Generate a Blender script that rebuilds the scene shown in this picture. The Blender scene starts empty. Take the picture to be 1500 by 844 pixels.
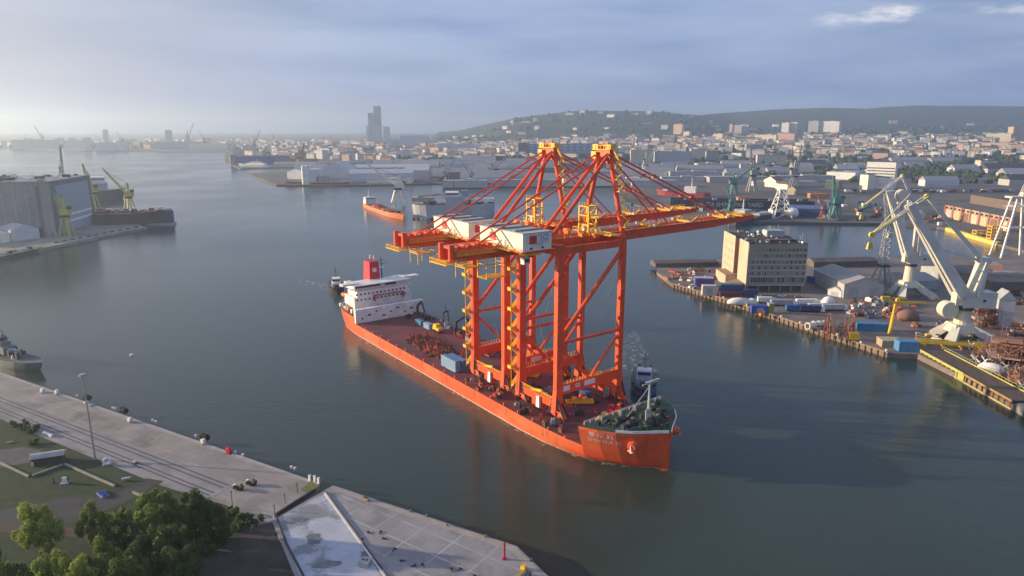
import bpy, math, random
from mathutils import Vector, Matrix
R = random.Random(7)
rad = math.radians
SC = bpy.context.scene
COL = SC.collection
# ---------------------------------------------------------------- camera model
CAM_H, HZ, FPX = 110.0, 187.0, 1000.0
PITCH = math.atan((422 - HZ) / FPX)
cP, sP = math.cos(PITCH), math.sin(PITCH)
def at(px, py, z=0.0):
    """ground point (height z) seen at a place of the photograph"""
    u = (px - 750) / FPX; v = (422 - py) / FPX
    t = (z - CAM_H) / (-sP + v * cP)
    return Vector((u * t, (cP + v * sP) * t, z))
def on(px, py, Y):
    """point at depth Y"""
    u = (px - 750) / FPX; v = (422 - py) / FPX
    t = Y / (cP + v * sP)
    return Vector((u * t, Y, CAM_H + (-sP + v * cP) * t))
def rise(p, py):
    """height over p reaching row py"""
    v = (422 - py) / FPX
    return CAM_H + (-sP + v * cP) / (cP + v * sP) * p.y - p.z

cam = bpy.data.cameras.new('camera'); co = bpy.data.objects.new('camera', cam); COL.objects.link(co)
co.location = (0, 0, CAM_H); co.rotation_euler = (math.pi / 2 - PITCH, 0, 0)
cam.sensor_width = 36; cam.lens = 24; cam.clip_start = 1; cam.clip_end = 60000
SC.camera = co

# ---------------------------------------------------------------- light
SUN_AZ, SUN_EL = rad(-82), rad(11)
w = bpy.data.worlds.new('World'); SC.world = w; w.use_nodes = True
nt = w.node_tree; N = nt.nodes; L = nt.links; N.clear()
def nd(tree, t, **k):
    n = tree.nodes.new(t)
    for a, b in k.items():
        if a[0] == '_': n.inputs[int(a[1:])].default_value = b
        else: setattr(n, a, b)
    return n
sky = nd(nt, 'ShaderNodeTexSky', sky_type='NISHITA', sun_disc=False, sun_elevation=SUN_EL, sun_rotation=SUN_AZ,
         air_density=1.6, dust_density=2.0, ozone_density=2.0)
tc = nd(nt, 'ShaderNodeTexCoord')
mp = nd(nt, 'ShaderNodeMapping'); mp.inputs['Scale'].default_value = (1.0, 1.0, 5.5)
no = nd(nt, 'ShaderNodeTexNoise'); no.inputs['Scale'].default_value = 2.1; no.inputs['Detail'].default_value = 7; no.inputs['Roughness'].default_value = .52
L.new(tc.outputs['Generated'], mp.inputs['Vector']); L.new(mp.outputs[0], no.inputs['Vector'])
rp = nd(nt, 'ShaderNodeMapRange'); rp.inputs['From Min'].default_value = .3; rp.inputs['From Max'].default_value = .72; rp.inputs['To Min'].default_value = .80; rp.inputs['To Max'].default_value = .98
L.new(no.outputs['Fac'], rp.inputs['Value'])
no2 = nd(nt, 'ShaderNodeTexNoise'); no2.inputs['Scale'].default_value = 3.4; no2.inputs['Detail'].default_value = 6
mp2 = nd(nt, 'ShaderNodeMapping'); mp2.inputs['Scale'].default_value = (1, 1, 7); mp2.inputs['Location'].default_value = (3.1, 1.2, .4)
L.new(tc.outputs['Generated'], mp2.inputs['Vector']); L.new(mp2.outputs[0], no2.inputs['Vector'])
cr = nd(nt, 'ShaderNodeValToRGB')
cr.color_ramp.elements[0].position = .36; cr.color_ramp.elements[0].color = (1.62, 2.36, 4.25, 1)
cr.color_ramp.elements[1].position = .72; cr.color_ramp.elements[1].color = (2.9, 3.6, 5.3, 1)
L.new(no2.outputs['Fac'], cr.inputs['Fac'])
mx = nd(nt, 'ShaderNodeMix', data_type='RGBA')
L.new(rp.outputs[0], mx.inputs['Factor']); L.new(sky.outputs[0], mx.inputs['A'])
# small bright cumulus high on the right, where the cloud deck is broken
no3 = nd(nt, 'ShaderNodeTexNoise'); no3.inputs['Scale'].default_value = 9; no3.inputs['Detail'].default_value = 8; no3.inputs['Roughness'].default_value = .6
mp3 = nd(nt, 'ShaderNodeMapping'); mp3.inputs['Scale'].default_value = (1, 1, 3.6)
L.new(tc.outputs['Generated'], mp3.inputs['Vector']); L.new(mp3.outputs[0], no3.inputs['Vector'])
def dirmask(v, lo, hi):
    d = nd(nt, 'ShaderNodeVectorMath', operation='DOT_PRODUCT'); d.inputs[1].default_value = v
    L.new(tc.outputs['Generated'], d.inputs[0])
    m = nd(nt, 'ShaderNodeMapRange', interpolation_type='SMOOTHSTEP'); m.inputs['From Min'].default_value = lo; m.inputs['From Max'].default_value = hi
    L.new(d.outputs['Value'], m.inputs['Value']); return m.outputs[0]
def mul(a, b):
    m = nd(nt, 'ShaderNodeMath', operation='MULTIPLY'); L.new(a, m.inputs[0]); L.new(b, m.inputs[1]); return m.outputs[0]
# thin cloud is brighter and warmer towards the low sun
sdir = Vector((math.sin(SUN_AZ), math.cos(SUN_AZ), .03)).normalized()
glow = nd(nt, 'ShaderNodeMix', data_type='RGBA'); L.new(dirmask(sdir, .15, 1.05), glow.inputs['Factor']); L.new(cr.outputs[0], glow.inputs['A']); glow.inputs['B'].default_value = (3.5, 3.6, 4.5, 1); L.new(glow.outputs['Result'], mx.inputs['B'])
spz = nd(nt, 'ShaderNodeSeparateXYZ'); L.new(tc.outputs['Generated'], spz.inputs[0])
def zband(z0, h):
    a = nd(nt, 'ShaderNodeMath', operation='SUBTRACT'); a.inputs[1].default_value = z0; L.new(spz.outputs[2], a.inputs[0])
    b = nd(nt, 'ShaderNodeMath', operation='ABSOLUTE'); L.new(a.outputs[0], b.inputs[0])
    m = nd(nt, 'ShaderNodeMapRange', interpolation_type='SMOOTHSTEP'); m.inputs['From Min'].default_value = h; m.inputs['From Max'].default_value = 0; m.inputs['To Min'].default_value = 0; L.new(b.outputs[0], m.inputs['Value']); return m.outputs[0]
v1 = (on(1268, 22, 1000) - Vector((0, 0, CAM_H))).normalized()
v2 = (on(1430, 20, 1000) - Vector((0, 0, CAM_H))).normalized()
th = nd(nt, 'ShaderNodeMapRange', interpolation_type='SMOOTHSTEP'); th.inputs['From Min'].default_value = .47; th.inputs['From Max'].default_value = .66
L.new(no3.outputs['Fac'], th.inputs['Value'])
am = nd(nt, 'ShaderNodeMath', operation='ADD', use_clamp=True)
L.new(mul(dirmask(v1, .9978, .9994), zband(v1.z, .018)), am.inputs[0]); hz2 = nd(nt, 'ShaderNodeMath', operation='MULTIPLY'); hz2.inputs[1].default_value = .55; L.new(mul(dirmask(v2, .9965, .9994), zband(v2.z, .016)), hz2.inputs[0]); L.new(hz2.outputs[0], am.inputs[1])
mx2 = nd(nt, 'ShaderNodeMix', data_type='RGBA'); L.new(mul(th.outputs[0], am.outputs[0]), mx2.inputs['Factor'])
L.new(mx.outputs['Result'], mx2.inputs['A']); mx2.inputs['B'].default_value = (6.6, 6.4, 6.6, 1)
bg = nd(nt, 'ShaderNodeBackground'); bg.inputs['Strength'].default_value = .088
L.new(mx2.outputs['Result'], bg.inputs['Color'])
L.new(bg.outputs[0], nd(nt, 'ShaderNodeOutputWorld').inputs['Surface'])
sl = bpy.data.lights.new('sun', 'SUN'); sl.energy = 5.0; sl.angle = rad(.6); sl.color = (1, .78, .50)
so = bpy.data.objects.new('sun', sl); COL.objects.link(so)
sd = Vector((math.sin(SUN_AZ) * math.cos(SUN_EL), math.cos(SUN_AZ) * math.cos(SUN_EL), math.sin(SUN_EL)))
so.rotation_euler = sd.to_track_quat('Z', 'Y').to_euler(); so.location = (-300, 200, 400)
SC.view_settings.view_transform = 'Standard'; SC.view_settings.look = 'None'; SC.view_settings.exposure = .78; SC.view_settings.gamma = 1
SC.render.engine = 'CYCLES'
SC.cycles.max_bounces = 6; SC.cycles.volume_bounces = 1
try: SC.cycles.use_denoising = True
except Exception: pass

# ---------------------------------------------------------------- materials
MATS = {}
def mat(name, rgb=None, rough=.7, var=.22, sc=.35, metal=0, spec=.35, spot=None, amt=.0, bump=0):
    """procedural paint / concrete / soil: two noises modulate the colour, 'spot' adds stains with edges"""
    if name in MATS: return MATS[name]
    m = bpy.data.materials.new(name); m.use_nodes = True; t = m.node_tree
    bs = t.nodes['Principled BSDF']; bs.inputs['Roughness'].default_value = rough; bs.inputs['Metallic'].default_value = metal
    bs.inputs['Specular IOR Level'].default_value = spec
    c = nd(t, 'ShaderNodeTexCoord'); n1 = nd(t, 'ShaderNodeTexNoise'); n1.inputs['Scale'].default_value = sc; n1.inputs['Detail'].default_value = 6; n1.inputs['Roughness'].default_value = .6
    t.links.new(c.outputs['Object'], n1.inputs['Vector'])
    r = nd(t, 'ShaderNodeMapRange'); r.inputs['From Min'].default_value = .3; r.inputs['From Max'].default_value = .7; r.inputs['To Min'].default_value = 1 - var; r.inputs['To Max'].default_value = 1 + var
    t.links.new(n1.outputs['Fac'], r.inputs['Value'])
    q = nd(t, 'ShaderNodeMix', data_type='RGBA', blend_type='MULTIPLY'); q.inputs['Factor'].default_value = 1
    q.inputs['A'].default_value = (*rgb, 1); t.links.new(r.outputs[0], q.inputs['B']); out = q.outputs['Result']
    if spot:
        n2 = nd(t, 'ShaderNodeTexNoise'); n2.inputs['Scale'].default_value = sc * .45; n2.inputs['Detail'].default_value = 7; n2.inputs['Roughness'].default_value = .65
        o2 = nd(t, 'ShaderNodeVectorMath', operation='ADD'); o2.inputs[1].default_value = (13.1, 5.7, 2.2)
        t.links.new(c.outputs['Object'], o2.inputs[0]); t.links.new(o2.outputs[0], n2.inputs['Vector'])
        s = nd(t, 'ShaderNodeMapRange', interpolation_type='SMOOTHSTEP'); s.inputs['From Min'].default_value = .50; s.inputs['From Max'].default_value = .60; s.inputs['To Max'].default_value = amt
        t.links.new(n2.outputs['Fac'], s.inputs['Value'])
        x = nd(t, 'ShaderNodeMix', data_type='RGBA'); t.links.new(s.outputs[0], x.inputs['Factor']); t.links.new(out, x.inputs['A']); x.inputs['B'].default_value = (*spot, 1)
        out = x.outputs['Result']
    t.links.new(out, bs.inputs['Base Color'])
    if bump:
        b = nd(t, 'ShaderNodeBump'); b.inputs['Strength'].default_value = bump; b.inputs['Distance'].default_value = .3
        t.links.new(n1.outputs['Fac'], b.inputs['Height']); t.links.new(b.outputs[0], bs.inputs['Normal'])
    MATS[name] = m; return m
def facade(name, wall, win, sx=3.2, sz=3.0, var=.12, horiz=False):
    """wall with a regular window grid (windows of far houses are a pixel or less)"""
    if name in MATS: return MATS[name]
    m = mat(name, wall, .8, var, .12); t = m.node_tree; bs = t.nodes['Principled BSDF']
    src = bs.inputs['Base Color'].links[0].from_socket
    c = nd(t, 'ShaderNodeTexCoord'); sp = nd(t, 'ShaderNodeSeparateXYZ'); t.links.new(c.outputs['Object'], sp.inputs[0])
    ad = nd(t, 'ShaderNodeMath', operation='ADD'); t.links.new(sp.outputs[0], ad.inputs[0]); t.links.new(sp.outputs[1], ad.inputs[1])
    def band(sock, per, lo, hi):
        d = nd(t, 'ShaderNodeMath', operation='DIVIDE'); d.inputs[1].default_value = per; t.links.new(sock, d.inputs[0])
        f = nd(t, 'ShaderNodeMath', operation='FRACT'); t.links.new(d.outputs[0], f.inputs[0])
        a = nd(t, 'ShaderNodeMath', operation='GREATER_THAN'); a.inputs[1].default_value = lo; t.links.new(f.outputs[0], a.inputs[0])
        b = nd(t, 'ShaderNodeMath', operation='LESS_THAN'); b.inputs[1].default_value = hi; t.links.new(f.outputs[0], b.inputs[0])
        e = nd(t, 'ShaderNodeMath', operation='MULTIPLY'); t.links.new(a.outputs[0], e.inputs[0]); t.links.new(b.outputs[0], e.inputs[1]); return e.outputs[0]
    vz = band(sp.outputs[2], sz, .32, .74)
    if not horiz:
        e = nd(t, 'ShaderNodeMath', operation='MULTIPLY'); t.links.new(vz, e.inputs[0]); t.links.new(band(ad.outputs[0], sx, .25, .72), e.inputs[1]); vz = e.outputs[0]
    x = nd(t, 'ShaderNodeMix', data_type='RGBA'); t.links.new(vz, x.inputs['Factor']); t.links.new(src, x.inputs['A']); x.inputs['B'].default_value = (*win, 1)
    t.links.new(x.outputs['Result'], bs.inputs['Base Color'])
    return m

# ---------------------------------------------------------------- mesh builder
class MB:
    def __init__(s): s.v = []; s.f = []
    def add(s, vs, fs):
        o = len(s.v); s.v += [tuple(v) for v in vs]; s.f += [tuple(i + o for i in f) for f in fs]; return s
    def box(s, c, d, rz=0, top=1.0, topy=None):
        x, y, z = d[0] / 2, d[1] / 2, d[2] / 2; ty = top if topy is None else topy
        ca, sa = math.cos(rz), math.sin(rz); vs = []
        for k, (a, b) in ((-1, (1, 1)), (1, (top, ty))):
            for i, j in ((-1, -1), (1, -1), (1, 1), (-1, 1)):
                X, Y = i * x * a, j * y * b
                vs.append((c[0] + X * ca - Y * sa, c[1] + X * sa + Y * ca, c[2] + k * z))
        return s.add(vs, [(3, 2, 1, 0), (4, 5, 6, 7), (0, 1, 5, 4), (1, 2, 6, 5), (2, 3, 7, 6), (3, 0, 4, 7)])
    def bar(s, p, q, w, h=None, w2=None, h2=None):
        p, q = Vector(p), Vector(q); h = h or w; w2 = w2 or w; h2 = h2 or h
        d = (q - p).normalized(); up = Vector((0, 0, 1)) if abs(d.z) < .98 else Vector((0, 1, 0))
        a = d.cross(up).normalized(); b = a.cross(d)
        vs = []
        for o, W, H in ((p, w, h), (q, w2, h2)):
            for i, j in ((-1, -1), (1, -1), (1, 1), (-1, 1)): vs.append(o + a * i * W / 2 + b * j * H / 2)
        return s.add(vs, [(3, 2, 1, 0), (4, 5, 6, 7), (0, 1, 5, 4), (1, 2, 6, 5), (2, 3, 7, 6), (3, 0, 4, 7)])
    def tube(s, p, q, r, r2=None, n=8):
        p, q = Vector(p), Vector(q); r2 = r if r2 is None else r2
        d = (q - p).normalized(); up = Vector((0, 0, 1)) if abs(d.z) < .98 else Vector((1, 0, 0))
        a = d.cross(up).normalized(); b = a.cross(d); vs = []
        for o, k in ((p, r), (q, r2)):
            for i in range(n):
                g = 2 * math.pi * i / n; vs.append(o + (a * math.cos(g) + b * math.sin(g)) * k)
        fs = [(i, (i + 1) % n, n + (i + 1) % n, n + i) for i in range(n)] + [tuple(range(n))[::-1], tuple(range(n, 2 * n))]
        return s.add(vs, fs)
    def prism(s, pts, z0, z1, bottom=True):
        n = len(pts); ar = sum(pts[i][0] * pts[(i + 1) % n][1] - pts[(i + 1) % n][0] * pts[i][1] for i in range(n))
        if ar < 0: pts = list(pts)[::-1]
        vs = [(p[0], p[1], z0) for p in pts] + [(p[0], p[1], z1) for p in pts]
        fs = [(i, (i + 1) % n, n + (i + 1) % n, n + i) for i in range(n)] + [tuple(range(n, 2 * n))]
        if bottom: fs.append(tuple(range(n))[::-1])
        return s.add(vs, fs)
    def side(s, prof, y0, y1):
        """profile in x,z swept along y"""
        n = len(prof)
        vs = [(p[0], y0, p[1]) for p in prof] + [(p[0], y1, p[1]) for p in prof]
        return s.add(vs, [(i, (i + 1) % n, n + (i + 1) % n, n + i) for i in range(n)] + [tuple(range(n))[::-1], tuple(range(n, 2 * n))])
    def sheet(s, pts, z):
        n = len(pts); ar = sum(pts[i][0] * pts[(i + 1) % n][1] - pts[(i + 1) % n][0] * pts[i][1] for i in range(n))
        if ar < 0: pts = list(pts)[::-1]
        return s.add([(p[0], p[1], z) for p in pts], [tuple(range(n))])
    def blob(s, c, r, seed=0, jit=.25, flat=1.0):
        rr = random.Random(seed); ph = (1 + 5 ** .5) / 2
        vs = [Vector(v).normalized() for v in ((-1, ph, 0), (1, ph, 0), (-1, -ph, 0), (1, -ph, 0), (0, -1, ph), (0, 1, ph), (0, -1, -ph), (0, 1, -ph), (ph, 0, -1), (ph, 0, 1), (-ph, 0, -1), (-ph, 0, 1))]
        fs = [(0, 11, 5), (0, 5, 1), (0, 1, 7), (0, 7, 10), (0, 10, 11), (1, 5, 9), (5, 11, 4), (11, 10, 2), (10, 7, 6), (7, 1, 8), (3, 9, 4), (3, 4, 2), (3, 2, 6), (3, 6, 8), (3, 8, 9), (4, 9, 5), (2, 4, 11), (6, 2, 10), (8, 6, 7), (9, 8, 1)]
        mid = {}; f2 = []
        def m(a, b):
            k = (min(a, b), max(a, b))
            if k not in mid: vs.append(((vs[a] + vs[b]) / 2).normalized()); mid[k] = len(vs) - 1
            return mid[k]
        for a, b, d in fs:
            x, y, z = m(a, b), m(b, d), m(d, a); f2 += [(a, x, z), (b, y, x), (d, z, y), (x, y, z)]
        o = []
        for v in vs:
            k = r * (1 + rr.uniform(-jit, jit)); o.append((c[0] + v.x * k, c[1] + v.y * k, c[2] + v.z * k * flat))
        return s.add(o, f2)
    def build(s, name, m, parent=None, loc=None, smooth=False):
        me = bpy.data.meshes.new(name); me.from_pydata(s.v, [], s.f); me.materials.append(m); me.update()
        if smooth:
            me.polygons.foreach_set('use_smooth', [True] * len(me.polygons))
        o = bpy.data.objects.new(name, me); COL.objects.link(o)
        if parent is not None: o.parent = parent
        if loc is not None: o.location = loc
        return o
def seams(m, bw, bh, mort, amt, col=(.72, .72, .72), c1=.90, c2=1.08, off=.5):
    """plate or panel joints on upright faces: pattern runs along x+y and z"""
    t = m.node_tree; bs = t.nodes['Principled BSDF']; src = bs.inputs['Base Color'].links[0].from_socket
    c = nd(t, 'ShaderNodeTexCoord'); sp = nd(t, 'ShaderNodeSeparateXYZ'); t.links.new(c.outputs['Object'], sp.inputs[0]); ad = nd(t, 'ShaderNodeMath', operation='ADD'); t.links.new(sp.outputs[0], ad.inputs[0]); t.links.new(sp.outputs[1], ad.inputs[1])
    cb = nd(t, 'ShaderNodeCombineXYZ'); t.links.new(ad.outputs[0], cb.inputs[0]); t.links.new(sp.outputs[2], cb.inputs[1])
    b = nd(t, 'ShaderNodeTexBrick', offset=off); b.inputs['Scale'].default_value = 1; b.inputs['Mortar Size'].default_value = mort; b.inputs['Brick Width'].default_value = bw; b.inputs['Row Height'].default_value = bh
    b.inputs['Color1'].default_value = (c1, c1, c1, 1); b.inputs['Color2'].default_value = (c2, c2, c2, 1); b.inputs['Mortar'].default_value = (*col, 1); t.links.new(cb.outputs[0], b.inputs['Vector'])
    x = nd(t, 'ShaderNodeMix', data_type='RGBA', blend_type='MULTIPLY'); x.inputs['Factor'].default_value = amt; t.links.new(src, x.inputs['A']); t.links.new(b.outputs['Color'], x.inputs['B']); out = x.outputs['Result']
    t.links.new(out, bs.inputs['Base Color']); return m
def streaks(m, rgb, amt, sx=.5, sz=.03):
    """rust and dirt runs: noise drawn out along z"""
    t = m.node_tree; bs = t.nodes['Principled BSDF']; src = bs.inputs['Base Color'].links[0].from_socket
    c = nd(t, 'ShaderNodeTexCoord'); mp = nd(t, 'ShaderNodeMapping'); mp.inputs['Scale'].default_value = (sx, sx, sz); t.links.new(c.outputs['Object'], mp.inputs['Vector'])
    n = nd(t, 'ShaderNodeTexNoise'); n.inputs['Scale'].default_value = 1; n.inputs['Detail'].default_value = 6; n.inputs['Roughness'].default_value = .7; t.links.new(mp.outputs[0], n.inputs['Vector'])
    k = nd(t, 'ShaderNodeMapRange', interpolation_type='SMOOTHSTEP'); k.inputs['From Min'].default_value = .52; k.inputs['From Max'].default_value = .68; k.inputs['To Max'].default_value = amt; t.links.new(n.outputs['Fac'], k.inputs['Value'])
    x = nd(t, 'ShaderNodeMix', data_type='RGBA'); t.links.new(k.outputs[0], x.inputs['Factor']); t.links.new(src, x.inputs['A']); x.inputs['B'].default_value = (*rgb, 1); t.links.new(x.outputs['Result'], bs.inputs['Base Color']); return m
GROUPED = {}
def tag(o, label, cat, group=None):
    o['label'] = label; o['category'] = cat
    if group: o['group'] = group
    return o
def thing(name, label, cat, loc=(0, 0, 0), rz=0, group=None, parent=None):
    o = bpy.data.objects.new(name, None); COL.objects.link(o); o.location = loc; o.rotation_euler = (0, 0, rz); o.empty_display_size = 1
    return tag(o, label, cat, group)
def setting(o, kind='structure'): o['kind'] = kind; return o
def copy_tree(o, loc=None, rz=None, label=None, group=None, parent=None, scale=None):
    c = o.copy(); COL.objects.link(c)
    if parent is not None: c.parent = parent
    for ch in [k for k in bpy.data.objects if k.parent == o]: copy_tree(ch, parent=c)
    if loc is not None: c.location = loc
    if rz is not None: c.rotation_euler = (0, 0, rz)
    if scale is not None: c.scale = scale
    if label: c['label'] = label
    if group: c['group'] = group
    return c
def text_mesh(s, size, ext=0.0):
    cu = bpy.data.curves.new('txt', 'FONT'); cu.body = s; cu.size = size; cu.align_x = 'CENTER'; cu.align_y = 'CENTER'; cu.extrude = ext; cu.resolution_u = 2; cu.offset = .03 * size
    o = bpy.data.objects.new('txt', cu); COL.objects.link(o)
    me = bpy.data.meshes.new_from_object(o.evaluated_get(bpy.context.evaluated_depsgraph_get()))
    bpy.data.objects.remove(o); bpy.data.curves.remove(cu)
    return me
def put_text(name, s, size, m, parent, origin, ux, uy, fn=None):
    """lettering as a thin mesh in the plane ux,uy"""
    me = text_mesh(s, size, .02); ux = Vector(ux).normalized(); uy = Vector(uy).normalized(); o = Vector(origin)
    nz = ux.cross(uy)
    for v in me.vertices:
        p = o + ux * v.co.x + uy * v.co.y + nz * v.co.z
        v.co = fn(p) if fn else p
    me.materials.clear(); me.materials.append(m); me.update()
    ob = bpy.data.objects.new(name, me); COL.objects.link(ob)
    if parent is not None: ob.parent = parent
    return ob

RED = mat('crane_red', (.76, .088, .022), .46, .16, .25, spot=(.52, .085, .04), amt=.6)
streaks(RED, (.40, .07, .035), .55, .9, .06)
YEL = mat('safety_yellow', (.80, .46, .03), .5, .18, .5)
WHT = mat('white_paint', (.78, .77, .74), .55, .10, .3, spot=(.55, .50, .44), amt=.45)
CRM = mat('cream_paint', (.80, .74, .60), .55, .10, .3)
GRY = mat('grey_paint', (.34, .36, .38), .55, .18, .3)
DRK = mat('dark_steel', (.045, .042, .042), .6, .3, .5)
RUST = mat('rusty_steel', (.20, .075, .045), .85, .4, .8, spot=(.10, .05, .035), amt=.8)
BLU = mat('blue_paint', (.05, .13, .33), .55, .2, .4)
GLS = mat('window_glass', (.03, .04, .05), .12, .2, .5, spec=.6)
RBR = mat('black_rubber', (.015, .015, .016), .8, .3, 1)
CON = mat('concrete', (.36, .34, .32), .85, .16, .18, spot=(.24, .22, .21), amt=.7)
# ================================================================ water, land, terrain, air
def water():
    m = bpy.data.materials.new('harbour_water'); m.use_nodes = True; t = m.node_tree; bs = t.nodes['Principled BSDF']
    bs.inputs['IOR'].default_value = 1.333; bs.inputs['Specular IOR Level'].default_value = .5
    c = nd(t, 'ShaderNodeTexCoord')
    n = nd(t, 'ShaderNodeTexNoise'); n.inputs['Scale'].default_value = .006; n.inputs['Detail'].default_value = 5; t.links.new(c.outputs['Object'], n.inputs['Vector'])
    cr = nd(t, 'ShaderNodeValToRGB'); e = cr.color_ramp.elements
    e[0].position = .3; e[0].color = (.028, .043, .034, 1); e[1].position = .72; e[1].color = (.046, .063, .050, 1)
    t.links.new(n.outputs['Fac'], cr.inputs['Fac']); t.links.new(cr.outputs[0], bs.inputs['Base Color'])
    r = nd(t, 'ShaderNodeMapRange'); r.inputs['From Min'].default_value = .35; r.inputs['From Max'].default_value = .65; r.inputs['To Min'].default_value = .13; r.inputs['To Max'].default_value = .23
    t.links.new(n.outputs['Fac'], r.inputs['Value']); t.links.new(r.outputs[0], bs.inputs['Roughness'])
    h = []
    for s, d, k in ((.22, 4, (1, 1.6, 1)), (.035, 3, (1, 2.2, 1))):
        mp = nd(t, 'ShaderNodeMapping'); mp.inputs['Scale'].default_value = k; mp.inputs['Rotation'].default_value = (0, 0, .5)
        w_ = nd(t, 'ShaderNodeTexNoise'); w_.inputs['Scale'].default_value = s; w_.inputs['Detail'].default_value = d; w_.inputs['Roughness'].default_value = .64
        t.links.new(c.outputs['Object'], mp.inputs['Vector']); t.links.new(mp.outputs[0], w_.inputs['Vector']); h.append(w_.outputs['Fac'])
    b1 = nd(t, 'ShaderNodeBump'); b1.inputs['Strength'].default_value = .16; b1.inputs['Distance'].default_value = .64
    b2 = nd(t, 'ShaderNodeBump'); b2.inputs['Strength'].default_value = .13; b2.inputs['Distance'].default_value = 1.0
    t.links.new(h[0], b1.inputs['Height']); t.links.new(h[1], b2.inputs['Height']); t.links.new(b1.outputs[0], b2.inputs['Normal']); t.links.new(b2.outputs[0], bs.inputs['Normal'])
    MATS['water'] = m
    setting(MB().sheet([(-16000, -3000), (16000, -3000), (16000, 16000), (-16000, 16000)], 0).build('water', m))
water()
def land(name, pts, z=2.5, m=None, z0=-2.0):
    return setting(MB().prism([(p[0], p[1]) for p in pts], z0, z).build(name, m or CON))
def A(*pp, z=2.5): return [at(x, y, z) for x, y in pp]
def ext(p, q, d): return q + (q - p).normalized() * d

# near quay on the left, its apron strips, lawn and soil
QA = at(470, 708, 2.5); QB = at(0, 545, 2.5); QD = (QB - QA).normalized(); QN = Vector((QD.y, -QD.x, 0)) * -1
if QN.y > 0: QN = -QN                      # QN points inland (towards the camera)
def Q(a, b): return QA + QD * a + QN * b     # a along the edge away from the pier, b inland
CORN = at(400, 757, 2.5)
M_APR = mat('apron_concrete', (.285, .257, .24), .88, .18, .10, spot=(.19, .165, .155), amt=.85)
M_RD = mat('quay_road', (.26, .25, .26), .85, .12, .12, spot=(.19, .185, .19), amt=.7)
M_GRS = mat('short_grass', (.030, .046, .021), .95, .35, .35, spot=(.038, .038, .024), amt=.6)
M_SOIL = mat('bare_soil', (.055, .046, .042), .95, .3, .2, spot=(.08, .066, .055), amt=.7)
M_ASP = mat('asphalt', (.055, .052, .055), .9, .2, .15, spot=(.07, .066, .064), amt=.6)
def joints(m, ang, bw, bh, mort, col, amt):
    t = m.node_tree; bs = t.nodes['Principled BSDF']; src = bs.inputs['Base Color'].links[0].from_socket
    c = nd(t, 'ShaderNodeTexCoord'); mp = nd(t, 'ShaderNodeMapping'); mp.inputs['Rotation'].default_value = (0, 0, -ang)
    b = nd(t, 'ShaderNodeTexBrick', offset=.5); b.inputs['Scale'].default_value = 1; b.inputs['Mortar Size'].default_value = mort; b.inputs['Brick Width'].default_value = bw; b.inputs['Row Height'].default_value = bh
    b.inputs['Color1'].default_value = (.82, .82, .82, 1); b.inputs['Color2'].default_value = (1.12, 1.1, 1.08, 1); b.inputs['Mortar'].default_value = (*col, 1)
    t.links.new(c.outputs['Object'], mp.inputs['Vector']); t.links.new(mp.outputs[0], b.inputs['Vector'])
    x = nd(t, 'ShaderNodeMix', data_type='RGBA', blend_type='MULTIPLY'); x.inputs['Factor'].default_value = amt; t.links.new(src, x.inputs['A']); t.links.new(b.outputs['Color'], x.inputs['B']); t.links.new(x.outputs['Result'], bs.inputs['Base Color'])
joints(M_APR, math.atan2(QD.y, QD.x), 7, 4.2, .07, (.6, .58, .56), .7); joints(M_RD, math.atan2(QD.y, QD.x), 18, 3.6, .05, (.7, .7, .7), .6)
land('quay', [QA, Q(700, 0), Q(700, 400), Q(0, 400), (-10, 20, 0), (-30, 140, 0), at(450, 900), CORN], 2.5, M_APR)
def strip(name, a0, a1, b0, b1, m, z): return setting(MB().sheet([Q(a0, b0), Q(a1, b0), Q(a1, b1), Q(a0, b1)], z).build(name, m))
strip('quay_coping', .0, 600, .2, 1.4, mat('coping', (.36, .335, .31), .85, .15, .5), 2.53)
strip('road', 22, 600, 13.5, 24.5, M_RD, 2.54)
setting(MB().sheet(A((0, 614), (60, 640), (200, 697), (236, 712), (330, 740), (372, 760), (360, 790), (262, 840), (200, 900), (-200, 900), (-300, 700), (-200, 560)), 2.56).build('lawn', M_GRS))
setting(MB().sheet(A((92, 730), (160, 728), (214, 701), (240, 705), (180, 738), (110, 765), (0, 776), (-150, 790), (-150, 745), (0, 748)), 2.59).build('path', M_ASP))
setting(MB().sheet(A((-60, 668), (35, 655), (60, 660), (58, 675), (10, 684), (-60, 690)), 2.59).build('gravel_yard', mat('gravel', (.10, .095, .098), .9, .25, .6)))
setting(MB().sheet(A((130, 775), (60, 770), (-100, 768), (-100, 778), (60, 782), (128, 790)), 2.62).build('dirt_track', mat('red_dirt', (.085, .058, .046), .95, .25, .4)))
setting(MB().sheet(A((372, 772), (398, 765), (445, 850), (470, 920), (200, 920), (258, 846), (330, 798)), 2.6).build('soil_lot', M_SOIL))
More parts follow.
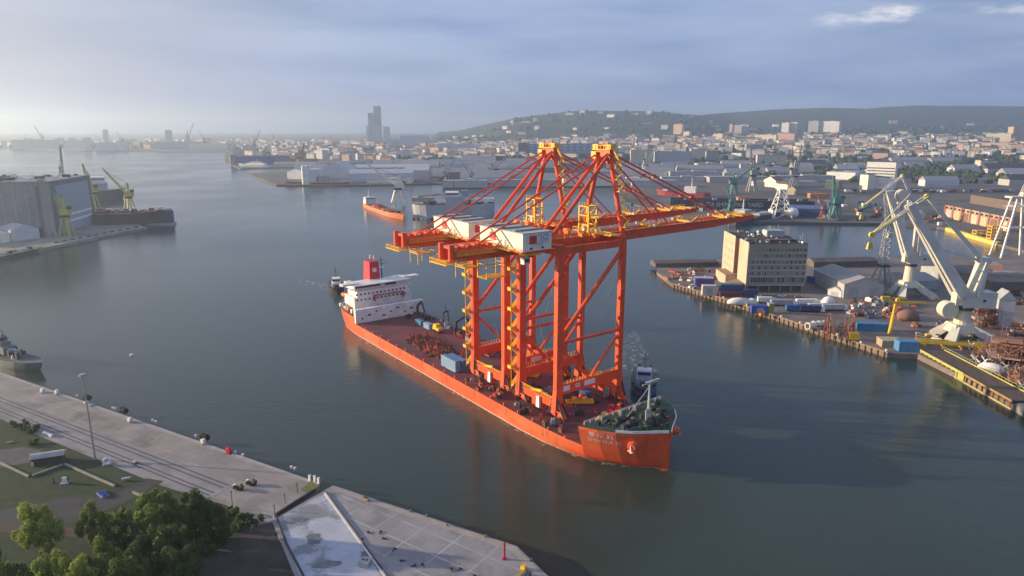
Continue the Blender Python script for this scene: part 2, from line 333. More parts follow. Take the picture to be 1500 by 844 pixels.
# near concrete pier
PB = [at(488, 711, 3.1), at(757, 800, 3.1), at(805, 846, 3.1), at(900, 1000, 3.1), at(500, 1000, 3.1), at(432, 844, 3.1), at(398, 762, 3.1)]
def pier_mat():
    m = mat('pier_concrete', (.285, .27, .275), .85, .15, .15, spot=(.195, .19, .195), amt=.75); t = m.node_tree; bs = t.nodes['Principled BSDF']
    src = bs.inputs['Base Color'].links[0].from_socket
    c = nd(t, 'ShaderNodeTexCoord'); mp = nd(t, 'ShaderNodeMapping'); ed = PB[1] - PB[0]
    mp.inputs['Rotation'].default_value = (0, 0, -math.atan2(ed.y, ed.x) + .08); mp.inputs['Location'].default_value = (3, 4.6, 0)
    b = nd(t, 'ShaderNodeTexBrick', offset=0); b.inputs['Scale'].default_value = 1; b.inputs['Mortar Size'].default_value = .28; b.inputs['Brick Width'].default_value = 11; b.inputs['Row Height'].default_value = 7.2
    b.inputs['Mortar Smooth'].default_value = .2
    t.links.new(c.outputs['Object'], mp.inputs['Vector']); t.links.new(mp.outputs[0], b.inputs['Vector'])
    n = nd(t, 'ShaderNodeTexNoise'); n.inputs['Scale'].default_value = .12; n.inputs['Detail'].default_value = 6; t.links.new(c.outputs['Object'], n.inputs['Vector'])
    k = nd(t, 'ShaderNodeMapRange'); k.inputs['From Min'].default_value = .38; k.inputs['From Max'].default_value = .62; k.inputs['To Max'].default_value = .8; t.links.new(n.outputs['Fac'], k.inputs['Value'])
    q = nd(t, 'ShaderNodeMath', operation='MULTIPLY'); t.links.new(b.outputs['Fac'], q.inputs[0]); t.links.new(k.outputs[0], q.inputs[1])
    x = nd(t, 'ShaderNodeMix', data_type='RGBA'); t.links.new(q.outputs[0], x.inputs['Factor']); t.links.new(src, x.inputs['A']); x.inputs['B'].default_value = (.42, .415, .42, 1)
    t.links.new(x.outputs['Result'], bs.inputs['Base Color']); return m
land('pier', PB, 3.1, pier_mat())
setting(MB().sheet([at(487, 712.5, 3.1), at(755, 801.5, 3.1), at(800, 846, 3.1), at(790, 848, 3.1), at(748, 807, 3.1), at(490, 719, 3.1)], 3.13).build('pier_coping', mat('sandy_coping', (.35, .31, .265), .85, .15, .3)))
setting(MB().sheet(A((404, 760), (478, 722), (560, 846), (600, 920), (500, 940), (438, 840), z=3.1), 3.14).build('whitened_slab', mat('whitened_concrete', (.42, .44, .49), .85, .18, .16, spot=(.21, .215, .23), amt=.9)))
# left shipyard pier
PC = A((215, 333), (60, 364), (-120, 402), (-520, 470), (-900, 330), (-100, 318), (100, 322), (190, 324)); land('shipyard_pier', PC, 2.5, M_APR)
# right hand shipyard
M_YARD = mat('yard_ground', (.20, .165, .15), .92, .25, .06, spot=(.13, .105, .10), amt=.8)
PE = A((966, 386), (962, 398), (985, 416), (1060, 438), (1180, 478), (1300, 517), (1345, 519), (1420, 556), (1500, 602), (1640, 690)) + [Vector((700, 150, 0)), Vector((1400, 900, 0))] + A((1500, 371), (1430, 376), (1330, 377), (1190, 378), (1060, 379), (955, 380))
land('shipyard_ground', PE, 2.5, M_YARD)
# far shore, one sheet running back to the hills
M_FAR = mat('far_ground', (.13, .115, .11), .95, .3, .012, spot=(.06, .075, .045), amt=.75)
FS = A((330, 237), (352, 247), (380, 246), (600, 240), (640, 240), (600, 250), (420, 252), (362, 254), (405, 270.5), (500, 271.5), (640, 268.5), (760, 268), (905, 272), (916, 296), (1000, 317), (1110, 325), (1290, 327), (1372, 332), (1384, 334), (1462, 357), (1520, 372), z=2.5) + [Vector((1400, 900.5, 0)), Vector((9000, 1200, 0)), Vector((15000, 14000, 0)), Vector((-15000, 14000, 0)), Vector((-9000, 6500, 0))] + A((-300, 208), (-100, 214), (0, 210), (40, 215), (120, 221), (330, 221), z=2.5)
land('far_shore', FS, 2.5, M_FAR)

# terrain: town slope and wooded ridge
CREST = [(-800, 186), (560, 186), (650, 185.4), (715, 182), (760, 173), (850, 163), (960, 165), (1020, 170), (1075, 166), (1140, 162), (1200, 160), (1260, 161), (1330, 157), (1500, 158), (1700, 157), (2300, 165)]
BASE = [(-800, 0), (560, 0), (680, 12), (800, 30), (900, 42), (1100, 52), (1500, 56), (2300, 60)]
def lerp(t, x):
    for (a, u), (b, v) in zip(t, t[1:]):
        if a <= x <= b: return u + (v - u) * (x - a) / (b - a)
    return t[0][1] if x < t[0][0] else t[-1][1]
def sst(a, b, x):
    x = min(1, max(0, (x - a) / (b - a))); return x * x * (3 - 2 * x)
def terr(x, y):
    px = 750 + FPX * x / max(y, 1) * 1.026
    r = y
    z = 2.5 + lerp(BASE, px) * sst(1700, 4200, r)
    c = lerp(CREST, px); near = sst(690, 760, px) * (1 - sst(1010, 1080, px))
    d = 5200 * near + 6400 * (1 - near)
    zc = CAM_H + (HZ - c) / 1000 * d * 1.0
    return z + max(0, zc - z) * sst(3900, d, r) * (.55 + .45 * sst(660, 720, px)) if c < 185.5 else z
def hills():
    b = MB(); xs = [-700 + 14 * i for i in range(200)]; ys = [1650 + 130 * j for j in range(28)] + [5300 + 100 * j for j in range(16)] + [7200, 8000, 9500, 12000]
    rr = random.Random(3); n = len(xs)
    for Y in ys:
        for px in xs:
            X = (px - 750) / FPX * Y / 1.026; z = terr(X, Y)
            if Y > 4300: z += rr.uniform(-1, 1) * 2.4 * sst(40, 120, z)
            if Y > 6900: z *= .6
            if z < 3: z = 2.52 if px > 620 or Y > 4200 else -4
            b.v.append((X, Y, z))
    for j in range(len(ys) - 1):
        for i in range(n - 1): b.f.append((j * n + i, j * n + i + 1, (j + 1) * n + i + 1, (j + 1) * n + i))
    setting(b.build('hills', mat('wooded_hill', (.026, .042, .022), .95, .45, .012, spot=(.040, .058, .028), amt=.8, bump=.6), smooth=True))
hills()
def air():
    m = bpy.data.materials.new('air_haze'); m.use_nodes = True; t = m.node_tree; t.nodes.clear()
    v = nd(t, 'ShaderNodeVolumePrincipled'); v.inputs['Color'].default_value = (.72, .85, 1.0, 1); v.inputs['Density'].default_value = HAZE; v.inputs['Anisotropy'].default_value = .64
    t.links.new(v.outputs[0], nd(t, 'ShaderNodeOutputMaterial').inputs['Volume'])
    MATS['haze'] = m
    o = setting(MB().box((0, 6000, 159), (30000, 17000, 324)).build('haze', m), 'stuff')
    o.display_type = 'WIRE'
HAZE = 1.4e-4
air()
# ================================================================ heavy-lift ship and its two quay cranes
STH = -0.94; SX, SY = 22.5, 251.7
SH = Vector((math.cos(STH), math.sin(STH), 0)); SB = Vector((-SH.y, SH.x, 0))
def sw(s, t, z=0): return Vector((SX, SY, z)) + SH * s + SB * t
T0 = -4.0
STN = [(-181, 13, 8), (-179, 16, 12), (-174.5, 18.6, 16), (-166, 20.4, 19), (-150, 21, 20.8), (-120, 21, 21), (0, 21, 20.9), (14, 21, 20.2), (24, 21, 18.4), (33, 20.6, 15.8), (39, 17.8, 12.2), (44, 14.2, 8.8), (48, 10.4, 5.6), (50.4, 6.8, 3.0), (52.6, 3.2, 1.2), (54.6, .5, .3)]
def hw(s, z):
    for (a, d0, w0), (b, d1, w1) in zip(STN, STN[1:]):
        if a <= s <= b:
            k = (s - a) / (b - a); d = d0 + (d1 - d0) * k; w_ = w0 + (w1 - w0) * k
            return w_ + (d - w_) * max(0, min(1, z / 12.5)) ** .6
    return .3
def srange(a, b):
    r = [a] + [q[0] for q in STN if a < q[0] < b] + [b]; o = []
    for p, q in zip(r, r[1:]):
        n = 3 if q > 10 else 1
        o += [p + (q - p) * i / n for i in range(n)]
    return o + [b]
def hull_side(b, a, e, zs, off=0.0, ends=True):
    ss = srange(a, e); k = len(zs); o = len(b.v)
    for s in ss:
        for sg in (-1, 1):
            for z in zs: b.v.append((s + (off if s > 54.5 else 0), T0 + sg * (hw(s, z) + off), z))
    for i in range(len(ss) - 1):
        for g in (0, 1):
            for j in range(k - 1):
                p = o + i * 2 * k + g * k + j; q = p + 2 * k
                b.f.append((p, q, q + 1, p + 1) if g == 0 else (p, p + 1, q + 1, q))
    if ends:
        for i in (0, len(ss) - 1):
            p = o + i * 2 * k
            b.f.append(tuple(range(p, p + k)) + tuple(range(p + 2 * k - 1, p + k - 1, -1)))
    return b
def deck_poly(a, e, z, ins=0.0):
    ss = srange(a, e)
    return [(s, T0 - hw(s, z) + ins, z) for s in ss] + [(s, T0 + hw(s, z) - ins, z) for s in ss[::-1]]
M_HULL = mat('hull_orange_red', (.72, .098, .028), .5, .16, .09, spot=(.60, .17, .08), amt=.5)
seams(M_HULL, 9, 2.4, .05, .8); streaks(M_HULL, (.36, .10, .055), .75, .45, .05)
M_DECK = mat('maroon_deck', (.17, .042, .05), .75, .25, .12, spot=(.11, .05, .052), amt=.7)
M_GDK = mat('green_deck', (.035, .085, .05), .7, .25, .2, spot=(.06, .07, .055), amt=.5)
M_FUN = mat('funnel_crimson', (.52, .022, .045), .5, .1, .3)
def ship():
    r = thing('heavy_lift_ship', 'long orange red heavy lift ship with maroon deck carrying two gantry cranes', 'ship', (SX, SY, 0), STH)
    b = MB(); hull_side(b, -181, 54.6, [-2, 0, 1.5, 3, 4.5, 6]); b.build('hull', M_HULL, r)
    MB().add(deck_poly(-181, 54.4, 6.02, .05), [tuple(range(len(deck_poly(-181, 54.4, 6))))]).build('main_deck', M_DECK, r)
    b = MB(); hull_side(b, 33, 54.6, [6, 8, 10, 12.5, 13.4]); b.f = [f for f in b.f if True]; f = b.build('forecastle', M_HULL, r)
    dk = deck_poly(33.2, 54.5, 12.5, .2); MB().add([(p[0], p[1], 13.43) for p in dk], [tuple(range(len(dk)))]).build('forecastle_deck', M_GDK, f)
    b = MB(); hull_side(b, -181, -150, [6, 8, 9.6]); p = b.build('poop', M_HULL, r)
    dk = deck_poly(-180.8, -150.2, 9.6, .2); MB().add([(q[0], q[1], 9.63) for q in dk], [tuple(range(len(dk)))]).build('poop_deck', M_DECK, p)
    ss = srange(44, 54.6)
    for sg in (-1, 1):
        b = MB()
        for a, c in zip(ss, ss[1:]): b.bar((a, T0 + sg * (hw(a, 13) + .15), 13.9), (c, T0 + sg * (hw(c, 13) + .15), 13.9), .2, .9)
        b.build('bulwark', WHT, f)
    b = MB(); hull_side(b, -180, 54.6, [.05, .55], .06, False); b.build('waterline_stripe', mat('faded_hull', (.62, .34, .24), .7, .3, .6), r)
    b = MB(); b.blob((52.6, T0, -1.7), 3.0, 4, .02, .8); q = b.build('bulbous_bow', M_HULL, r, smooth=True)
    b = MB()
    for i in range(42):                                    # frame marks welded along the side
        pass
    for s in range(-140, 20, 22): MB().box((s, T0 - hw(s, 4) - .06, 4.1), (.35, .16, 3.0)).build('fender_bar', M_HULL, r)
    for sg in (-1, 1):
        sA = 47.5; y = T0 + sg * (hw(sA, 9) + .2); an = MB().tube((sA, y - sg * 1.4, 9.4), (sA + .7, y + sg * 1.0, 8.8), 1.7, 1.5, 10).build('anchor_pocket', M_HULL, r)
        MB().bar((sA + .7, y + sg * 1.2, 9.6), (sA + .9, y + sg * 1.3, 6.9), .35).bar((sA - .3, y + sg * 1.4, 7.6), (sA + 1.9, y + sg * 1.4, 7.6), .4).build('anchor', mat('anchor_pale', (.62, .5, .42), .6), an)
    # superstructure
    wl = MB().box((-149.2, T0, 9.9), (2.4, 41.4, 7.6)).build('front_bulkhead', WHT, r)
    for i in range(9): MB().box((-147.9, T0 - 17 + i * 4.3, 8.5 + (i % 3) * 1.5), (.3, .9 + (i % 2), .8)).build('hatch', DRK, wl)
    for i in range(26): MB().box((-152 - R.random() * 6, T0 - 19 + i * 1.5, 10.6), (R.uniform(.8, 2), R.uniform(.6, 1.4), R.uniform(1.2, 3.4))).build('deck_gear', DRK, wl)
    h = MB().box((-165.5, T0 + 1, 13.6), (14, 35, 8)).box((-165.5, T0 + 1.5, 19.4), (13, 32, 3.6)).build('deckhouse', WHT, r)
    b = MB().box((-174, T0 + 1, 11.6), (6, 28, 4.0)).box((-173.5, T0 + 2, 15.4), (5, 22, 3.6)).box((-173, T0 + 3, 19), (4, 16, 3.6)); b.build('aft_house', WHT, r)
    for z, w_ in ((13.7, 31), (17.3, 24), (21.0, 18)):
        b = MB()
        for k in range(int(w_ / 1.6)): b.box((-176.8 + (z - 13.7) * .3, T0 + 1 - w_ / 2 + k * 1.6, z + .6), (.12, .12, 1.1))
        b.bar((-176.8 + (z - 13.7) * .3, T0 + 1 - w_ / 2, z + 1.1), (-176.8 + (z - 13.7) * .3, T0 + 1 + w_ / 2, z + 1.1), .12); b.build('railing', WHT, r)
    for k in range(14): MB().box((R.uniform(-176, -158), T0 - R.uniform(17.2, 19.2), 10.6 + R.random()), (R.uniform(.8, 2), R.uniform(.6, 1.4), R.uniform(1, 2.4))).build('deck_locker', R.choice((CRM, WHT, GRY, DRK, RED)), r)
    for k in range(7): MB().tube((-160 - k * 2.2, T0 - 16.52, 15.5 + (k % 2) * 3.2), (-160 - k * 2.2, T0 - 16.6, 15.5 + (k % 2) * 3.2), .35, n=10).build('porthole', GLS, h)
    for i in range(13):
        for z in (16.2, 19.2): MB().box((-158.92 if z > 18 else -158.42, T0 - 14.8 + i * 2.45, z), (.14, 1.0, 1.0)).build('window', GLS, h)
    br = MB().box((-166.5, T0 + 1, 22.7), (11, 32, 3.0)).box((-164, T0 + 1, 24.45), (13, 35, .5)).build('bridge', WHT, r)
    MB().box((-160.95, T0 + 7, 22.9), (.16, 7, 1.7)).build('bridge_window', GLS, br)
    MB().box((-160.95, T0 - 7, 22.9), (.16, 15, 1.1)).build('bridge_window', GLS, br)
    for sg in (-1, 1):
        wg = MB().box((-163.5, T0 + 2 + sg * 19.6, 24.6), (5, 8.4, .5)).box((-163.5, T0 + 2 + sg * 19.6, 25.2), (5, 8.4, .2)).build('bridge_wing', WHT, r)
        MB().bar((-161.5, T0 + 2 + sg * 15, 19.8), (-161.5, T0 + 2 + sg * 23, 24.4), .4).bar((-165.5, T0 + 2 + sg * 15, 19.8), (-165.5, T0 + 2 + sg * 23, 24.4), .4).build('wing_brace', WHT, wg)
    rd = MB().box((-157.2, T0 + 4, 18.0), (1.0, 18, .5)).box((-157.2, T0 + 13, 16.4), (1.2, .8, 3.4)).box((-157.2, T0 - 5, 16.4), (1.2, .8, 3.4)).build('red_gantry', M_FUN, r)
    fn = MB().box((-173, T0 + 1, 29), (9, 6.5, 11.5), 0, .86).build('funnel', M_FUN, r)
    MB().tube((-176, T0 + 2, 35.5), (-176, T0 + 2, 37.6), .6).build('exhaust_pipe', WHT, fn)
    MB().tube((-174, T0 + 3.5, 35.5), (-174, T0 + 3.5, 37.2), .6).build('exhaust_pipe', WHT, fn)
    MB().box((-168.85, T0 + 1, 30), (.3, 2.6, 2.4)).build('funnel_badge', mat('badge_red', (.8, .5, .5), .5), fn)
    ms = MB().tube((-170, T0 + 6, 24.5), (-170, T0 + 6, 37), .4, .2).bar((-170, T0 + 3, 33), (-170, T0 + 9, 33), .25).bar((-170, T0 + 4.5, 35), (-170, T0 + 7.5, 35), .3).build('radar_mast', DRK, r)
    MB().box((-169.6, T0 + 6, 31), (1.4, 2.6, .5)).build('radar', WHT, ms)
    MB().blob((-163, T0 + 12, 26), 1.0, 1, .02).build('radome', WHT, r, smooth=True)
    MB().box((-174, T0 - 13, 22.4), (5, 3.5, 3.2)).build('casing', CRM, r)
    MB().box((-175, T0 + 8, 19), (3, 8, 3)).build('casing', WHT, r)
    for k, (s, t) in enumerate(((-174.5, -15.5), (-174.5, 15.5))):
        bt = MB().blob((s, T0 + t, 16.4), 1.7, 3, .02, .8)
        for i, v in enumerate(bt.v): bt.v[i] = (s + (v[0] - s) * 2.4, v[1], v[2])
        bt.build('lifeboat', mat('lifeboat_orange', (.8, .16, .03), .5), r, smooth=True)
    b = MB()
    for s in range(-180, -160, 3):
        for sg in (-1, 1): b.box((s, T0 + sg * (hw(s, 9) - .6), 10.2), (.15, .15, 1.2))
    for s in range(-180, -163, 3):
        for sg in (-1, 1): b.bar((s, T0 + sg * (hw(s, 9) - .6), 10.8), (s + 3, T0 + sg * (hw(s + 3, 9) - .6), 10.8), .12)
    b.build('railing', WHT, r)
    for s, t in ((-179, -6), (-179, 4), (-177, -9)):
        MB().tube((s, T0 + t - 1, 10.6), (s, T0 + t + 1, 10.6), .8).build('mooring_winch', RED if t > 0 else GRY, r)
    # forecastle gear
    fm = MB().tube((44, T0 + 1, 13.4), (44, T0 + 1, 27.5), .55, .35).bar((44, T0 - 2.6, 27), (44, T0 + 4.6, 27), .3, .45).build('foremast', GRY, r)
    MB().bar((44, T0 - 1, 27.7), (44, T0 + 5.5, 27.7), .35, .2).build('radar', WHT, fm)
    MB().bar((44, T0 + 1, 26), (38.5, T0 - 4, 13.5), .28).bar((44, T0 + 1, 26), (38.5, T0 + 6, 13.5), .28).build('stay', GRY, fm)
    MB().box((45.2, T0 - .4, 16.6), (.25, 2.6, 4.2)).build('mast_screen', mat('pale_olive', (.4, .42, .36), .6), fm)
    for i, (s, t) in enumerate(((39.5, -8), (39.5, 8), (43.5, -6.5), (43.5, 6), (46.5, 2.6), (47, -2.4))):
        wn = MB().tube((s, T0 + t - 1.8, 14.6), (s, T0 + t + 1.8, 14.6), 1.1, n=12).box((s, T0 + t, 13.9), (2.4, 4.6, .9)).build('winch', DRK, r)
        MB().box((s - 1.5, T0 + t + 2.2, 14.6), (1, 1, 1.8)).build('motor', mat('grey_green', (.10, .13, .115), .6), wn)
    for i in range(44):
        s = R.uniform(35, 49); t = R.uniform(-1, 1) * (hw(s, 12) - 3)
        MB().box((s, T0 + t, 14), (R.uniform(.5, 1.5), R.uniform(.5, 2.2), R.uniform(.8, 2.4)), R.random()).build('deck_fitting', R.choice((DRK, mat('dull_green', (.05, .075, .06), .7), M_GDK, RUST, DRK)), r)
    for s, t in ((51, 0), (47.5, 6.5), (47.5, -6.5), (51, 2.6)):
        MB().tube((s, T0 + t, 13.4), (s, T0 + t, 15), .5).build('bollard', M_FUN if t == 6.5 else DRK, r)
    b = MB()
    for i in range(18): b.bar((34.5 + i * .6, T0 - 15 + i * .25, 13.6), (36 + i * .6, T0 - 10 + i * .5, 13.7), .12)
    b.build('walkway_grating', GRY, r)
    ra = MB()
    for i in range(15):
        t = T0 - 18.5 + i * 2.65; ra.box((33.5, t, 14.1), (.14, .14, 1.3))
        if i < 14: ra.bar((33.5, t, 14.7), (33.5, t + 2.65, 14.7), .12).bar((33.5, t, 14.2), (33.5, t + 2.65, 14.2), .1)
    ra.build('railing', WHT, r)
    # side notches and lashing posts along the deck edge
    for s in list(range(-136, 28, 9)):
        MB().box((s, T0 - 20.4, 6.6), (.5, .5, 1.2)).build('deck_post', M_HULL, r)
    # name on the bow
    def wrap(z0):
        def fn(p): return Vector((p.x, T0 - hw(p.x, p.z) - .10, p.z))
        return fn
    put_text('ship_name', 'ZHEN HUA 32', 1.5, WHT, r, (40.3, -24, 9.2), (1, 0, 0), (0, 0, 1), wrap(0))
    put_text('ship_name', '\u632f \u534e 32', 2.0, WHT, r, (39.8, -24, 11.35), (1, 0, 0), (0, 0, 1), wrap(0))
    return r
SHIP = ship()

M_MH = seams(mat('house_cladding', (.78, .73, .61), .55, .12, .3, spot=(.60, .54, .44), amt=.5), 1.25, 30, .05, .8, (.78, .78, .78), .95, 1.03, 0)
streaks(M_MH, (.48, .36, .26), .45, .9, .08)
def sts_crane():
    GH = 61.2                                                 # girder underside
    r = thing('quay_crane', 'orange red gantry crane 02 standing nearest the bow of the heavy lift ship', 'crane', tuple(sw(0, 0, 6.02)), STH, 'quay cranes carried on the ship deck')
    X, Y = 11.1, 15.3
    for i in (-1, 1):
        for j in (-1, 1):
            b = MB().bar((i * X, j * Y, 3.8), (i * X, j * Y, 64.4), 2.0 if j < 0 else 1.7, 2.9 if j < 0 else 2.4)
            b.bar((i * X, j * Y, 3.2), (i * X, j * Y, 11), 2.5, 4.2, 2.0, 2.9)
            for zz in (18, 27, 36, 45, 54): b.box((i * X, j * Y, zz), ((2.9 if j < 0 else 2.4) + .22, (2.0 if j < 0 else 1.7) + .22, .35))
            b.build('leg', RED, r)
            # wheel bogies and sea fastening under the leg
            bo = MB()
            bo.box((i * X, j * Y, 2.9), (6.4, 1.5, 1.0), 0, .8)
            for k in (-1, 1):
                bo.box((i * X + k * 2.6, j * Y, 2.0), (3.6, 1.3, .9), 0, .7)
                for m_ in (-1, 1): bo.box((i * X + k * 2.6 + m_ * 1.1, j * Y, 1.1), (1.9, 1.1, .9))
            bg_ = bo.build('bogie', RED, r)
            wh = MB()
            for k in range(8): wh.tube((i * X - 4.4 + k * 1.25, j * Y - .5, .55), (i * X - 4.4 + k * 1.25, j * Y + .5, .55), .5, n=8)
            wh.build('wheels', DRK, bg_)
            sf = MB()
            for k in (-1, 1):
                sf.bar((i * X + k * 4.6, j * Y + j * .5, .1), (i * X + k * 1.2, j * Y + j * 1.0, 7.5), .55)
                sf.bar((i * X + k * 2.0, j * Y - 3.6 * j, .1), (i * X + k * 1.2, j * Y - j * .9, 6.0), .5)
            sf.build('sea_fastening', DRK, r)
    for j in (-1, 1):
        sb = MB().bar((-X, j * Y, 5.0), (X, j * Y, 5.0), 1.9, 2.9).build('sill_beam', RED, r)
        rl = MB()
        for k in range(12):
            x = -X + 1.5 + k * 1.75; rl.box((x, j * (Y + .9), 7.1), (.16, .16, 1.3))
        rl.bar((-X, j * (Y + .9), 7.7), (X, j * (Y + .9), 7.7), .16).bar((-X, j * (Y + .9), 7.1), (X, j * (Y + .9), 7.1), .12)
        rl.bar((-4, j * (Y + .4), 6.6), (3, j * (Y + .9), 8.2), .5, .9)
        rl.build('railing', YEL, sb)
        MB().box((1.6, j * (Y + 1.5), 3.6), (2.0, .9, 4.4), 0, .8).build('cable_reel_guard', WHT, sb)
        for s in (-1, 1): MB().box((s * 2.2, j * Y, 2.3), (2.6, 1.3, 2.6)).build('jacking_block', RED, sb)
    for i in (-1, 1):
        pb = MB().bar((i * X, -Y, 10.8), (i * X, Y, 10.8), 1.5, 3.8).build('portal_beam', RED, r)
        rl = MB()
        for k in range(20):
            y = -Y + 1 + k * 1.5; rl.box((i * (X + .7), y, 13.3), (.14, .14, 1.2))
        rl.bar((i * (X + .7), -Y, 13.9), (i * (X + .7), Y, 13.9), .14)
        rl.build('railing', YEL, pb)
        for n_, z in (('strut', 28.5),):
            MB().tube((i * X, -Y, z), (i * X, Y, z), .62, n=10).build('strut', RED, r)
        MB().tube((i * X, -Y, 29.5), (i * X, Y, 60), .8, n=10).build('diagonal_brace', RED, r)
        for j in (-1, 1): MB().tube((i * X, j * Y, 27.6), (i * X, j * .6, 12.6), .55, n=8).build('knee_brace', RED, r)
        MB().bar((i * X, -Y, 62.2), (i * X, Y, 62.2), 1.5, 2.6).build('top_cross_beam', RED, r)
        for j in (-1, 1): MB().bar((i * X, j * Y - j * .9, 59), (i * X * .2, j * 9, 16), .07).build('lashing_cable', mat('steel_cable', (.55, .55, .53), .5), r)
    for j in (-1, 1): MB().bar((-X, j * Y, 62.4), (X, j * Y, 62.4), 2.0, 3.6).build('upper_side_beam', RED, r)
    # boom and girder
    b = MB()
    for s in (-3.1, 3.1): b.bar((s, -53.5, 63.2), (s, 17, 63.2), 1.25, 3.8)
    for y in range(-52, 17, 8): b.bar((-3.1, y, 63.6), (3.1, y, 63.6), .8, 1.2)
    gd = b.build('girder', RED, r)
    b = MB()
    for s in (-2.9, 2.9):
        b.bar((s, 17.3, 63.2), (s, 78, 63.6), 1.25, 3.8, 1.2, 3.5); b.bar((s, 78, 63.6), (s, 106.3, 64.3), 1.2, 3.5, 1.1, 2.0)
    for y in range(20, 106, 8): b.bar((-2.9, y, 64), (2.9, y, 64), .8, 1.0)
    b.bar((-3.6, 106, 64.2), (3.6, 106, 64.2), 1.2, 1.5)
    bm = b.build('boom', RED, r)
    def rail(b, x, y0, y1, z, dz=1.2, st=3.0, w_=.15):
        n = int((y1 - y0) / st)
        for k in range(n + 1): b.box((x, y0 + (y1 - y0) * k / n, z + dz / 2), (w_, w_, dz))
        b.bar((x, y0, z + dz), (x, y1, z + dz), w_).bar((x, y0, z + dz * .5), (x, y1, z + dz * .5), w_ * .8)
    for s in (-1, 1):
        b = MB(); rail(b, s * 4.3, 17.5, 104, 65.1, 1.2, 3.0, .11); b.build('railing', YEL, bm); MB().box((s * 3.9, 61, 65.2), (.8, 87, .12)).build('boom_walkway', RED, bm)
        b = MB(); rail(b, s * 4.9, -53, -22, 63.6); rail(b, s * 4.9, -20, 16, 65.0); b.box((s * 4.4, -36, 63.5), (1.0, 34, .15)); b.build('girder_walkway', YEL, gd)
    for y in (40, 62, 86):
        lg = MB().bar((-4.2, y, 65.2), (-4.2, y + 3.6, 67.2), .5).bar((4.2, y, 65.2), (4.2, y + 3.6, 67.2), .5).box((0, y + 1, 65.4), (7.5, 2.4, .8)).build('stay_bracket', YEL, bm)
        MB().box((-4.9, y - 1, 66), (.6, .9, .9)).box((4.9, y - 1, 66), (.6, .9, .9)).build('flood_light', WHT, bm)
    b = MB()
    for k in range(3): b.box((0, 92 + k * 5, 65.4), (8.4, 1.2, .9))
    rail(b, -4.6, 90, 106.5, 65.2); rail(b, 4.6, 90, 106.5, 65.2); b.box((0, 107.2, 63.8), (9, 1.2, .3)); b.build('tip_platform', YEL, bm)
    for s in (-1, 1): MB().tube((s * 3.1, -54.4, 61.6), (s * 3.1, -54.4, 67.2), 1.05, n=12).build('end_buffer', RED, gd)
    b = MB().bar((-3.1, -54, 66), (3.1, -54, 66), .8, .8)
    for y in (-51, -47, -43, -39): b.box((0, y, 65.6), (5.4, 1.8, 1.3)); b.bar((-3, y, 66), (3, y + 3, 67.3), .3)
    b.build('rope_sheave_frame', RED, gd)
    b = MB(); b.box((0, -56.2, 61.0), (10.5, 3.2, .25)); rail(b, -5.2, -57.6, -50, 61.1); rail(b, 5.2, -57.6, -50, 61.1)
    for k in range(8): b.box((-5.2 + k * 1.5, -57.7, 61.7), (.15, .15, 1.2))
    b.bar((-5.2, -57.7, 62.3), (5.2, -57.7, 62.3), .15); b.build('end_platform', YEL, gd)
    b = MB(); b.box((-1, -46, 58.6), (6.5, 5.5, .25)); b.box((2, -38, 54.6), (6, 8, .25))
    for x, y in ((-4, -48.5), (2, -48.5), (-4, -43.5), (2, -43.5), (-.8, -41.8), (4.8, -41.8), (-.8, -34.2), (4.8, -34.2)): b.bar((x, y, 54.6), (x, y, 62), .25)
    for z in (58.2, 59.3):
        b.bar((-.8, -41.8, z), (4.8, -41.8, z), .18).bar((-.8, -34.2, z), (4.8, -34.2, z), .18).bar((-.8, -41.8, z), (-.8, -34.2, z), .18).bar((4.8, -41.8, z), (4.8, -34.2, z), .18)
        b.bar((-4, -48.5, z + 1), (2, -48.5, z + 1), .18).bar((-4, -48.5, z + 1), (-4, -43.5, z + 1), .18)
    b.build('maintenance_cage', YEL, gd)
    # trolley with driver's cab, parked under the girder
    tr = MB().box((0, -21, 60.6), (7.6, 6.5, .8)).build('trolley', YEL, r)
    MB().box((3.4, -24.6, 58.7), (2.2, 2.6, 2.4)).build('driver_cab', WHT, tr)
    MB().box((4.53, -24.6, 58.9), (.08, 2.2, 1.3)).build('cab_window', GLS, tr)
    MB().box((-1.5, -20, 59.6), (4.5, 2.6, 1.2)).build('hoist_block', DRK, tr)
    # machine house
    hx, hy, hz = 3.2, -29, 67.5
    hs = MB().box((hx, hy, hz), (25, 12, 5.8)).build('machine_house', M_MH, r)
    MB().box((hx, hy, hz + 3.02), (25.6, 12.6, .26)).build('roof', mat('roof_grey', (.45, .44, .42), .7, .2, .4), hs)
    for k in (-1, 0, 1): MB().box((hx + k * 7.5, hy, hz + 3.35), (1.2, 11.6, .4)).build('roof_rib', mat('roof_dark', (.22, .21, .2), .8), hs)
    MB().box((hx, hy, hz - 3.1), (26.5, 14, .4)).build('floor_frame', RED, hs)
    b = MB(); n = 14
    for k in range(n + 1): b.box((hx - 12.9 + k * 25.8 / n, hy - 7.1, hz - 2.4), (.14, .14, 1.2))
    b.bar((hx - 12.9, hy - 7.1, hz - 1.8), (hx + 12.9, hy - 7.1, hz - 2.1), .16).box((hx - 2, hy - 7.6, hz - 3.0), (20, 1.4, .2)); b.build('house_walkway', YEL, hs)
    MB().box((hx + 2.8, hy - 6.06, hz - 1.2), (1.0, .1, 2.1)).build('door', mat('door_grey', (.35, .35, .36), .6), hs)
    for y in (2.2, -2.6): MB().box((hx + 12.54, hy + y, hz - 2.1), (.08, .9, .7)).build('vent', DRK, hs)
    em = mat('emblem_red', (.62, .03, .035), .5, .08); bl = mat('emblem_blue', (.28, .34, .48), .5, .08)
    MB().box((hx + 12.55, hy - 1.8, hz + .7), (.1, 3.0, 2.7)).build('emblem', em, hs)
    b = MB()
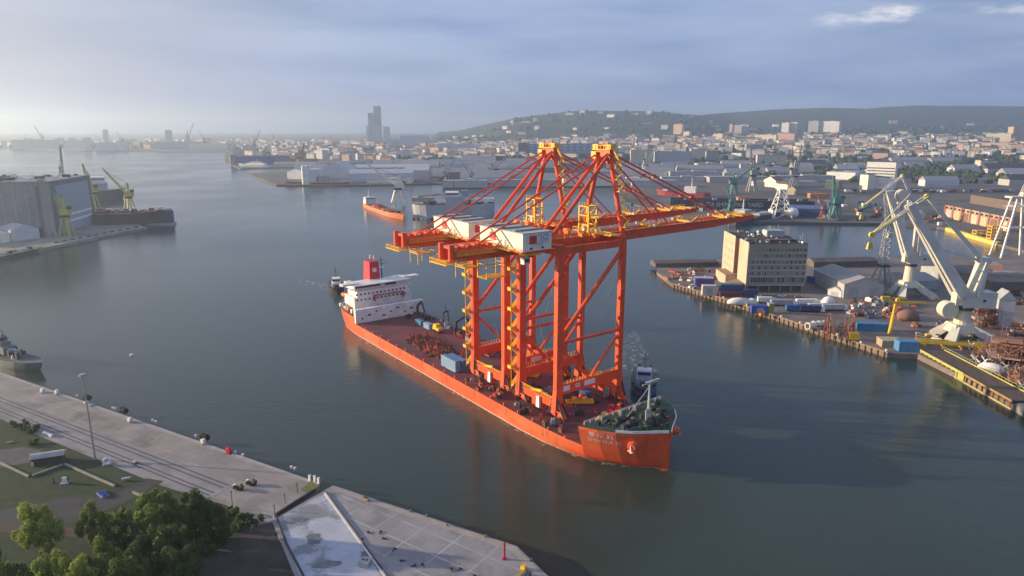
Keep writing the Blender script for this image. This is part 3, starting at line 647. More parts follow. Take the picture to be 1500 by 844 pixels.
    for (y0, z0, y1, z1) in ((.2, 2.1, 1.7, 2.1), (1.7, 2.1, 1.7, -.8), (.2, -.8, 1.7, -.8), (2.6, 2.1, 4.4, 2.1), (2.6, .7, 4.4, .7), (2.6, 2.1, 2.6, -.8), (4.4, 2.1, 4.4, -.8), (3.5, .7, 3.5, -.8)):
        b.bar((hx + 12.55, hy + y0, hz + z0), (hx + 12.55, hy + y1, hz + z1), .1, .28) if z0 == z1 else b.bar((hx + 12.55, hy + y0, hz + z0), (hx + 12.55, hy + y1, hz + z1), .28, .1)
    b.build('emblem_outline', bl, hs)
    MB().box((hx - 4.5, hy - 6.06, hz + .5), (3.4, .1, 2.4)).build('emblem', em, hs)
    # A-frame, apex, stays
    ZT = 94.6
    for i in (-1, 1):
        MB().tube((i * X, Y, 64), (i * 2.6, Y, ZT), 1.0, .85, n=12).build('a_frame_leg', RED, r)
        MB().tube((i * 2.3, Y - .8, ZT - 1), (i * 3.1, -13.5, 65), .72, n=10).build('backstay', RED, r)
        MB().tube((i * 2.8, Y - 1, ZT), (i * 3.1, -47, 65), .36, n=8).build('tie_rod', RED, r)
        MB().tube((i * 2.6, Y + 1, ZT), (i * 2.9, 87, 66.5), .34, n=8).build('forestay', RED, r)
        MB().tube((i * 2.0, Y + 1, ZT - 1.5), (i * 2.9, 49, 66), .34, n=8).build('forestay', RED, r)
        for k in (.33, .66):
            p = Vector((i * 2.6, Y + 1, ZT)).lerp(Vector((i * 2.9, 87, 66.5)), k); MB().box(p, (.9, 1.8, 1.2)).build('stay_joint', RED, r)
    ax = MB().box((0, Y, ZT), (7.6, 2.6, 2.4)).box((-2.6, Y, ZT - 2.2), (2.4, 2.4, 2.4)).box((2.6, Y, ZT - 2.2), (2.4, 2.4, 2.4)).build('apex_beam', RED, r)
    b = MB().box((0, Y, ZT + 1.4), (9.4, 4.6, .3)).box((-3.2, Y - 1, ZT + 2.4), (2.8, 2.2, 1.8)).box((2.6, Y + .4, ZT + 2.4), (2.2, 2.4, 1.6))
    for k in range(7):
        for y in (-2.2, 2.2): b.box((-4.6 + k * 1.53, Y + y, ZT + 2.2), (.15, .15, 1.4))
    for y in (-2.2, 2.2): b.bar((-4.6, Y + y, ZT + 2.9), (4.6, Y + y, ZT + 2.9), .16)
    b.bar((4.6, Y, ZT + 1.4), (8.2, Y + 1, ZT - 4.6), .9, .5); b.box((-3.6, Y - 2.4, ZT - .6), (2.6, .3, 2.6))
    b.build('apex_platform', YEL, ax)
    MB().tube((-1.2, Y - .5, ZT + 2.6), (-1.2, Y + .5, ZT + 2.6), 1.2, n=12).tube((1.0, Y - .5, ZT + 2.6), (1.0, Y + .5, ZT + 2.6), 1.2, n=12).build('sheave', RED, ax)
    b = MB(); k0 = Vector((X + 1.6, Y + .6, 66)); k1 = Vector((5.6, Y + .6, ZT - 3)); n = 12
    for k in range(n):
        p = k0.lerp(k1, k / n); q = k0.lerp(k1, (k + 1) / n); o = Vector((0, 1.1 * (1 if k % 2 else -1), 0))
        b.bar(p - o, q + o, .7, .18); b.box(q + o * 1.1, (1.5, .8, .2)); b.box(q + o * 1.1 + Vector((.7, 0, .6)), (.12, .9, 1.1))
    b.build('a_frame_stair', YEL, r)
    # yellow hoist frame and cabinets on the girder
    b = MB()
    for x in (-2.6, 2.6):
        for y in (5.5, 9.5): b.bar((x, y, 65), (x, y, 75.5), .55)
    for z in (68.5, 72, 75.4):
        for x in (-2.6, 2.6): b.bar((x, 5.5, z), (x, 9.5, z), .4)
        for y in (5.5, 9.5): b.bar((-2.6, y, z), (2.6, y, z), .4)
    for x in (-2.6, 2.6): b.bar((x, 5.5, 65.5), (x, 9.5, 68.5), .3).bar((x, 9.5, 68.5), (x, 5.5, 72), .3).bar((x, 5.5, 72), (x, 9.5, 75.4), .3)
    rail(b, -2.6, 5.5, 9.5, 75.5, 1.2, 1.3); rail(b, 2.6, 5.5, 9.5, 75.5, 1.2, 1.3)
    b.build('hoist_frame', YEL, r)
    MB().box((-3.9, 9.5, 66.8), (1.5, 1.6, 3.0)).build('cabinet', WHT, r)
    MB().box((-6.2, 12, 66), (1.4, 1.6, 2.0)).build('cabinet', WHT, r)
    b = MB().box((0, 12, 65.1), (21, 5.5, .3)); rail(b, -10.4, 9.3, 14.7, 65.2); rail(b, 10.4, 9.3, 14.7, 65.2)
    for k in range(12): b.box((-10.4 + k * 1.9, 9.3, 65.8), (.15, .15, 1.2))
    b.bar((-10.4, 9.3, 66.4), (10.4, 9.3, 66.4), .15); b.build('boom_hinge_platform', YEL, r)
    for k in range(5): MB().box((-8 + k * 4, 4 - (k % 2) * 3, 65.6), (2.2, 1.6, 1.4)).build('gear_cover', mat('orange_cover', (.8, .22, .03), .5), r)
    b = MB().box((0, 16.6, 61.0), (22, 1.6, .2))
    for k in range(10): b.box((-10.5 + k * 2.3, 17.4, 61.6), (.14, .14, 1.2))
    b.bar((-10.6, 17.4, 62.2), (10.6, 17.4, 62.2), .14); b.build('beam_walkway', YEL, r)
    # stair tower on the stern side of the shore-side leg
    b = MB(); z = 5.0; n = 14; dz = 54.5 / n; x = -X - 2.3
    for k in range(n):
        y0, y1 = (-Y - 2.4, -Y + 1.4) if k % 2 == 0 else (-Y + 1.4, -Y - 2.4)
        b.bar((x - .6, y0, z), (x - .6, y1, z + dz), 1.1, .42)
        b.bar((x - 1.1, y0, z + 1.1), (x - 1.1, y1, z + dz + 1.1), .2).bar((x - .1, y0, z + 1.1), (x - .1, y1, z + dz + 1.1), .2).bar((x - 1.1, y0, z + .6), (x - 1.1, y1, z + dz + .6), .16)
        yl = y1 + (.7 if y1 > y0 else -.7)
        b.box((x - .4, yl, z + dz), (2.2, 1.5, .2)); b.box((x - 1.5, yl, z + dz + .6), (.14, 1.5, 1.2)); b.box((x - .4, yl + (.7 if y1 > y0 else -.7), z + dz + .6), (2.2, .14, 1.2))
        z += dz
    for yy in (-Y - 3.6, -Y + 2.7): b.bar((x + .6, yy, 4.6), (x + .6, yy, 60), .16)
    b.build('stair_tower', YEL, r)
    b = MB().box((-X - 2, -Y - 1, 60.2), (5.2, 5.5, .25))
    for k in range(5): b.box((-X - 4.4 + k * 1.2, -Y - 3.7, 60.9), (.15, .15, 1.3))
    b.bar((-X - 4.6, -Y - 3.7, 61.5), (-X + .4, -Y - 3.7, 61.5), .16); b.build('stair_head', YEL, r)
    return r
def crane_sign(r, num, bow):
    m = mat('sign_white', (.72, .70, .68), .5, .08); x = 11.1 * bow + .82
    for y, w_ in ((-11.8, 3.2), (3.2 - 3.6, 5.4)):
        MB().box((x, y, 11.0), (.12, w_, 2.0)).build('sign_plate', m, r)
    put_text('crane_number', num, 2.4, m, r, (x + .05, -6.4, 11.0), (0, 1, 0), (0, 0, 1))
CR = sts_crane()
CR2 = copy_tree(CR, loc=tuple(sw(-32.5, 0, 6.02)), label='orange red gantry crane 01 standing further astern on the heavy lift ship')
crane_sign(CR, '02', 1); crane_sign(CR2, '01', 1)

# cargo and gear standing on the ship deck
def crate(name, label, cat, s, t, d, m, rz=0, z=6.03, group=None, ribs=True, top=None):
    r = thing(name, label, cat, tuple(sw(s, t, z)), STH + rz, group)
    MB().box((0, 0, d[2] / 2), d).build('body', m, r)
    if ribs:
        b = MB()
        n = max(3, int(d[0] / 1.1))
        for k in range(n):
            for sg in (-1, 1): b.box((-d[0] / 2 + (k + .5) * d[0] / n, sg * (d[1] / 2 + .03), d[2] / 2), (.3, .08, d[2] * .9))
        b.build('rib', m, r)
        for sg in (-1, 1): MB().box((d[0] / 2 + .03, sg * d[1] / 4, d[2] / 2), (.06, d[1] / 2 - .1, d[2] * .92)).build('door', m, r)
        MB().box((0, 0, d[2] + .04), (d[0] * .97, d[1] * .9, .07)).build('roof', top or m, r)
    return r
M_CB = mat('container_blue', (.09, .20, .36), .55, .15, .5, spot=(.16, .28, .42), amt=.5)
M_CL = mat('container_pale', (.20, .33, .48), .55, .12, .5)
crate('container', 'blue shipping container on the ship deck, nearer the ship side of the stacked pair', 'container', -57.5, -19.5, (12.2, 2.6, 5.0), M_CL, group='blue containers on the ship deck', top=M_CB)
crate('container', 'blue shipping container beside the crane stair, on the inner side of its pair', 'container', -56.5, -16.6, (12.2, 2.6, 5.0), M_CB, group='blue containers on the ship deck')
crate('container', 'pale blue small container astern of the yellow machine on deck', 'container', -118, 3.2, (6.1, 2.6, 2.8), M_CL)
crate('container', 'mid blue small container between white bulkhead and pale blue container', 'container', -126, 2.5, (6.1, 2.6, 2.8), M_CB)
crate('container', 'crimson container on deck inside the legs of crane 01', 'container', -47, 6, (9, 3, 2.8), M_FUN)
crate('container', 'dark blue box on deck between the legs of crane 02', 'container', 2, 6, (6, 2.6, 2.8), BLU)
for i, (s, t) in enumerate(((34.8, -15), (34.9, -6), (34.9, 1))):
    crate('deck_locker', ['grey white locker at the starboard end of the green forecastle', 'grey white locker in the middle of the forecastle edge', 'grey white locker nearest the blue tug on the forecastle edge'][i], 'locker', s, t, (1.6, 2.6, 1.8), mat('locker_grey', (.20, .21, .20), .7), z=13.45)
y = thing('generator_truck', 'yellow wheeled machine on deck ahead of the pale blue container', 'machine', tuple(sw(-108.5, 3.6, 6.03)), STH)
MB().box((0, 0, 2.2), (6, 3, 1.4)).box((-1, 0, 3.6), (3.2, 2.8, 1.4)).build('body', YEL, y)
MB().box((0, 0, 1.0), (6.6, 2.2, .7)).build('chassis', DRK, y)
for sx in (-2, 2):
    for sg in (-1, 1): MB().tube((sx, sg * 1.2, .7), (sx, sg * 1.6, .7), .7, n=12).build('wheel', RBR, y)
# steel brackets heaped amidships
RR = random.Random(11)
for i in range(62):
    s = RR.uniform(-108, -69); t = RR.uniform(-18, -4) - (s + 88) * .06
    o = thing('steel_bracket', 'rusty red steel bracket in the loose heap astern of the blue containers', 'steel bracket', tuple(sw(s, t, 6.03)), RR.uniform(0, 3), 'rusty steel brackets heaped on deck')
    m = RR.choice((RUST, RUST, M_HULL, mat('brown_steel', (.14, .07, .05), .8, .4, .6), mat('dusty_red', (.34, .09, .06), .8, .3, .6)))
    a = RR.uniform(1.4, 3.2)
    MB().bar((-a, -.6, .2), (a, -.4, .3), .45).bar((-a, .7, .2), (a * .8, .5, .9), .4).bar((0, -.6, .2), (0, .8, RR.uniform(1.6, 3.4)), .5).build('frame', m, o)
    MB().box((a * .4, 0, .5), (.9, 1.1, .9)).build('plate', m, o)
for i, (s, t, m, l) in enumerate(((-64, 3, RUST, 'rusty spreader frame lying on deck astern of crane 01'), (-30, 2, YEL, 'yellow spreader frame on deck inside crane 01'), (6, 0, YEL, 'yellow spreader frame on deck inside crane 02'), (22, 3, M_FUN, 'dusty pink spreader frame between crane 02 and the forecastle'), (23, -4, YEL, 'dirty yellow spreader frame ahead of crane 02'))):
    o = thing('spreader_frame', l, 'spreader', tuple(sw(s, t, 6.03)), STH + .5 * i, 'spreader frames on deck')
    MB().box((0, -1.1, 1), (11, .5, 1)).box((0, 1.1, 1), (11, .5, 1)).build('side_rail', m, o)
    for k in (-5, -1.5, 1.5, 5): MB().box((k, 0, 1), (.7, 2.0, .8)).build('cross_member', m, o)
    for k in (-1, 1): MB().box((k * 2, 0, 2.0), (1.8, 1.8, 1.3)).build('headblock', m, o)
# dark hydraulic deck cranes beyond the starboard containers
for i, (s, t, a, l) in enumerate(((-146, 12, 1, 'dark folding crane at the port end of the white ship bulkhead'), (-113, 11, 0, 'black portal winch with white base on the port deck'), (-104, 12, 1, 'dark folding crane beside the stair of crane 01 on the port deck'))):
    o = thing('deck_crane', l, 'deck crane', tuple(sw(s, t, 6.03)), STH + .4 * i, 'dark cranes on the ship deck')
    MB().box((0, 0, .6), (4.5, 3.5, 1.2), 0, .8).build('base', WHT if a == 0 else DRK, o)
    if a: 
        MB().tube((0, 0, 1.2), (0, 0, 5), .7).build('post', DRK, o); MB().bar((0, 0, 5), (5, 0, 8.5), .8, 1.0).build('boom', DRK, o); MB().bar((5, 0, 8.5), (8.5, 0, 3), .6, .8).build('jib', DRK, o)
    else:
        for sg in (-1, 1): MB().bar((0, sg * 2.4, 1), (0, sg * 2, 9), .6).build('post', DRK, o)
        MB().bar((0, -2.2, 9), (0, 2.2, 9), .7).build('crossbeam', DRK, o); MB().tube((0, 0, 9), (0, 0, 13), .2).build('mast', DRK, o)
        MB().tube((0, -1.5, 2.2), (0, 1.5, 2.2), 1.1, n=12).build('drum', GRY, o)
for i in range(120):
    zone = i % 3; s = RR.uniform(-46, 30); t = (RR.uniform(-24, -18.5), RR.uniform(-12, 12), RR.uniform(-12, 14))[zone]; s = RR.uniform(-148, 30) if zone == 2 else s
    if zone == 2: t = RR.uniform(7, 14.5)
    lab = ('small dark lashing gear along the deck edge beside the crane legs', 'dark or red fastening gear on deck between the crane legs', 'dark deck gear along the far side of the ship deck')[zone]
    o = thing('lashing_gear', lab, 'deck gear', tuple(sw(s, t, 6.03)), STH + RR.uniform(0, 3), lab + ', alike'); m = RR.choice((DRK, DRK, DRK, RUST, RED, mat('dusty_red', ()) if 'dusty_red' in MATS else RUST, GRY)); h_ = RR.uniform(.6, 2.4)
    MB().box((0, 0, h_ / 2), (RR.uniform(.8, 2.6), RR.uniform(.6, 1.8), h_), 0, RR.uniform(.5, 1)).build('body', m, o); MB().bar((-1.2, 0, .1), (1.0, .4, h_ + .6), .25).build('strut', DRK, o)
for i in range(16):
    s = [-142, -139, -98, -93, -88, -66, -62, -40, -36, -8, -4, 8, 14, 18, 26, 29][i]; t = [4, 8, 10, 13, 9, 9, 12, 9, -3, -6, 8, 7, -7, 6, -2, 7][i]
    o = thing('machinery_crate', 'dark scruffy machinery crate lashed on the maroon deck', 'crate', tuple(sw(s, t, 6.03)), STH + RR.random(), 'dark machinery crates on the maroon deck')
    m = [DRK, RUST, DRK, M_FUN, GRY][i % 5]
    MB().box((0, 0, .9), (RR.uniform(2, 4), 2, 1.8)).build('body', m, o); MB().box((.5, .2, 2.1), (1.4, 1.0, .7)).build('cover', DRK, o)
# ================================================================ right-hand shipyard
ZY = 2.52
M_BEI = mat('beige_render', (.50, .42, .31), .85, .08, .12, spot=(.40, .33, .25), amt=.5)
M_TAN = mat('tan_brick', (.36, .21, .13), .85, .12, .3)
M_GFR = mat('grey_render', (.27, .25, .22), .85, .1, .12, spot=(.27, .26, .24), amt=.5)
M_RF = mat('tar_roof', (.06, .058, .06), .9, .3, .3)
def office():
    r = thing('office_block', 'beige multi storey office block with sunlit blank end walls on the harbour point', 'office building', (157, 446, ZY))
    H = 32.5
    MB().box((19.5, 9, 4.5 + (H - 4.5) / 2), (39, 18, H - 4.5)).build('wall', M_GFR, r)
    MB().box((19.5, 10, 2.2), (37, 15.4, 4.4)).build('ground_floor', mat('dark_plinth', (.13, .115, .10), .8), r)
    for i in range(6): MB().box((1.2 + i * 7.3, .9, 2.2), (.9, .9, 4.4)).build('column', M_GFR, r)
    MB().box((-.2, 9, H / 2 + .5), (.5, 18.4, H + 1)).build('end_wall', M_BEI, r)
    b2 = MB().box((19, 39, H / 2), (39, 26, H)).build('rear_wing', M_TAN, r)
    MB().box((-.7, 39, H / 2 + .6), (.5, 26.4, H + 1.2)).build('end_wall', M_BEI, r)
    for k in range(5):
        for j in range(3): MB().box((-1.0, 31 + j * 7.5, 6 + k * 5.4), (.14, 2.2, 1.6)).build('window', mat('lit_pane', (.42, .36, .27), .3), b2)
    MB().box((20, 22, H / 2), (30, 8, H)).build('stair_core', M_TAN, r)
    q0 = random.Random(2); PANES = [GLS, GLS, GLS, mat('pane_blind', (.20, .19, .17), .5), mat('pane_sky', (.10, .12, .15), .2)]
    for z in (4.6, 10.6, 14.6, 18.6, 22.3, 26.6):
        MB().box((19.8, -.18, z), (38.6, .4, .55)).build('string_course', mat('ledge', (.40, .38, .35), .8), r)
    for k, (z, n, w_, h_) in enumerate(((8.2, 22, .9, 3.2), (12.6, 9, 1.2, 1.3), (16.6, 9, 1.2, 1.3), (20.4, 13, 1.2, 1.5), (24.6, 12, 1.5, 1.5), (28.6, 12, 1.5, 1.5))):
        x0 = 3.5 if k < 4 else 9
        for i in range(n):
            if k == 0 and i == 10: continue
            MB().box((x0 + i * (37.4 - x0) / (n - 1), -.06, z), (w_, .16, h_)).build('window', q0.choice(PANES), r)
    MB().box((19.5, 9, H + .15), (39, 18, .3)).build('roof', M_RF, r); MB().box((19, 39, H + .15), (39, 26, .3)).build('roof', M_RF, r); MB().box((20, 22, H + .12), (30, 8, .25)).build('roof', M_RF, r)
    MB().box((4.4, -.3, 29.5), (8.6, .5, 5.8)).build('blank_panel', M_GFR, r)
    MB().box((22, 8, H + 1.1), (14, 5, 1.8)).build('roof_plant', mat('rust_roof', (.16, .10, .08), .9, .3, .5), r)
    MB().box((28, 33, H + 2.4), (12, 9, 4.4)).build('penthouse', GRY, r); MB().box((21.7, 33, H + 3), (.5, 8, 2.6)).build('penthouse_wall', CRM, r)
    q = random.Random(5)
    for i in range(46):
        x, y = q.uniform(1, 38), q.choice((q.uniform(.6, 17), q.uniform(28, 51), q.uniform(.6, 17)))
        MB().box((x, y, H + .9), (q.uniform(.6, 2.4), q.uniform(.6, 1.6), q.uniform(.7, 1.8)), q.random()).build('roof_vent', q.choice((DRK, GRY, WHT, M_RF)), r)
    for x, y, h in ((-2, 40, 10), (35, 4, 5), (38, 8, 6), (30, 30, 9)): MB().tube((x, y, H), (x, y, H + h), .14).build('aerial', GRY, r)
office()
def hall(name, label, cat, pl, pr, depth, he, hr, wm, rm, z=ZY, open_=None, group=None, along=True, doors=0):
    """gabled hall; pl,pr = ground points of its front edge; ridge runs away from the camera (along) or parallel to the front"""
    pl, pr = Vector(pl), Vector(pr); d = pr - pl; w_ = d.length; rz = math.atan2(d.y, d.x)
    r = thing(name, label, cat, (pl.x, pl.y, z), rz, group)
    b = MB(); o = .25
    if along:
        prof = [(0, 0), (w_, 0), (w_, he), (w_ / 2, hr), (0, he)]; b.side(prof, 0, depth); b.build('wall', wm, r)
        b = MB().side([(-o, he + .04), (w_ / 2, hr + .06), (w_ / 2, hr + .36), (-o, he + .34)], -.3, depth + .3).side([(w_ / 2, hr + .06), (w_ + o, he + .04), (w_ + o, he + .34), (w_ / 2, hr + .36)], -.3, depth + .3); b.build('roof', rm, r)
    else:
        b.add([(0, 0, 0), (w_, 0, 0), (w_, depth, 0), (0, depth, 0), (0, 0, he), (w_, 0, he), (w_, depth, he), (0, depth, he), (0, depth / 2, hr), (w_, depth / 2, hr)], [(0, 1, 5, 4), (1, 2, 6, 9, 5), (2, 3, 7, 6), (3, 0, 4, 8, 7), (4, 5, 9, 8), (6, 7, 8, 9)]); b.build('wall', wm, r)
        b = MB().add([(-o, -o, he), (w_ + o, -o, he), (w_ + o, depth / 2, hr + .1), (-o, depth / 2, hr + .1), (-o, -o, he + .3), (w_ + o, -o, he + .3), (w_ + o, depth / 2, hr + .4), (-o, depth / 2, hr + .4)], [(3, 2, 1, 0), (4, 5, 6, 7), (0, 1, 5, 4), (1, 2, 6, 5), (2, 3, 7, 6), (3, 0, 4, 7)])
        b.add([(-o, depth + o, he), (w_ + o, depth + o, he), (w_ + o, depth / 2, hr + .1), (-o, depth / 2, hr + .1), (-o, depth + o, he + .3), (w_ + o, depth + o, he + .3), (w_ + o, depth / 2, hr + .4), (-o, depth / 2, hr + .4)], [(0, 1, 2, 3), (7, 6, 5, 4), (4, 5, 1, 0), (5, 6, 2, 1), (6, 7, 3, 2), (7, 4, 0, 3)]); b.build('roof', rm, r)
    for i in range(doors): MB().box((w_ * (i + .5) / doors, -.06, he * .38), (w_ / doors * .5, .16, he * .76)).build('door', open_ or DRK, r)
    return r
def flat(name, label, cat, pl, pr, depth, h, wm, rm, z=ZY, group=None, parapet=True, bands=None):
    pl, pr = Vector(pl), Vector(pr); d = pr - pl; w_ = d.length; rz = math.atan2(d.y, d.x)
    r = thing(name, label, cat, (pl.x, pl.y, z), rz, group)
    MB().box((w_ / 2, depth / 2, h / 2), (w_, depth, h)).build('wall', wm, r)
    MB().box((w_ / 2, depth / 2, h + .2), (w_ + .3, depth + .3, .4)).build('roof', rm, r)
    for z_, m, hh in (bands or ()): MB().box((w_ / 2, -.08, z_), (w_ * .96, .2, hh)).build('window_band', m, r)
    return r
M_SHR = mat('shed_roof_grey', (.30, .285, .29), .7, .12, .1, spot=(.25, .235, .23), amt=.6)
hall('storage_shed', 'large grey gabled storage shed beside the beige office block', 'shed', at(1235, 437, ZY), at(1293, 437, ZY), 46, 9, 13.5, mat('shed_wall', (.42, .41, .40), .8, .1, .3), M_SHR, doors=2, open_=GRY)
hall('storage_tent', 'white plastic storage tent leaning against the grey shed', 'tent', at(1212, 432, ZY), at(1232, 436, ZY), 28, 3.5, 6, mat('tent_white', (.55, .56, .58), .7, .1, .4), mat('tent_white', ()), doors=1, open_=GRY)
flat('annex', 'sunlit cream annex at the foot of the tall beige end wall', 'annex', at(1048, 408, ZY), at(1062, 418, ZY), 12, 7, M_BEI, M_TAN)
flat('annex', 'low brick annex tucked behind the blue container by the office block', 'annex', at(1062, 424, ZY), at(1083, 428, ZY), 14, 5, M_TAN, M_TAN)
# containers, vans, trailers in front of the office
def box_on(name, label, cat, px, py, d, m, rz=0, group=None, top=None, ribs=False, z=ZY):
    p = at(px, py, z); r = thing(name, label, cat, (p.x, p.y, z), rz, group)
    MB().box((0, 0, d[2] / 2), d).build('body', m, r)
    MB().box((0, 0, d[2] + .06), (d[0] * .96, d[1] * .94, .12)).build('roof', top or m, r)
    if ribs:
        MB().box((0, -d[1] / 2 - .04, d[2] * .45), (d[0] * .4, .1, d[2] * .7)).build('door', GRY, r)
    return r
M_PUR = mat('violet_blue', (.12, .10, .28), .6, .15, .4)
box_on('container', 'violet blue container with a white end nearest the harbour point', 'container', 1031, 419, (13, 6, 6), M_PUR, -.1, top=mat('pale_violet', (.42, .38, .5), .6))
box_on('container', 'white boxed workshop with rusty gear stacked before it', 'container', 1038, 432, (9, 5, 6.5), mat('pinkish_white', (.5, .43, .44), .7, .15, .6), -.1, ribs=True)
box_on('container', 'tall dark blue container with maroon lower half before the office block', 'container', 1070, 432, (15, 6, 7.5), mat('navy_container', (.04, .075, .17), .6, .2, .5), -.05, top=mat('teal_top', (.06, .16, .22), .6))
box_on('container', 'maroon container under the tall dark blue one', 'container', 1070, 434, (14.8, 5.4, 3.2), mat('maroon_container', (.15, .045, .05), .6, .2, .5), -.05)
box_on('container', 'navy blue low container at the foot of the sunlit end wall', 'container', 1098, 434, (9, 5, 4.5), mat('navy_dark', (.05, .065, .15), .6), -.05)
box_on('container', 'royal blue container with pale end beside the quay edge', 'container', 1112, 458, (10, 5, 4.5), mat('royal_blue', (.05, .09, .34), .6, .2, .5), -.12, ribs=True)
box_on('container', 'long sky blue container on the open yard left of the yellow column crane', 'container', 1276, 484, (16.5, 5, 4.2), mat('sky_blue', (.05, .19, .38), .55, .15, .4), -.14, top=mat('sky_top', (.07, .24, .44), .5))
box_on('container', 'blue cube cabin on the quay edge left of the yellow pontoon', 'cabin', 1327, 513, (9.5, 6, 5), mat('cabin_blue', (.08, .22, .42), .55, .15, .5), -.1)
box_on('container', 'blue barge cabin beside the grey shed and the office block', 'container', 1191, 414, (7, 5, 4.5), BLU, 0)
def tarp(label, px, py, L, W_, H_, m, rz=0, group=None, name='covered_load'):
    p = at(px, py, ZY); r = thing(name, label, 'covered load', (p.x, p.y, ZY), rz, group); b = MB(); b.blob((0, 0, H_ * .35), 1, 5, .06, 1)
    for i, v in enumerate(b.v): b.v[i] = (v[0] * L / 2, v[1] * W_ / 2, max(.02, (v[2] - H_ * .35) * H_ * .65 + H_ * .35))
    b.build('tarpaulin', m, r, smooth=True); MB().box((0, 0, .15), (L * .9, W_ * .9, .3)).build('pallet', RUST, r); return r
tarp('long white tarpaulin covered load on the quay before the blue containers', 1082, 446, 15, 5, 4.5, WHT, -.1)
tarp('short white tarpaulin covered load right of the long one', 1101, 446, 6, 5, 4, WHT, -.1)
tarp('white hooped boat cover among the parked trailers', 1212, 450, 9, 6, 7, WHT, 0)
o = thing('pipe_section', 'white pipe section lying on the quay edge by the rusty trestles', 'pipe section', tuple(at(1187, 482, ZY)), .4); MB().tube((-2.4, 0, 1.9), (2.4, 0, 1.9), 1.9, n=16).build('shell', WHT, o); MB().tube((-2.45, 0, 1.9), (2.45, 0, 1.9), 1.4, n=12).build('bore', DRK, o); [MB().tube((x - .2, 0, 1.9), (x + .2, 0, 1.9), 2.05, n=16).build('flange', CRM, o) for x in (-2.2, 2.2)]
o = thing('pipe_section', 'long white pipe section behind the short one on the quay edge', 'pipe section', tuple(at(1199, 478, ZY)), .1); MB().tube((-3.4, 0, 1.5), (3.4, 0, 1.5), 1.5, n=16).build('shell', WHT, o); [MB().tube((x - .2, 0, 1.5), (x + .2, 0, 1.5), 1.7, n=16).build('flange', CRM, o) for x in (-3.2, 0, 3.2)]
tarp('brown tarpaulin covered mound right of the yellow column crane', 1329, 468, 13, 9, 6, mat('brown_tarp', (.22, .13, .10), .9, .2, .5), 0)
def truck(label, px, py, L, m, rz, cab=True, group='trailers parked by the office block'):
    p = at(px, py, ZY); r = thing('trailer', label, 'trailer', (p.x, p.y, ZY), rz, group)
    MB().box((0, 0, 2.5), (L, 2.6, 2.9)).build('body', m, r)
    MB().box((0, 0, .85), (L * .95, 2.0, .4)).build('chassis', DRK, r)
    if cab: MB().box((L / 2 + 1.4, 0, 1.9), (2.2, 2.5, 2.8), 0, .9).build('cab', WHT, r)
    for x in (-L * .35, -L * .22, L * .3):
        for sg in (-1, 1): MB().tube((x, sg * .95, .55), (x, sg * 1.35, .55), .55, n=8).build('wheel', RBR, r)
for a in (('white box trailer nearest the office corner', 1120, 444, 9, WHT, -.1), ('grey tank trailer below the office windows', 1144, 448, 13, GRY, -.04), ('long white curtain trailer below the right end of the office block', 1181, 447, 13, WHT, 0), ('blue flat trailer in front of the white curtain trailer', 1168, 456, 14, BLU, -.03), ('silver trailer before the white hooped boat cover', 1198, 454, 12, mat('silver', (.5, .5, .52), .5), 0), ('pale grey trailer rightmost of the parked trailers', 1219, 455, 13, mat('pale_grey', (.45, .44, .46), .6), .02), ('dark blue trailer second in the front row of trailers', 1186, 457, 12, mat('navy_dark', ()), -.05)):
    truck(*a)
def car(label, px, py, m, rz, z=ZY, sc=1):
    p = at(px, py, z); r = thing('parked_car', label, 'car', (p.x, p.y, z), rz, 'cars parked in the shipyard'); r.scale = (sc, sc, sc)
    MB().box((0, 0, .75), (4.4, 1.8, .8), 0, .96).build('body', m, r); MB().box((-.2, 0, 1.4), (2.4, 1.6, .6), 0, .8).build('cabin', GLS, r); MB().box((-.2, 0, 1.74), (1.8, 1.3, .1)).build('roof', m, r)
    for x in (-1.4, 1.4):
        for sg in (-1, 1): MB().tube((x, sg * .7, .35), (x, sg * .95, .35), .36, n=8).build('wheel', RBR, r)
car('white car parked beneath the left end of the office front', 1110, 435, WHT, .2); car('white car parked beneath the middle of the office front', 1146, 435, WHT, .1); car('grey car parked at the right end of the office front', 1168, 436, GRY, .1)
car('white van at the quay end by the harbour point', 1012, 412, WHT, .8, sc=1.5); car('white van beside the violet blue container', 1014, 422, WHT, .4, sc=1.3); car('white van parked beside the rusty scaffold stacks', 1434, 490, WHT, .1, sc=1.4)
# quay wall of the yard: timber fenders, bollards
E0 = [at(985, 416, 2.5), at(1060, 438, 2.5), at(1180, 478, 2.5), at(1300, 517, 2.5)]
M_TIM = mat('fender_timber', (.22, .13, .07), .9, .3, 1)
for a, c in zip(E0, E0[1:]):
    n = int((c - a).length / 3.4); dd = (c - a).normalized(); nn = Vector((dd.y, -dd.x, 0))
    for i in range(n):
        p = a.lerp(c, (i + .5) / n); o = thing('fender_pile', 'brown timber fender pile in the row along the shipyard quay wall', 'fender pile', (p.x + nn.x * .35, p.y + nn.y * .35, 0), math.atan2(dd.y, dd.x), 'fender piles along the shipyard quay')
        MB().box((0, 0, 1.0), (.9, .6, 3.2)).build('timber', M_TIM, o)
        if i % 4 == 1:
            p2 = p - nn * 1.4; o = thing('bollard', 'pale iron bollard on the shipyard quay edge', 'bollard', (p2.x, p2.y, ZY), 0, 'bollards along the shipyard quay'); MB().tube((0, 0, 0), (0, 0, .7), .45, .4).build('post', CRM, o); MB().tube((0, 0, .7), (0, 0, 1.0), .65).build('cap', CRM, o)
for a, c in zip(E0, E0[1:]):
    dd = (c - a).normalized(); nn = Vector((-dd.y, dd.x, 0)); setting(MB().prism([a, c, c + nn * 1.4, a + nn * 1.4], 2.49, 2.75).build('quay_coping', mat('tan_coping', (.40, .28, .20), .85, .2, .3)))
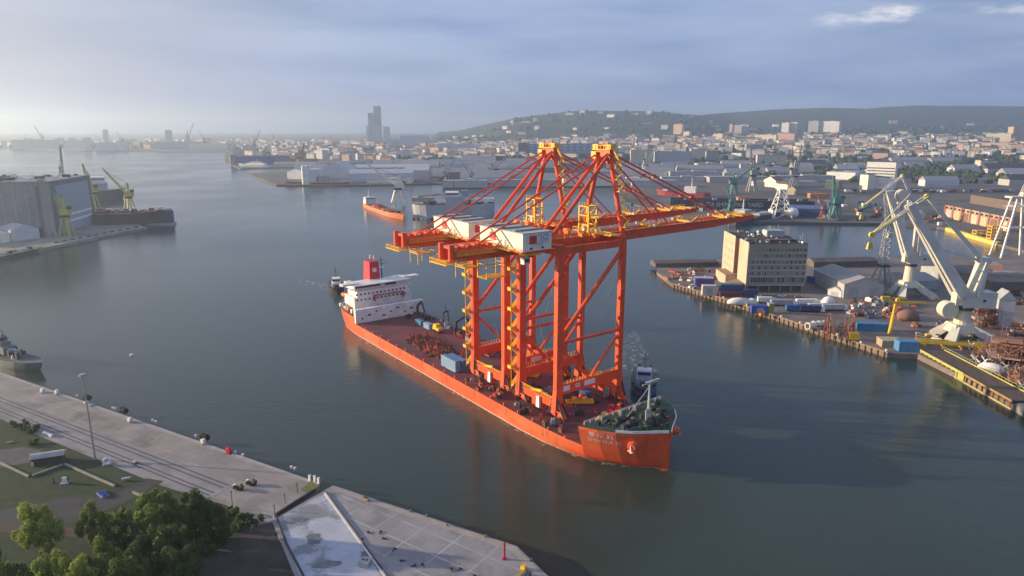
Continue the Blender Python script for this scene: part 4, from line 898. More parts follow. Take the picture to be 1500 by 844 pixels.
# rusty frames on the quay edge
q = random.Random(21)
for i in range(20):
    px = q.uniform(1206, 1250); py = q.uniform(480, 499); p = at(px, py, ZY)
    o = thing('scrap_trestle', 'rusty upright steel trestle in the thicket on the shipyard quay edge', 'steel frame', (p.x, p.y, ZY), q.uniform(0, 3), 'rusty steel trestles on the quay edge')
    h = q.uniform(4, 10); w_ = q.uniform(1, 2.4)
    m = q.choice((RUST, mat('pink_rust', (.38, .17, .12), .85, .3, .6), mat('brown_steel', ())))
    MB().bar((-w_, 0, 0), (-w_ * .3, 0, h), .35).bar((w_, 0, 0), (w_ * .3, 0, h), .35).bar((-w_ * .65, 0, h * .5), (w_ * .65, 0, h * .5), .3).bar((-w_ * .3, 0, h), (w_ * .3, 0, h), .35).build('upright', m, o); MB().bar((-w_, 0, 0), (w_ * .5, 0, h * .6), .25).build('brace', m, o)
p = at(1250, 498, ZY); o = thing('tank_skid', 'yellow box tank on the quay edge beside the rusty frames', 'tank', (p.x, p.y, ZY), -.1); MB().box((0, 0, 2.2), (5, 3.4, 3.6), 0, .9).build('tank', YEL, o); MB().box((0, 0, .2), (5.4, 3.8, .4)).build('skid', DRK, o)
p = at(1116, 463, ZY); o = thing('forklift', 'orange forklift beside the royal blue container', 'forklift', (p.x, p.y, ZY), .3); MB().box((0, 0, 1), (3, 1.8, 1.4)).build('body', mat('orange_cover', ()), o); MB().bar((1.7, 0, .3), (1.7, 0, 3.2), .3, 1.2).build('mast', DRK, o); MB().box((-.3, 0, 2.4), (1.5, 1.5, .2)).build('canopy', DRK, o)
p = at(1128, 459, ZY); o = thing('crane_hook_block', 'olive machine housing beside the royal blue container', 'machine', (p.x, p.y, ZY), .1); MB().box((0, 0, 3), (3.2, 3, 6)).build('housing', mat('olive', (.28, .27, .10), .7), o); MB().box((0, 0, 6.2), (3.6, 3.4, .4)).build('lid', GRY, o)
# yellow column jib crane
p = at(1303, 489, ZY); o = thing('column_crane', 'yellow slim column crane with a two armed top standing on the yard', 'column crane', (p.x, p.y, ZY))
MB().tube((0, 0, 0), (1.0, 0, 17), 1.0, .6, 10).build('column', YEL, o); M_OCH = mat('ochre_yellow', (.52, .38, .05), .6, .2, .6)
MB().bar((1, 0, 17.2), (-6.5, -1, 19), 1.0, 1.3).bar((1, 0, 17.2), (19, 3, 16.4), 1.0, 1.3, .7, .8).build('arm', M_OCH, o); MB().box((-5, -.8, 20), (4.5, 1.8, 1.6)).build('counterweight', M_OCH, o); MB().box((2.2, 0, 18.4), (2, 1.6, 1.8)).build('winch_box', YEL, o)
# loose yard stock
for i in range(120):
    px, py = (q.uniform(1245, 1345), q.uniform(440, 466)) if i < 44 else (q.uniform(1335, 1400), q.uniform(472, 505)) if i < 62 else (q.uniform(972, 1045), q.uniform(396, 412)) if i < 82 else (q.uniform(1430, 1500), q.uniform(420, 450))
    p = at(px, py, ZY); k = 0 if i < 44 else 1 if i < 62 else 2 if i < 82 else 3
    lab = ['scrappy steel section lying between the grey shed and the column crane', 'small stock crate around the foot of the near white tower crane', 'rusty stock section on the harbour point', 'scrap bundle in the yard right of the near white tower crane'][k]
    o = thing('steel_stock', lab, 'steel stock', (p.x, p.y, ZY), q.uniform(0, 3), ['steel stock by the column crane', 'stock at the foot of the white crane', 'steel stock on the point', 'scrap bundles at the right edge'][k])
    m = q.choice((RUST, GRY, DRK, mat('dusty_red', ()), mat('pink_rust', (.38, .17, .12)), WHT if i % 3 else BLU, mat('brown_steel', ())))
    MB().box((0, 0, q.uniform(.5, 1.2)), (q.uniform(2, 7), q.uniform(1, 2.6), q.uniform(1, 2.2)), 0, .9).build('stack', m, o); MB().box((.5, .3, 2.3), (q.uniform(1, 2.5), .9, .8), .4).build('loose_piece', m, o)
# level luffing tower cranes, built from points at their own depth
M_CRG = mat('crane_grey', (.56, .55, .51), .5, .1, .2, spot=(.42, .41, .38), amt=.5); M_CRC = mat('crane_cream', (.62, .58, .45), .5, .1, .2); M_GYL = mat('dull_yellow', (.55, .46, .10), .55, .15, .4)
def luffing(label, base, Yd, turn, jib, head, tower, fly0, fly1, hook, k=1.0, ball=None):
    b0 = at(*base, ZY); r = thing('level_luffing_crane', label, 'crane', (b0.x, b0.y, ZY), 0, 'white tower cranes in the shipyard'); B = Vector((b0.x, b0.y, ZY))
    P = lambda q_: on(q_[0], q_[1], Yd) - B
    T = P(turn); J = P(jib); HD = P(head); W_ = P(tower); F0 = P(fly0); F1 = P(fly1); HK = P(hook)
    tz = T.z
    for i in (-1, 1):
        for j in (-1, 1):
            MB().bar((i * 9.5 * k, j * 6 * k, 1.6), (T.x + i * 3.2 * k, j * 2.6 * k, tz * .42), 4.2 * k, 3.6 * k, 2.6 * k, 2.6 * k).build('portal_leg', M_CRG, r)
            MB().box((i * 9.5 * k, j * 6 * k, .8), (5.5 * k, 2.6 * k, 1.6)).build('bogie', M_GYL, r)
    MB().box((T.x, 0, tz * .42), (11 * k, 9 * k, 3.2 * k), 0, .75).build('portal_cap', M_CRC, r)
    MB().tube((T.x, 0, tz * .42), (T.x, 0, tz - 1), 3.1 * k, 2.5 * k, 14).build('column', M_CRC, r)
    MB().tube((T.x, 0, tz - 1.4), (T.x, 0, tz), 3.6 * k, 3.6 * k, 16).build('slew_ring', DRK, r)
    hs = MB().box((T.x + 4.5 * k, 0, tz + 3.2 * k), (13 * k, 6 * k, 6.2 * k)).build('machinery_house', M_CRG, r); MB().box((T.x + 6 * k, -3.06 * k, tz + 3 * k), (1.4, .1, 1.3)).build('window', GLS, hs)
    cb = MB().box((T.x - 3.6 * k, -1 * k, tz + 3.6 * k), (3.4 * k, 3.4 * k, 5 * k)).build('cab', M_CRC, r)
    for sg in (-1, 1):
        J0 = Vector((T.x - 2 * k, sg * 2.2 * k, tz + 5 * k)); MB().bar(J0, (HD.x, sg * .9 * k, HD.z), 2.3 * k, 4.6 * k, 1.3 * k, 2.4 * k).build('jib', M_CRG, r)
    b = MB()
    for i in range(7):
        f = (i + .5) / 7; c0 = Vector((T.x - 2 * k, 0, tz + 5 * k)).lerp(HD, f); yy = 2.2 * k + (.9 - 2.2) * k * f; b.bar((c0.x, -yy, c0.z), (c0.x, yy, c0.z), .5 * k)
    b.build('jib_cross_tie', M_CRG, r)
    for sg in (-1, 1): MB().bar((T.x + 3 * k, sg * 2.2 * k, tz + 5 * k), (W_.x, sg * 1.4 * k, W_.z), 1.6 * k, 4.4 * k, 1.2 * k, 3.4 * k).build('tower_leg', M_CRG, r)
    MB().bar((W_.x, 0, W_.z), (F1.x, 0, F1.z), 1.1 * k, 1.4 * k).build('tie_beam', M_CRG, r)
    MB().bar((W_.x, 0, W_.z), (J.x, 0, J.z), .9 * k, 1.2 * k).build('luffing_rack', M_CRG, r)
    MB().box((W_.x, 0, W_.z + .6 * k), (4 * k, 4.4 * k, 2.2 * k)).build('tower_head', M_CRG, r)
    fl = MB()
    for sg in (-1, 1): fl.bar((F1.x, sg * 1.2 * k, F1.z), (F0.x, sg * .4 * k, F0.z), .45 * k, .7 * k)
    for i in range(6): c0 = F1.lerp(F0, i / 6); fl.bar((c0.x, -1 * k, c0.z), (c0.x, 1 * k, c0.z), .3 * k)
    fl.bar((F1.x, 0, F1.z), (HD.x, 0, HD.z + 4 * k), .4).bar((HD.x, 0, HD.z + 4 * k), (F0.x, 0, F0.z), .4); fl.build('fly_jib', M_CRG, r); MB().bar(F1.lerp(F0, .55), F0, 1.1 * k, 1.3 * k).build('fly_jib_tip', M_GYL, r)
    MB().tube((F0.x, -.8, F0.z), (F0.x, .8, F0.z), 1.1 * k, n=12).build('fly_jib_sheave', M_GYL, r); MB().tube((F1.x, -.8, F1.z), (F1.x, .8, F1.z), 1.1 * k, n=12).build('fly_jib_sheave', M_GYL, r)
    MB().bar((F0.x, 0, F0.z), (HK.x, 0, HK.z), .12).build('hoist_rope', DRK, r); MB().box((HK.x, 0, HK.z), (2.2 * k, 1.6 * k, 2.8 * k), 0, .6).build('hook_block', M_GYL, r)
    if ball: 
        q_ = P(ball); MB().bar((T.x - 3 * k, 0, tz + 5 * k), (q_.x, 0, q_.z), .8 * k).build('counterweight_arm', M_CRG, r); MB().tube((q_.x, -2 * k, q_.z), (q_.x, 2 * k, q_.z), 3.4 * k, n=16).build('counterweight', M_CRC, r, smooth=False)
    return r
luffing('near white tower crane with broad jib leaning left above the scaffold stacks', (1412, 500), at(1412, 500, ZY).y, (1412, 449), (1362, 362), (1331, 300), (1440, 383), (1277, 344), (1358, 288), (1274, 360), 1.25, (1388, 453))
luffing('far white tower crane standing behind the grey shed, jib crossing the channel', (1336, 436), at(1336, 436, ZY).y, (1334, 386), (1318, 330), (1302, 280), (1347, 316), (1266, 302), (1322, 258), (1262, 318), 1.1, (1322, 286))
# lattice portal crane between shed and channel
def lattice(b, p, q_, w0, w1, n, r0=.25):
    p, q_ = Vector(p), Vector(q_); c = []
    for k in range(n + 1):
        o = p.lerp(q_, k / n); w_ = w0 + (w1 - w0) * k / n; c.append([o + Vector((i * w_ / 2, j * w_ / 2, 0)) for i, j in ((-1, -1), (1, -1), (1, 1), (-1, 1))])
    for k in range(n):
        for i in range(4):
            b.bar(c[k][i], c[k + 1][i], r0); b.bar(c[k][i], c[k + 1][(i + 1) % 4], r0 * .7); b.bar(c[k + 1][i], c[k + 1][(i + 1) % 4], r0 * .7)
    return b
p = at(1290, 420, ZY); o = thing('lattice_crane', 'grey lattice mast crane standing behind the grey shed', 'crane', (p.x, p.y, ZY))
for i in (-1, 1):
    for j in (-1, 1): MB().bar((i * 6, j * 5, 0), (i * 2, j * 2, 15), 1.2, 1.2).build('portal_leg', GRY, o)
lattice(MB(), (0, 0, 15), (0, 0, 44), 5, 3, 7, .4).build('mast', GRY, o); MB().box((0, 0, 15), (7, 6, 1.2)).build('platform', DRK, o); lattice(MB(), (0, 0, 40), (-5, 0, 64), 2.4, 1.2, 5, .3).build('jib', GRY, o); MB().box((2, 0, 36), (4, 3.6, 3.4)).build('cab', M_CRC, o)
# white portal tower at the right edge
p = at(1480, 376, ZY); o = thing('portal_crane', 'white lattice portal crane at the right edge beyond the channel', 'crane', (p.x, p.y, ZY)); H = rise(p, 290)
for i in (-1, 1):
    for j in (-1, 1): MB().bar((i * 13, j * 7, 0), (i * 4.5, j * 3.5, H), 1.3).build('leg', WHT, o)
for z in (H * .5, H, H - 7): 
    w_ = 13 - 8.5 * z / H; b = MB(); b.bar((-w_, -4, z), (w_, -4, z), .8).bar((-w_, 4, z), (w_, 4, z), .8).bar((-w_, -4, z), (-w_, 4, z), .8).bar((w_, -4, z), (w_, 4, z), .8); b.build('cross_tie', WHT, o)
MB().box((0, 0, H + .7), (20, 9, 1.4)).build('platform', M_CRC, o)
lattice(MB(), (-9, 0, H - 7), (9, 0, H - 7), 4, 4, 5, .4).build('truss', WHT, o); MB().box((3, 0, H + 3), (5, 4, 3.4)).build('cab', WHT, o); lattice(MB(), (0, 0, H), (12, 3, H + 34), 2.5, 1.2, 6, .35).build('jib', M_CRC, o)
# yard sheds behind and right of the big crane
hall('workshop', 'low dark roofed workshop between the two white tower cranes', 'workshop', at(1338, 425, ZY), at(1375, 424, ZY), 30, 6, 8.5, GRY, M_SHR, along=False)
hall('workshop', 'grey roofed workshop behind the near white tower crane', 'workshop', at(1400, 418, ZY), at(1448, 416, ZY), 34, 7, 10, GRY, mat('dark_roof', (.10, .095, .10), .8, .2, .2), along=False)
hall('workshop', 'low dark workshop at the right edge of the yard', 'workshop', at(1450, 432, ZY), at(1520, 430, ZY), 30, 8, 10, mat('brown_wall', (.16, .12, .10), .85), mat('dark_roof', ()), along=False)
flat('workshop', 'orange walled workshop behind the tower of the near white crane', 'workshop', at(1436, 408, ZY), at(1466, 410, ZY), 16, 10, mat('orange_wall', (.50, .19, .08), .8, .15, .3), M_SHR)
flat('workshop', 'white walled workshop right of the orange walled one', 'workshop', at(1462, 415, ZY), at(1490, 414, ZY), 14, 7, WHT, M_SHR)
hall('mooring_shed', 'long low mooring shed on the channel edge behind the office block', 'shed', at(960, 392, ZY), at(1052, 390, ZY), 14, 3, 4, mat('dark_plinth', ()), mat('brown_roof', (.13, .105, .095), .85, .25, .15), along=False)
hall('mooring_shed', 'long low shed on the channel edge right of the office block', 'shed', at(1192, 392, ZY), at(1285, 390, ZY), 14, 4, 6, mat('dark_plinth', ()), mat('brown_roof', ()), along=False)
def tower_house(label, px, py, w_, h, m, hip=True):
    p = at(px, py, ZY); r = thing('gabled_tower', label, 'tower', (p.x, p.y, ZY), -.2); MB().box((0, 0, h / 2), (w_, w_, h)).build('wall', m, r); MB().add([(-w_ / 2 - .3, -w_ / 2 - .3, h), (w_ / 2 + .3, -w_ / 2 - .3, h), (w_ / 2 + .3, w_ / 2 + .3, h), (-w_ / 2 - .3, w_ / 2 + .3, h), (0, -w_ / 2 - .3, h + 5), (0, w_ / 2 + .3, h + 5)], [(0, 1, 4), (1, 2, 5, 4), (2, 3, 5), (3, 0, 4, 5), (3, 2, 1, 0)]).build('roof', GRY, r)
tower_house('pale grey gabled tower right of the near white tower crane', 1464, 478, 8, 16, mat('pale_grey', (.45, .44, .46)))
# scaffold stacks
def scaffold(label, px, py, w_, d, h, rz):
    p = at(px, py, ZY); r = thing('scaffold_stack', label, 'scaffold', (p.x, p.y, ZY), rz); nx = int(w_ / 2.0); PK = (mat('pink_rust', ()), mat('scaffold_deck', (.30, .17, .11), .85, .35, .5), RUST, mat('dusty_pink', ()) if 'dusty_pink' in MATS else mat('dusty_pink', (.45, .33, .28), .7), mat('stack_brown', (.20, .10, .07), .9, .4, .6))
    for i in range(nx + 1):
        for y in (-d / 2, d / 2): MB().bar((-w_ / 2 + i * w_ / nx, y, 0), (-w_ / 2 + i * w_ / nx + q.uniform(-.4, .4), y, h * q.uniform(.6, 1.15)), .26).build('standard', PK[i % 3], r)
    nz = max(2, int(h / 1.8))
    for k in range(nz):
        z = (k + .7) * h / nz
        for j in range(3):
            ww = w_ * q.uniform(.25, .6); x = q.uniform(-.5, .5) * (w_ - ww); MB().box((x, q.uniform(-.3, .3) * d, z), (ww, d * q.uniform(.3, .8), q.uniform(.4, 1.3)), q.uniform(-.12, .12)).build('frame_bundle', q.choice(PK), r)
    for k in range(5): MB().bar((q.uniform(-.5, .5) * w_, -d / 2 - .3, q.uniform(0, h * .4)), (q.uniform(-.5, .5) * w_, -d / 2 - .3, q.uniform(h * .6, h)), .22).build('brace', PK[k], r)
scaffold('rusty scaffold stack behind the base of the near white tower crane', 1440, 478, 13, 9, 11, -.2); scaffold('large rusty scaffold stack at the right edge of the yard', 1482, 530, 20, 12, 11, -.5); scaffold('rusty scaffold stack between the crane base and the yellow pontoon', 1450, 518, 9, 6, 5, -.5); scaffold('rusty scaffold stack in the right corner by the yellow beams', 1500, 565, 12, 8, 7, -.7); scaffold('brown scaffold stack above the big stack at the right edge', 1494, 498, 14, 9, 9, -.3)
for i in range(40):
    px = q.uniform(1420, 1500); py = q.uniform(505, 535) + max(0, px - 1440) * .75; p = at(px, py, ZY); o = thing('scaffold_bundle', 'leaning bundle of pinkish scaffold tubes between the scaffold stacks and the yellow pontoon', 'scaffold tubes', (p.x, p.y, ZY), q.uniform(0, 3), 'scaffold bundles behind the yellow pontoon'); hh = q.uniform(1.5, 5); m = q.choice((RUST, mat('pink_rust', ()), mat('scaffold_deck', ()), CON, WHT))
    MB().bar((-1.5, 0, .2), (1.5, .4, hh), .4).bar((1.4, -.5, .1), (-1.2, .6, hh * .8), .35).bar((-1, -1, .3), (1, 1.2, .6), .6).build('tubes', m, o); MB().box((0, 0, .3), (3, 1.2, .5)).build('cradle', RUST, o)
tarp('white wrapped block on the ground beside the yellow pontoon', 1450, 545, 11, 5, 4.5, WHT, -.6)
# yellow pontoon moored along the right
pa, pb_ = at(1349, 523, .2), at(1484, 600, .2); dd = (pb_ - pa); Lp = dd.length; rz = math.atan2(dd.y, dd.x)
M_YGR = mat('yellow_green', (.42, .40, .11), .6, .15, .3, spot=(.38, .40, .16), amt=.6)
o = thing('pontoon', 'long yellow green steel pontoon moored along the right shipyard quay', 'pontoon', (pa.x, pa.y, 0), rz)
MB().box((Lp / 2, 4.5, .2), (Lp, 11, 1.0)).build('hull', mat('pontoon_hull', (.36, .34, .16), .8, .3, .2, spot=(.22, .14, .08), amt=.8), o); MB().box((Lp / 2, 4.5, 3.6), (Lp, 11, .8)).build('deck', mat('pontoon_deck', (.12, .085, .07), .9, .3, .3), o)
MB().box((Lp * .26, -.9, 3.7), (Lp * .52, .3, 1.2)).build('fender_strake', M_YGR, o); MB().box((Lp * .76, -.9, 3.7), (Lp * .48, .3, 1.0)).build('fender_strake', mat('dull_ochre', (.30, .20, .07), .8, .3, .4), o); MB().box((Lp / 2, 10, 4.4), (Lp, .3, .5)).build('edge_beam', M_YGR, o); MB().box((Lp / 2, 4.5, 1.9), (Lp - .6, 9.4, 2.6)).build('inner_wall', DRK, o)
for i in range(19): MB().box((1 + i * (Lp - 2) / 18, -.75, 2.0), (.7 if i != 9 else 4, .5, 2.8)).build('web_frame', M_YGR if i < 10 else RUST, o)
b = MB()
for i in range(30): b.box((1 + i * (Lp - 2) / 29, 10.1, 5.2), (.12, .12, 1.1))
b.bar((1, 10.1, 5.7), (Lp - 1, 10.1, 5.7), .14); b.build('railing', M_YGR, o)
p = at(1492, 606, 0); o = thing('mooring_dolphin', 'concrete mooring dolphin with blue cabin at the end of the yellow pontoon', 'dolphin', (p.x, p.y, 0), rz); MB().box((3, 3, 1.5), (8, 7, 5)).build('block', CON, o); MB().box((2, 3, 5), (3, 2.6, 2)).build('cabin', mat('cabin_blue', ()), o)
p = at(1305, 508, ZY); o = thing('dock_gatehouse', 'pale concrete block at the corner of the shipyard quay', 'quay block', (p.x, p.y, ZY), -.1); MB().box((0, 2, 1.6), (10, 7, 3.2)).build('wall', mat('tan_coping', ()), o); MB().box((0, 2, 3.4), (10.4, 7.4, .4)).build('roof', mat('ochre_conc', (.42, .36, .24), .85), o)
o = thing('walkway_beam', 'yellow walkway beams at the foot of the near white tower crane', 'walkway', tuple(at(1395, 512, ZY)), -.25)
for k in range(3): MB().box((0, k * 3, 2.6), (30, .6, 1.0)).build('beam', M_OCH, o)
for x in (-12, -4, 4, 12): MB().box((x, 3, 1.1), (.7, 6, 2.2)).build('trestle', M_OCH, o)
# ================================================================ ships, tugs, harbour cranes, left shipyard
def vessel(name, label, cat, bow, stern, beam, free, hullm, deckm, z=0, group=None, rake=.10, bowup=1.6):
    """hull from two waterline points; local x runs stern -> bow. returns empty, length"""
    bow, stern = Vector(bow), Vector(stern); d = bow - stern; Ln = d.length; d.normalize(); mid = (bow + stern) / 2
    r = thing(name, label, cat, (mid.x, mid.y, z), math.atan2(d.y, d.x), group); h = Ln / 2
    st = [(-h, .62, .5), (-h * .94, .82, .7), (-h * .8, .97, .92), (-h * .5, 1, 1), (h * .45, 1, .98), (h * .66, .93, .8), (h * .82, .68, .5), (h * .93, .36, .22), (h, .05, .03)]
    b = MB(); k = 4
    for s, dk, wl in st:
        up = free * (1 + (bowup - 1) * max(0, s / h - .35) / .65) * (1.12 if s < -h * .75 else 1)
        for sg in (-1, 1):
            for j in range(k):
                f = j / (k - 1); w_ = (wl + (dk - wl) * f ** .7) * beam / 2; b.v.append((s + (h * rake * f if s > h * .6 else 0) * (s / h), sg * w_, -.5 + (up + .5) * f))
    for i in range(len(st) - 1):
        for g in (0, 1):
            for j in range(k - 1):
                p = i * 2 * k + g * k + j; q_ = p + 2 * k; b.f.append((p, q_, q_ + 1, p + 1) if g == 0 else (p, p + 1, q_ + 1, q_))
    b.f.append((0, 1, 2, 3, 7, 6, 5, 4)); b.build('hull', hullm, r)
    dk = MB(); top = [b.v[i * 2 * k + k - 1] for i in range(len(st))]; tp = [b.v[i * 2 * k + 2 * k - 1] for i in range(len(st))]
    for i in range(len(st) - 1):
        a0, a1, b0, b1 = top[i], top[i + 1], tp[i], tp[i + 1]; o = len(dk.v); dk.v += [(v[0], v[1] * .985, v[2] - .12) for v in (a0, a1, b1, b0)]; dk.f.append((o, o + 1, o + 2, o + 3))
    dk.build('deck', deckm, r)
    return r, Ln
def tug(label, bow, stern, hullm, housem, beam=10):
    r, Ln = vessel('tugboat', label, 'tug', bow, stern, beam, 2.6, hullm, mat('tug_deck', (.10, .12, .11), .8, .3, .5), bowup=1.7, rake=.02)
    MB().box((Ln * .10, 0, 4.2), (Ln * .36, beam * .6, 3.2)).build('deckhouse', housem, r)
    w_ = MB().box((Ln * .14, 0, 7.2), (Ln * .17, beam * .46, 2.8), 0, 1.1).build('wheelhouse', housem, r)
    MB().box((Ln * .14, 0, 7.7), (Ln * .185, beam * .50, 1.2)).build('window', GLS, w_); MB().box((Ln * .14, 0, 8.8), (Ln * .21, beam * .55, .3)).build('roof', housem, w_)
    for sg in (-1, 1): MB().tube((-Ln * .06, sg * beam * .22, 4), (-Ln * .06, sg * beam * .22, 9), .7, .6).build('funnel', DRK, r)
    m = MB().tube((Ln * .08, 0, 8.5), (Ln * .08, 0, 16), .25, .15).bar((Ln * .08, -1.6, 13), (Ln * .08, 1.6, 13), .2).build('mast', DRK, r)
    MB().tube((Ln * .36, -1.4, 4.6), (Ln * .36, 1.4, 4.6), 1.0, n=10).build('winch', DRK, r); MB().tube((-Ln * .28, -1, 3.4), (-Ln * .28, 1, 3.4), .9, n=10).build('winch', GRY, r)
    b = MB()
    for i in range(9): a = -1.1 + 2.2 * i / 8; b.tube((Ln * .5 * math.cos(a * .9) * .99, beam * .46 * math.sin(a), 2.6), (Ln * .5 * math.cos(a * .9) * .99, beam * .46 * math.sin(a), 3.8), .55, n=6)
    b.build('bow_fender', RBR, r); return r
tug('dark hulled tug with white house following behind the stern of the big ship', at(494, 431, 0), at(492, 416, 0), mat('tug_black', (.03, .035, .045), .6), WHT)
tug('blue tug pushing at the port bow of the big ship', at(930, 588, 0) + Vector((4, 4, 0)), at(931, 553, 0) + Vector((5, 4, 0)), mat('tug_blue', (.10, .16, .30), .6), mat('pale_tug', (.34, .40, .52), .6), 11)
M_BLK0 = mat('off_white', (.5, .5, .5), .7)
GFS = mat('ship_grey', (.46, .46, .48), .6, .12, .1, spot=(.30, .31, .33), amt=.5)
# orange coaster and grey tanker in the basin
r, Ln = vessel('cargo_ship', 'small orange cargo ship with white bridge aft, sailing left of the grey vessel', 'cargo ship', at(590, 322, 0), at(537, 302, 0), 17, 5, mat('coaster_orange', (.70, .20, .08), .6, .12, .1), RUST)
MB().box((-Ln * .40, 0, 8.4), (13, 14, 7)).build('deckhouse', WHT, r); MB().box((-Ln * .38, 0, 13.2), (9, 15, 3.2)).build('bridge', WHT, r); MB().box((-Ln * .38 + 4.55, 0, 13.5), (.2, 13, 1.3)).build('bridge_window', GLS, r); MB().tube((-Ln * .42, 0, 14), (-Ln * .42, 0, 26), .6, .3).build('mast', WHT, r); MB().box((-Ln * .46, 2, 12.5), (4, 4, 5)).build('funnel', GRY, r)
for i in range(4): MB().box((-Ln * .16 + i * Ln * .13, 0, 5.8), (Ln * .10, 12, 2.2)).build('hatch_cover', RUST if i % 2 else mat('hatch_red', (.34, .09, .06), .7), r)
for i in range(3): MB().box((-Ln * .12 + i * 7, -2, 8), (1.6, 8, 3)).build('hatch_crane', M_HULL, r)
MB().box((Ln * .40, 0, 8), (4, 5, 2)).build('windlass', DRK, r)
r, Ln = vessel('naval_auxiliary', 'large grey slab sided vessel with white wheelhouse moored beyond the orange cargo ship', 'ship', at(606, 319, 0), at(724, 318, 0), 30, 17, GFS, mat('tug_deck', ()), rake=.03, bowup=1.0)
MB().box((-2, 0, 22), (24, 26, 10)).build('deckhouse', GFS, r); q_ = MB().box((2, 0, 29.5), (16, 22, 5)).build('wheelhouse', WHT, r); MB().box((2, 0, 30), (16.4, 22.4, 1.7)).build('window', GLS, q_); MB().tube((0, 0, 34), (0, 0, 46), .8, .4).bar((0, -5, 42), (0, 5, 42), .5).build('mast', DRK, r); MB().box((-14, 0, 30), (8, 8, 8)).build('funnel', GRY, r)
MB().box((38, 0, 23.5), (26, 20, 5)).build('crane_pedestal', mat('pale_tan', (.45, .36, .30), .7), r); MB().bar((30, -8, 27), (4, -9, 29), 2.2).bar((44, 8, 27), (16, 9, 30), 2.0).build('deck_crane_jib', mat('dusty_pink', (.45, .33, .28), .7), r)
MB().box((-38, 0, 22), (24, 22, 4)).build('aft_house', WHT, r); MB().box((24, -15.1, 8), (3, .5, 15)).build('hull_slot', DRK, r); MB().tube((30, -13.5, 8.5), (48, -8, 8.5), 9.5, 8.5, 18).build('hull_section', CRM, r)
for k in range(9): MB().box((18 - k * 8, -15.2, 9.5), (.5, .5, 15)).build('hull_rib', GFS, r)
for k in range(16): MB().box((R.uniform(-50, 36), R.uniform(-12, 12), 18.5), (R.uniform(2, 6), R.uniform(2, 5), R.uniform(1.5, 5))).build('deck_gear', R.choice((GFS, DRK, WHT, RUST)), r)
for k in range(22):
    p = at(R.uniform(598, 690), 321.5, 0); o = thing('pontoon_float', 'pale float in the row before the grey slab sided vessel', 'float', (p.x, p.y + R.uniform(-2, 4), 0), 0, 'floats before the grey vessel'); MB().box((0, 0, .8), (3, 2, 2)).build('float', R.choice((DRK, WHT, GRY)), o)
for k in range(5): MB().box((-46 + k * 5, -9, 26), (2, 3, 5)).build('mooring_gear', GFS, r)
# white yacht, red barge, red ship, black dock, other hulls
r, Ln = vessel('motor_yacht', 'white motor yacht lying before the blue dock wall', 'yacht', at(352, 245, 0), at(398, 246, 0), 16, 7, mat('yacht_grey', (.45, .46, .5), .5), WHT)
MB().box((-3, 0, 10), (Ln * .55, 13, 5)).build('deckhouse', WHT, r); MB().box((-4, 0, 14), (Ln * .34, 11, 4)).build('bridge', WHT, r); MB().box((-4, 0, 14.4), (Ln * .345, 11.2, 1.3)).build('window', GLS, r); MB().tube((-6, 0, 16), (-6, 0, 25), .7, .3).build('mast', WHT, r)
r, Ln = vessel('barge', 'long low dark red barge moored along the quay with the two white silos', 'barge', at(508, 272, 0), at(418, 271, 0), 16, 5.5, mat('barge_red', (.26, .035, .04), .6), RUST, bowup=1.1)
MB().box((-Ln * .4, 0, 8), (16, 11, 5)).build('deckhouse', mat('dusty_pink', ()), r)
r, Ln = vessel('cargo_ship', 'dark red ship with white bridge moored beyond the boom of crane 02', 'cargo ship', at(965, 288, 0), at(1040, 291, 0), 20, 8, mat('ship_red', (.38, .05, .05), .6), RUST)
MB().box((-Ln * .12, 0, 13), (18, 16, 10)).build('deckhouse', WHT, r); MB().tube((-Ln * .14, 0, 18), (-Ln * .14, 0, 32), .8, .4).build('mast', WHT, r); MB().box((Ln * .38, 0, 10), (8, 10, 4)).build('windlass', WHT, r)
r, Ln = vessel('cargo_ship', 'dark navy hulled ship moored before the white lattice tower across the channel', 'cargo ship', at(1142, 318, 0), at(1072, 330, 0), 18, 7, mat('navy_hull', (.04, .05, .10), .6), mat('tug_deck', ()))
MB().box((-Ln * .3, 0, 12), (16, 14, 9)).build('deckhouse', GFS, r); MB().tube((-Ln * .3, 0, 16), (-Ln * .3, 0, 28), .6).build('mast', WHT, r); MB().box((Ln * .1, 0, 8), (30, 10, 3)).build('hatch_cover', GRY, r)
r, Ln = vessel('tugboat', 'small dark workboat moored on the far channel quay left of the green crane', 'workboat', at(1232, 327, 0), at(1196, 322, 0), 10, 3, DRK, GRY)
MB().box((-2, 0, 5), (10, 6, 5)).build('wheelhouse', GRY, r); MB().tube((0, 0, 6), (0, 0, 14), .3).build('mast', WHT, r)
r, Ln = vessel('patrol_ship', 'grey patrol ship moored at the left end of the near quay', 'patrol ship', at(40, 549, 0) + QN * -5, at(-75, 512, 0) + QN * -5, 11, 3.2, mat('navy_grey', (.15, .17, .185), .6, .12, .3), mat('navy_deck', (.09, .10, .105), .8, .3, .4))
MB().box((-4, 0, 6.6), (16, 7, 5)).build('deckhouse', mat('navy_grey', ()), r); MB().box((2, 0, 10.2), (8, 6, 2.8)).build('bridge', mat('navy_grey', ()), r); MB().box((6.05, 0, 10.5), (.15, 5, 1.0)).build('bridge_window', GLS, r)
m_ = MB().tube((-2, 0, 10), (-2, 0, 21), .5, .25).bar((-2, -2.6, 16), (-2, 2.6, 16), .3).bar((-2, -1.8, 18.4), (-2, 1.8, 18.4), .25).build('mast', GRY, r); MB().box((-2, 0, 19), (1.2, 2.6, .5)).build('radar', WHT, m_)
MB().box((15, 0, 6.4), (3, 2.6, 1.8)).bar((16, 0, 6.8), (20, 0, 7.6), .3).build('gun_mount', GRY, r)
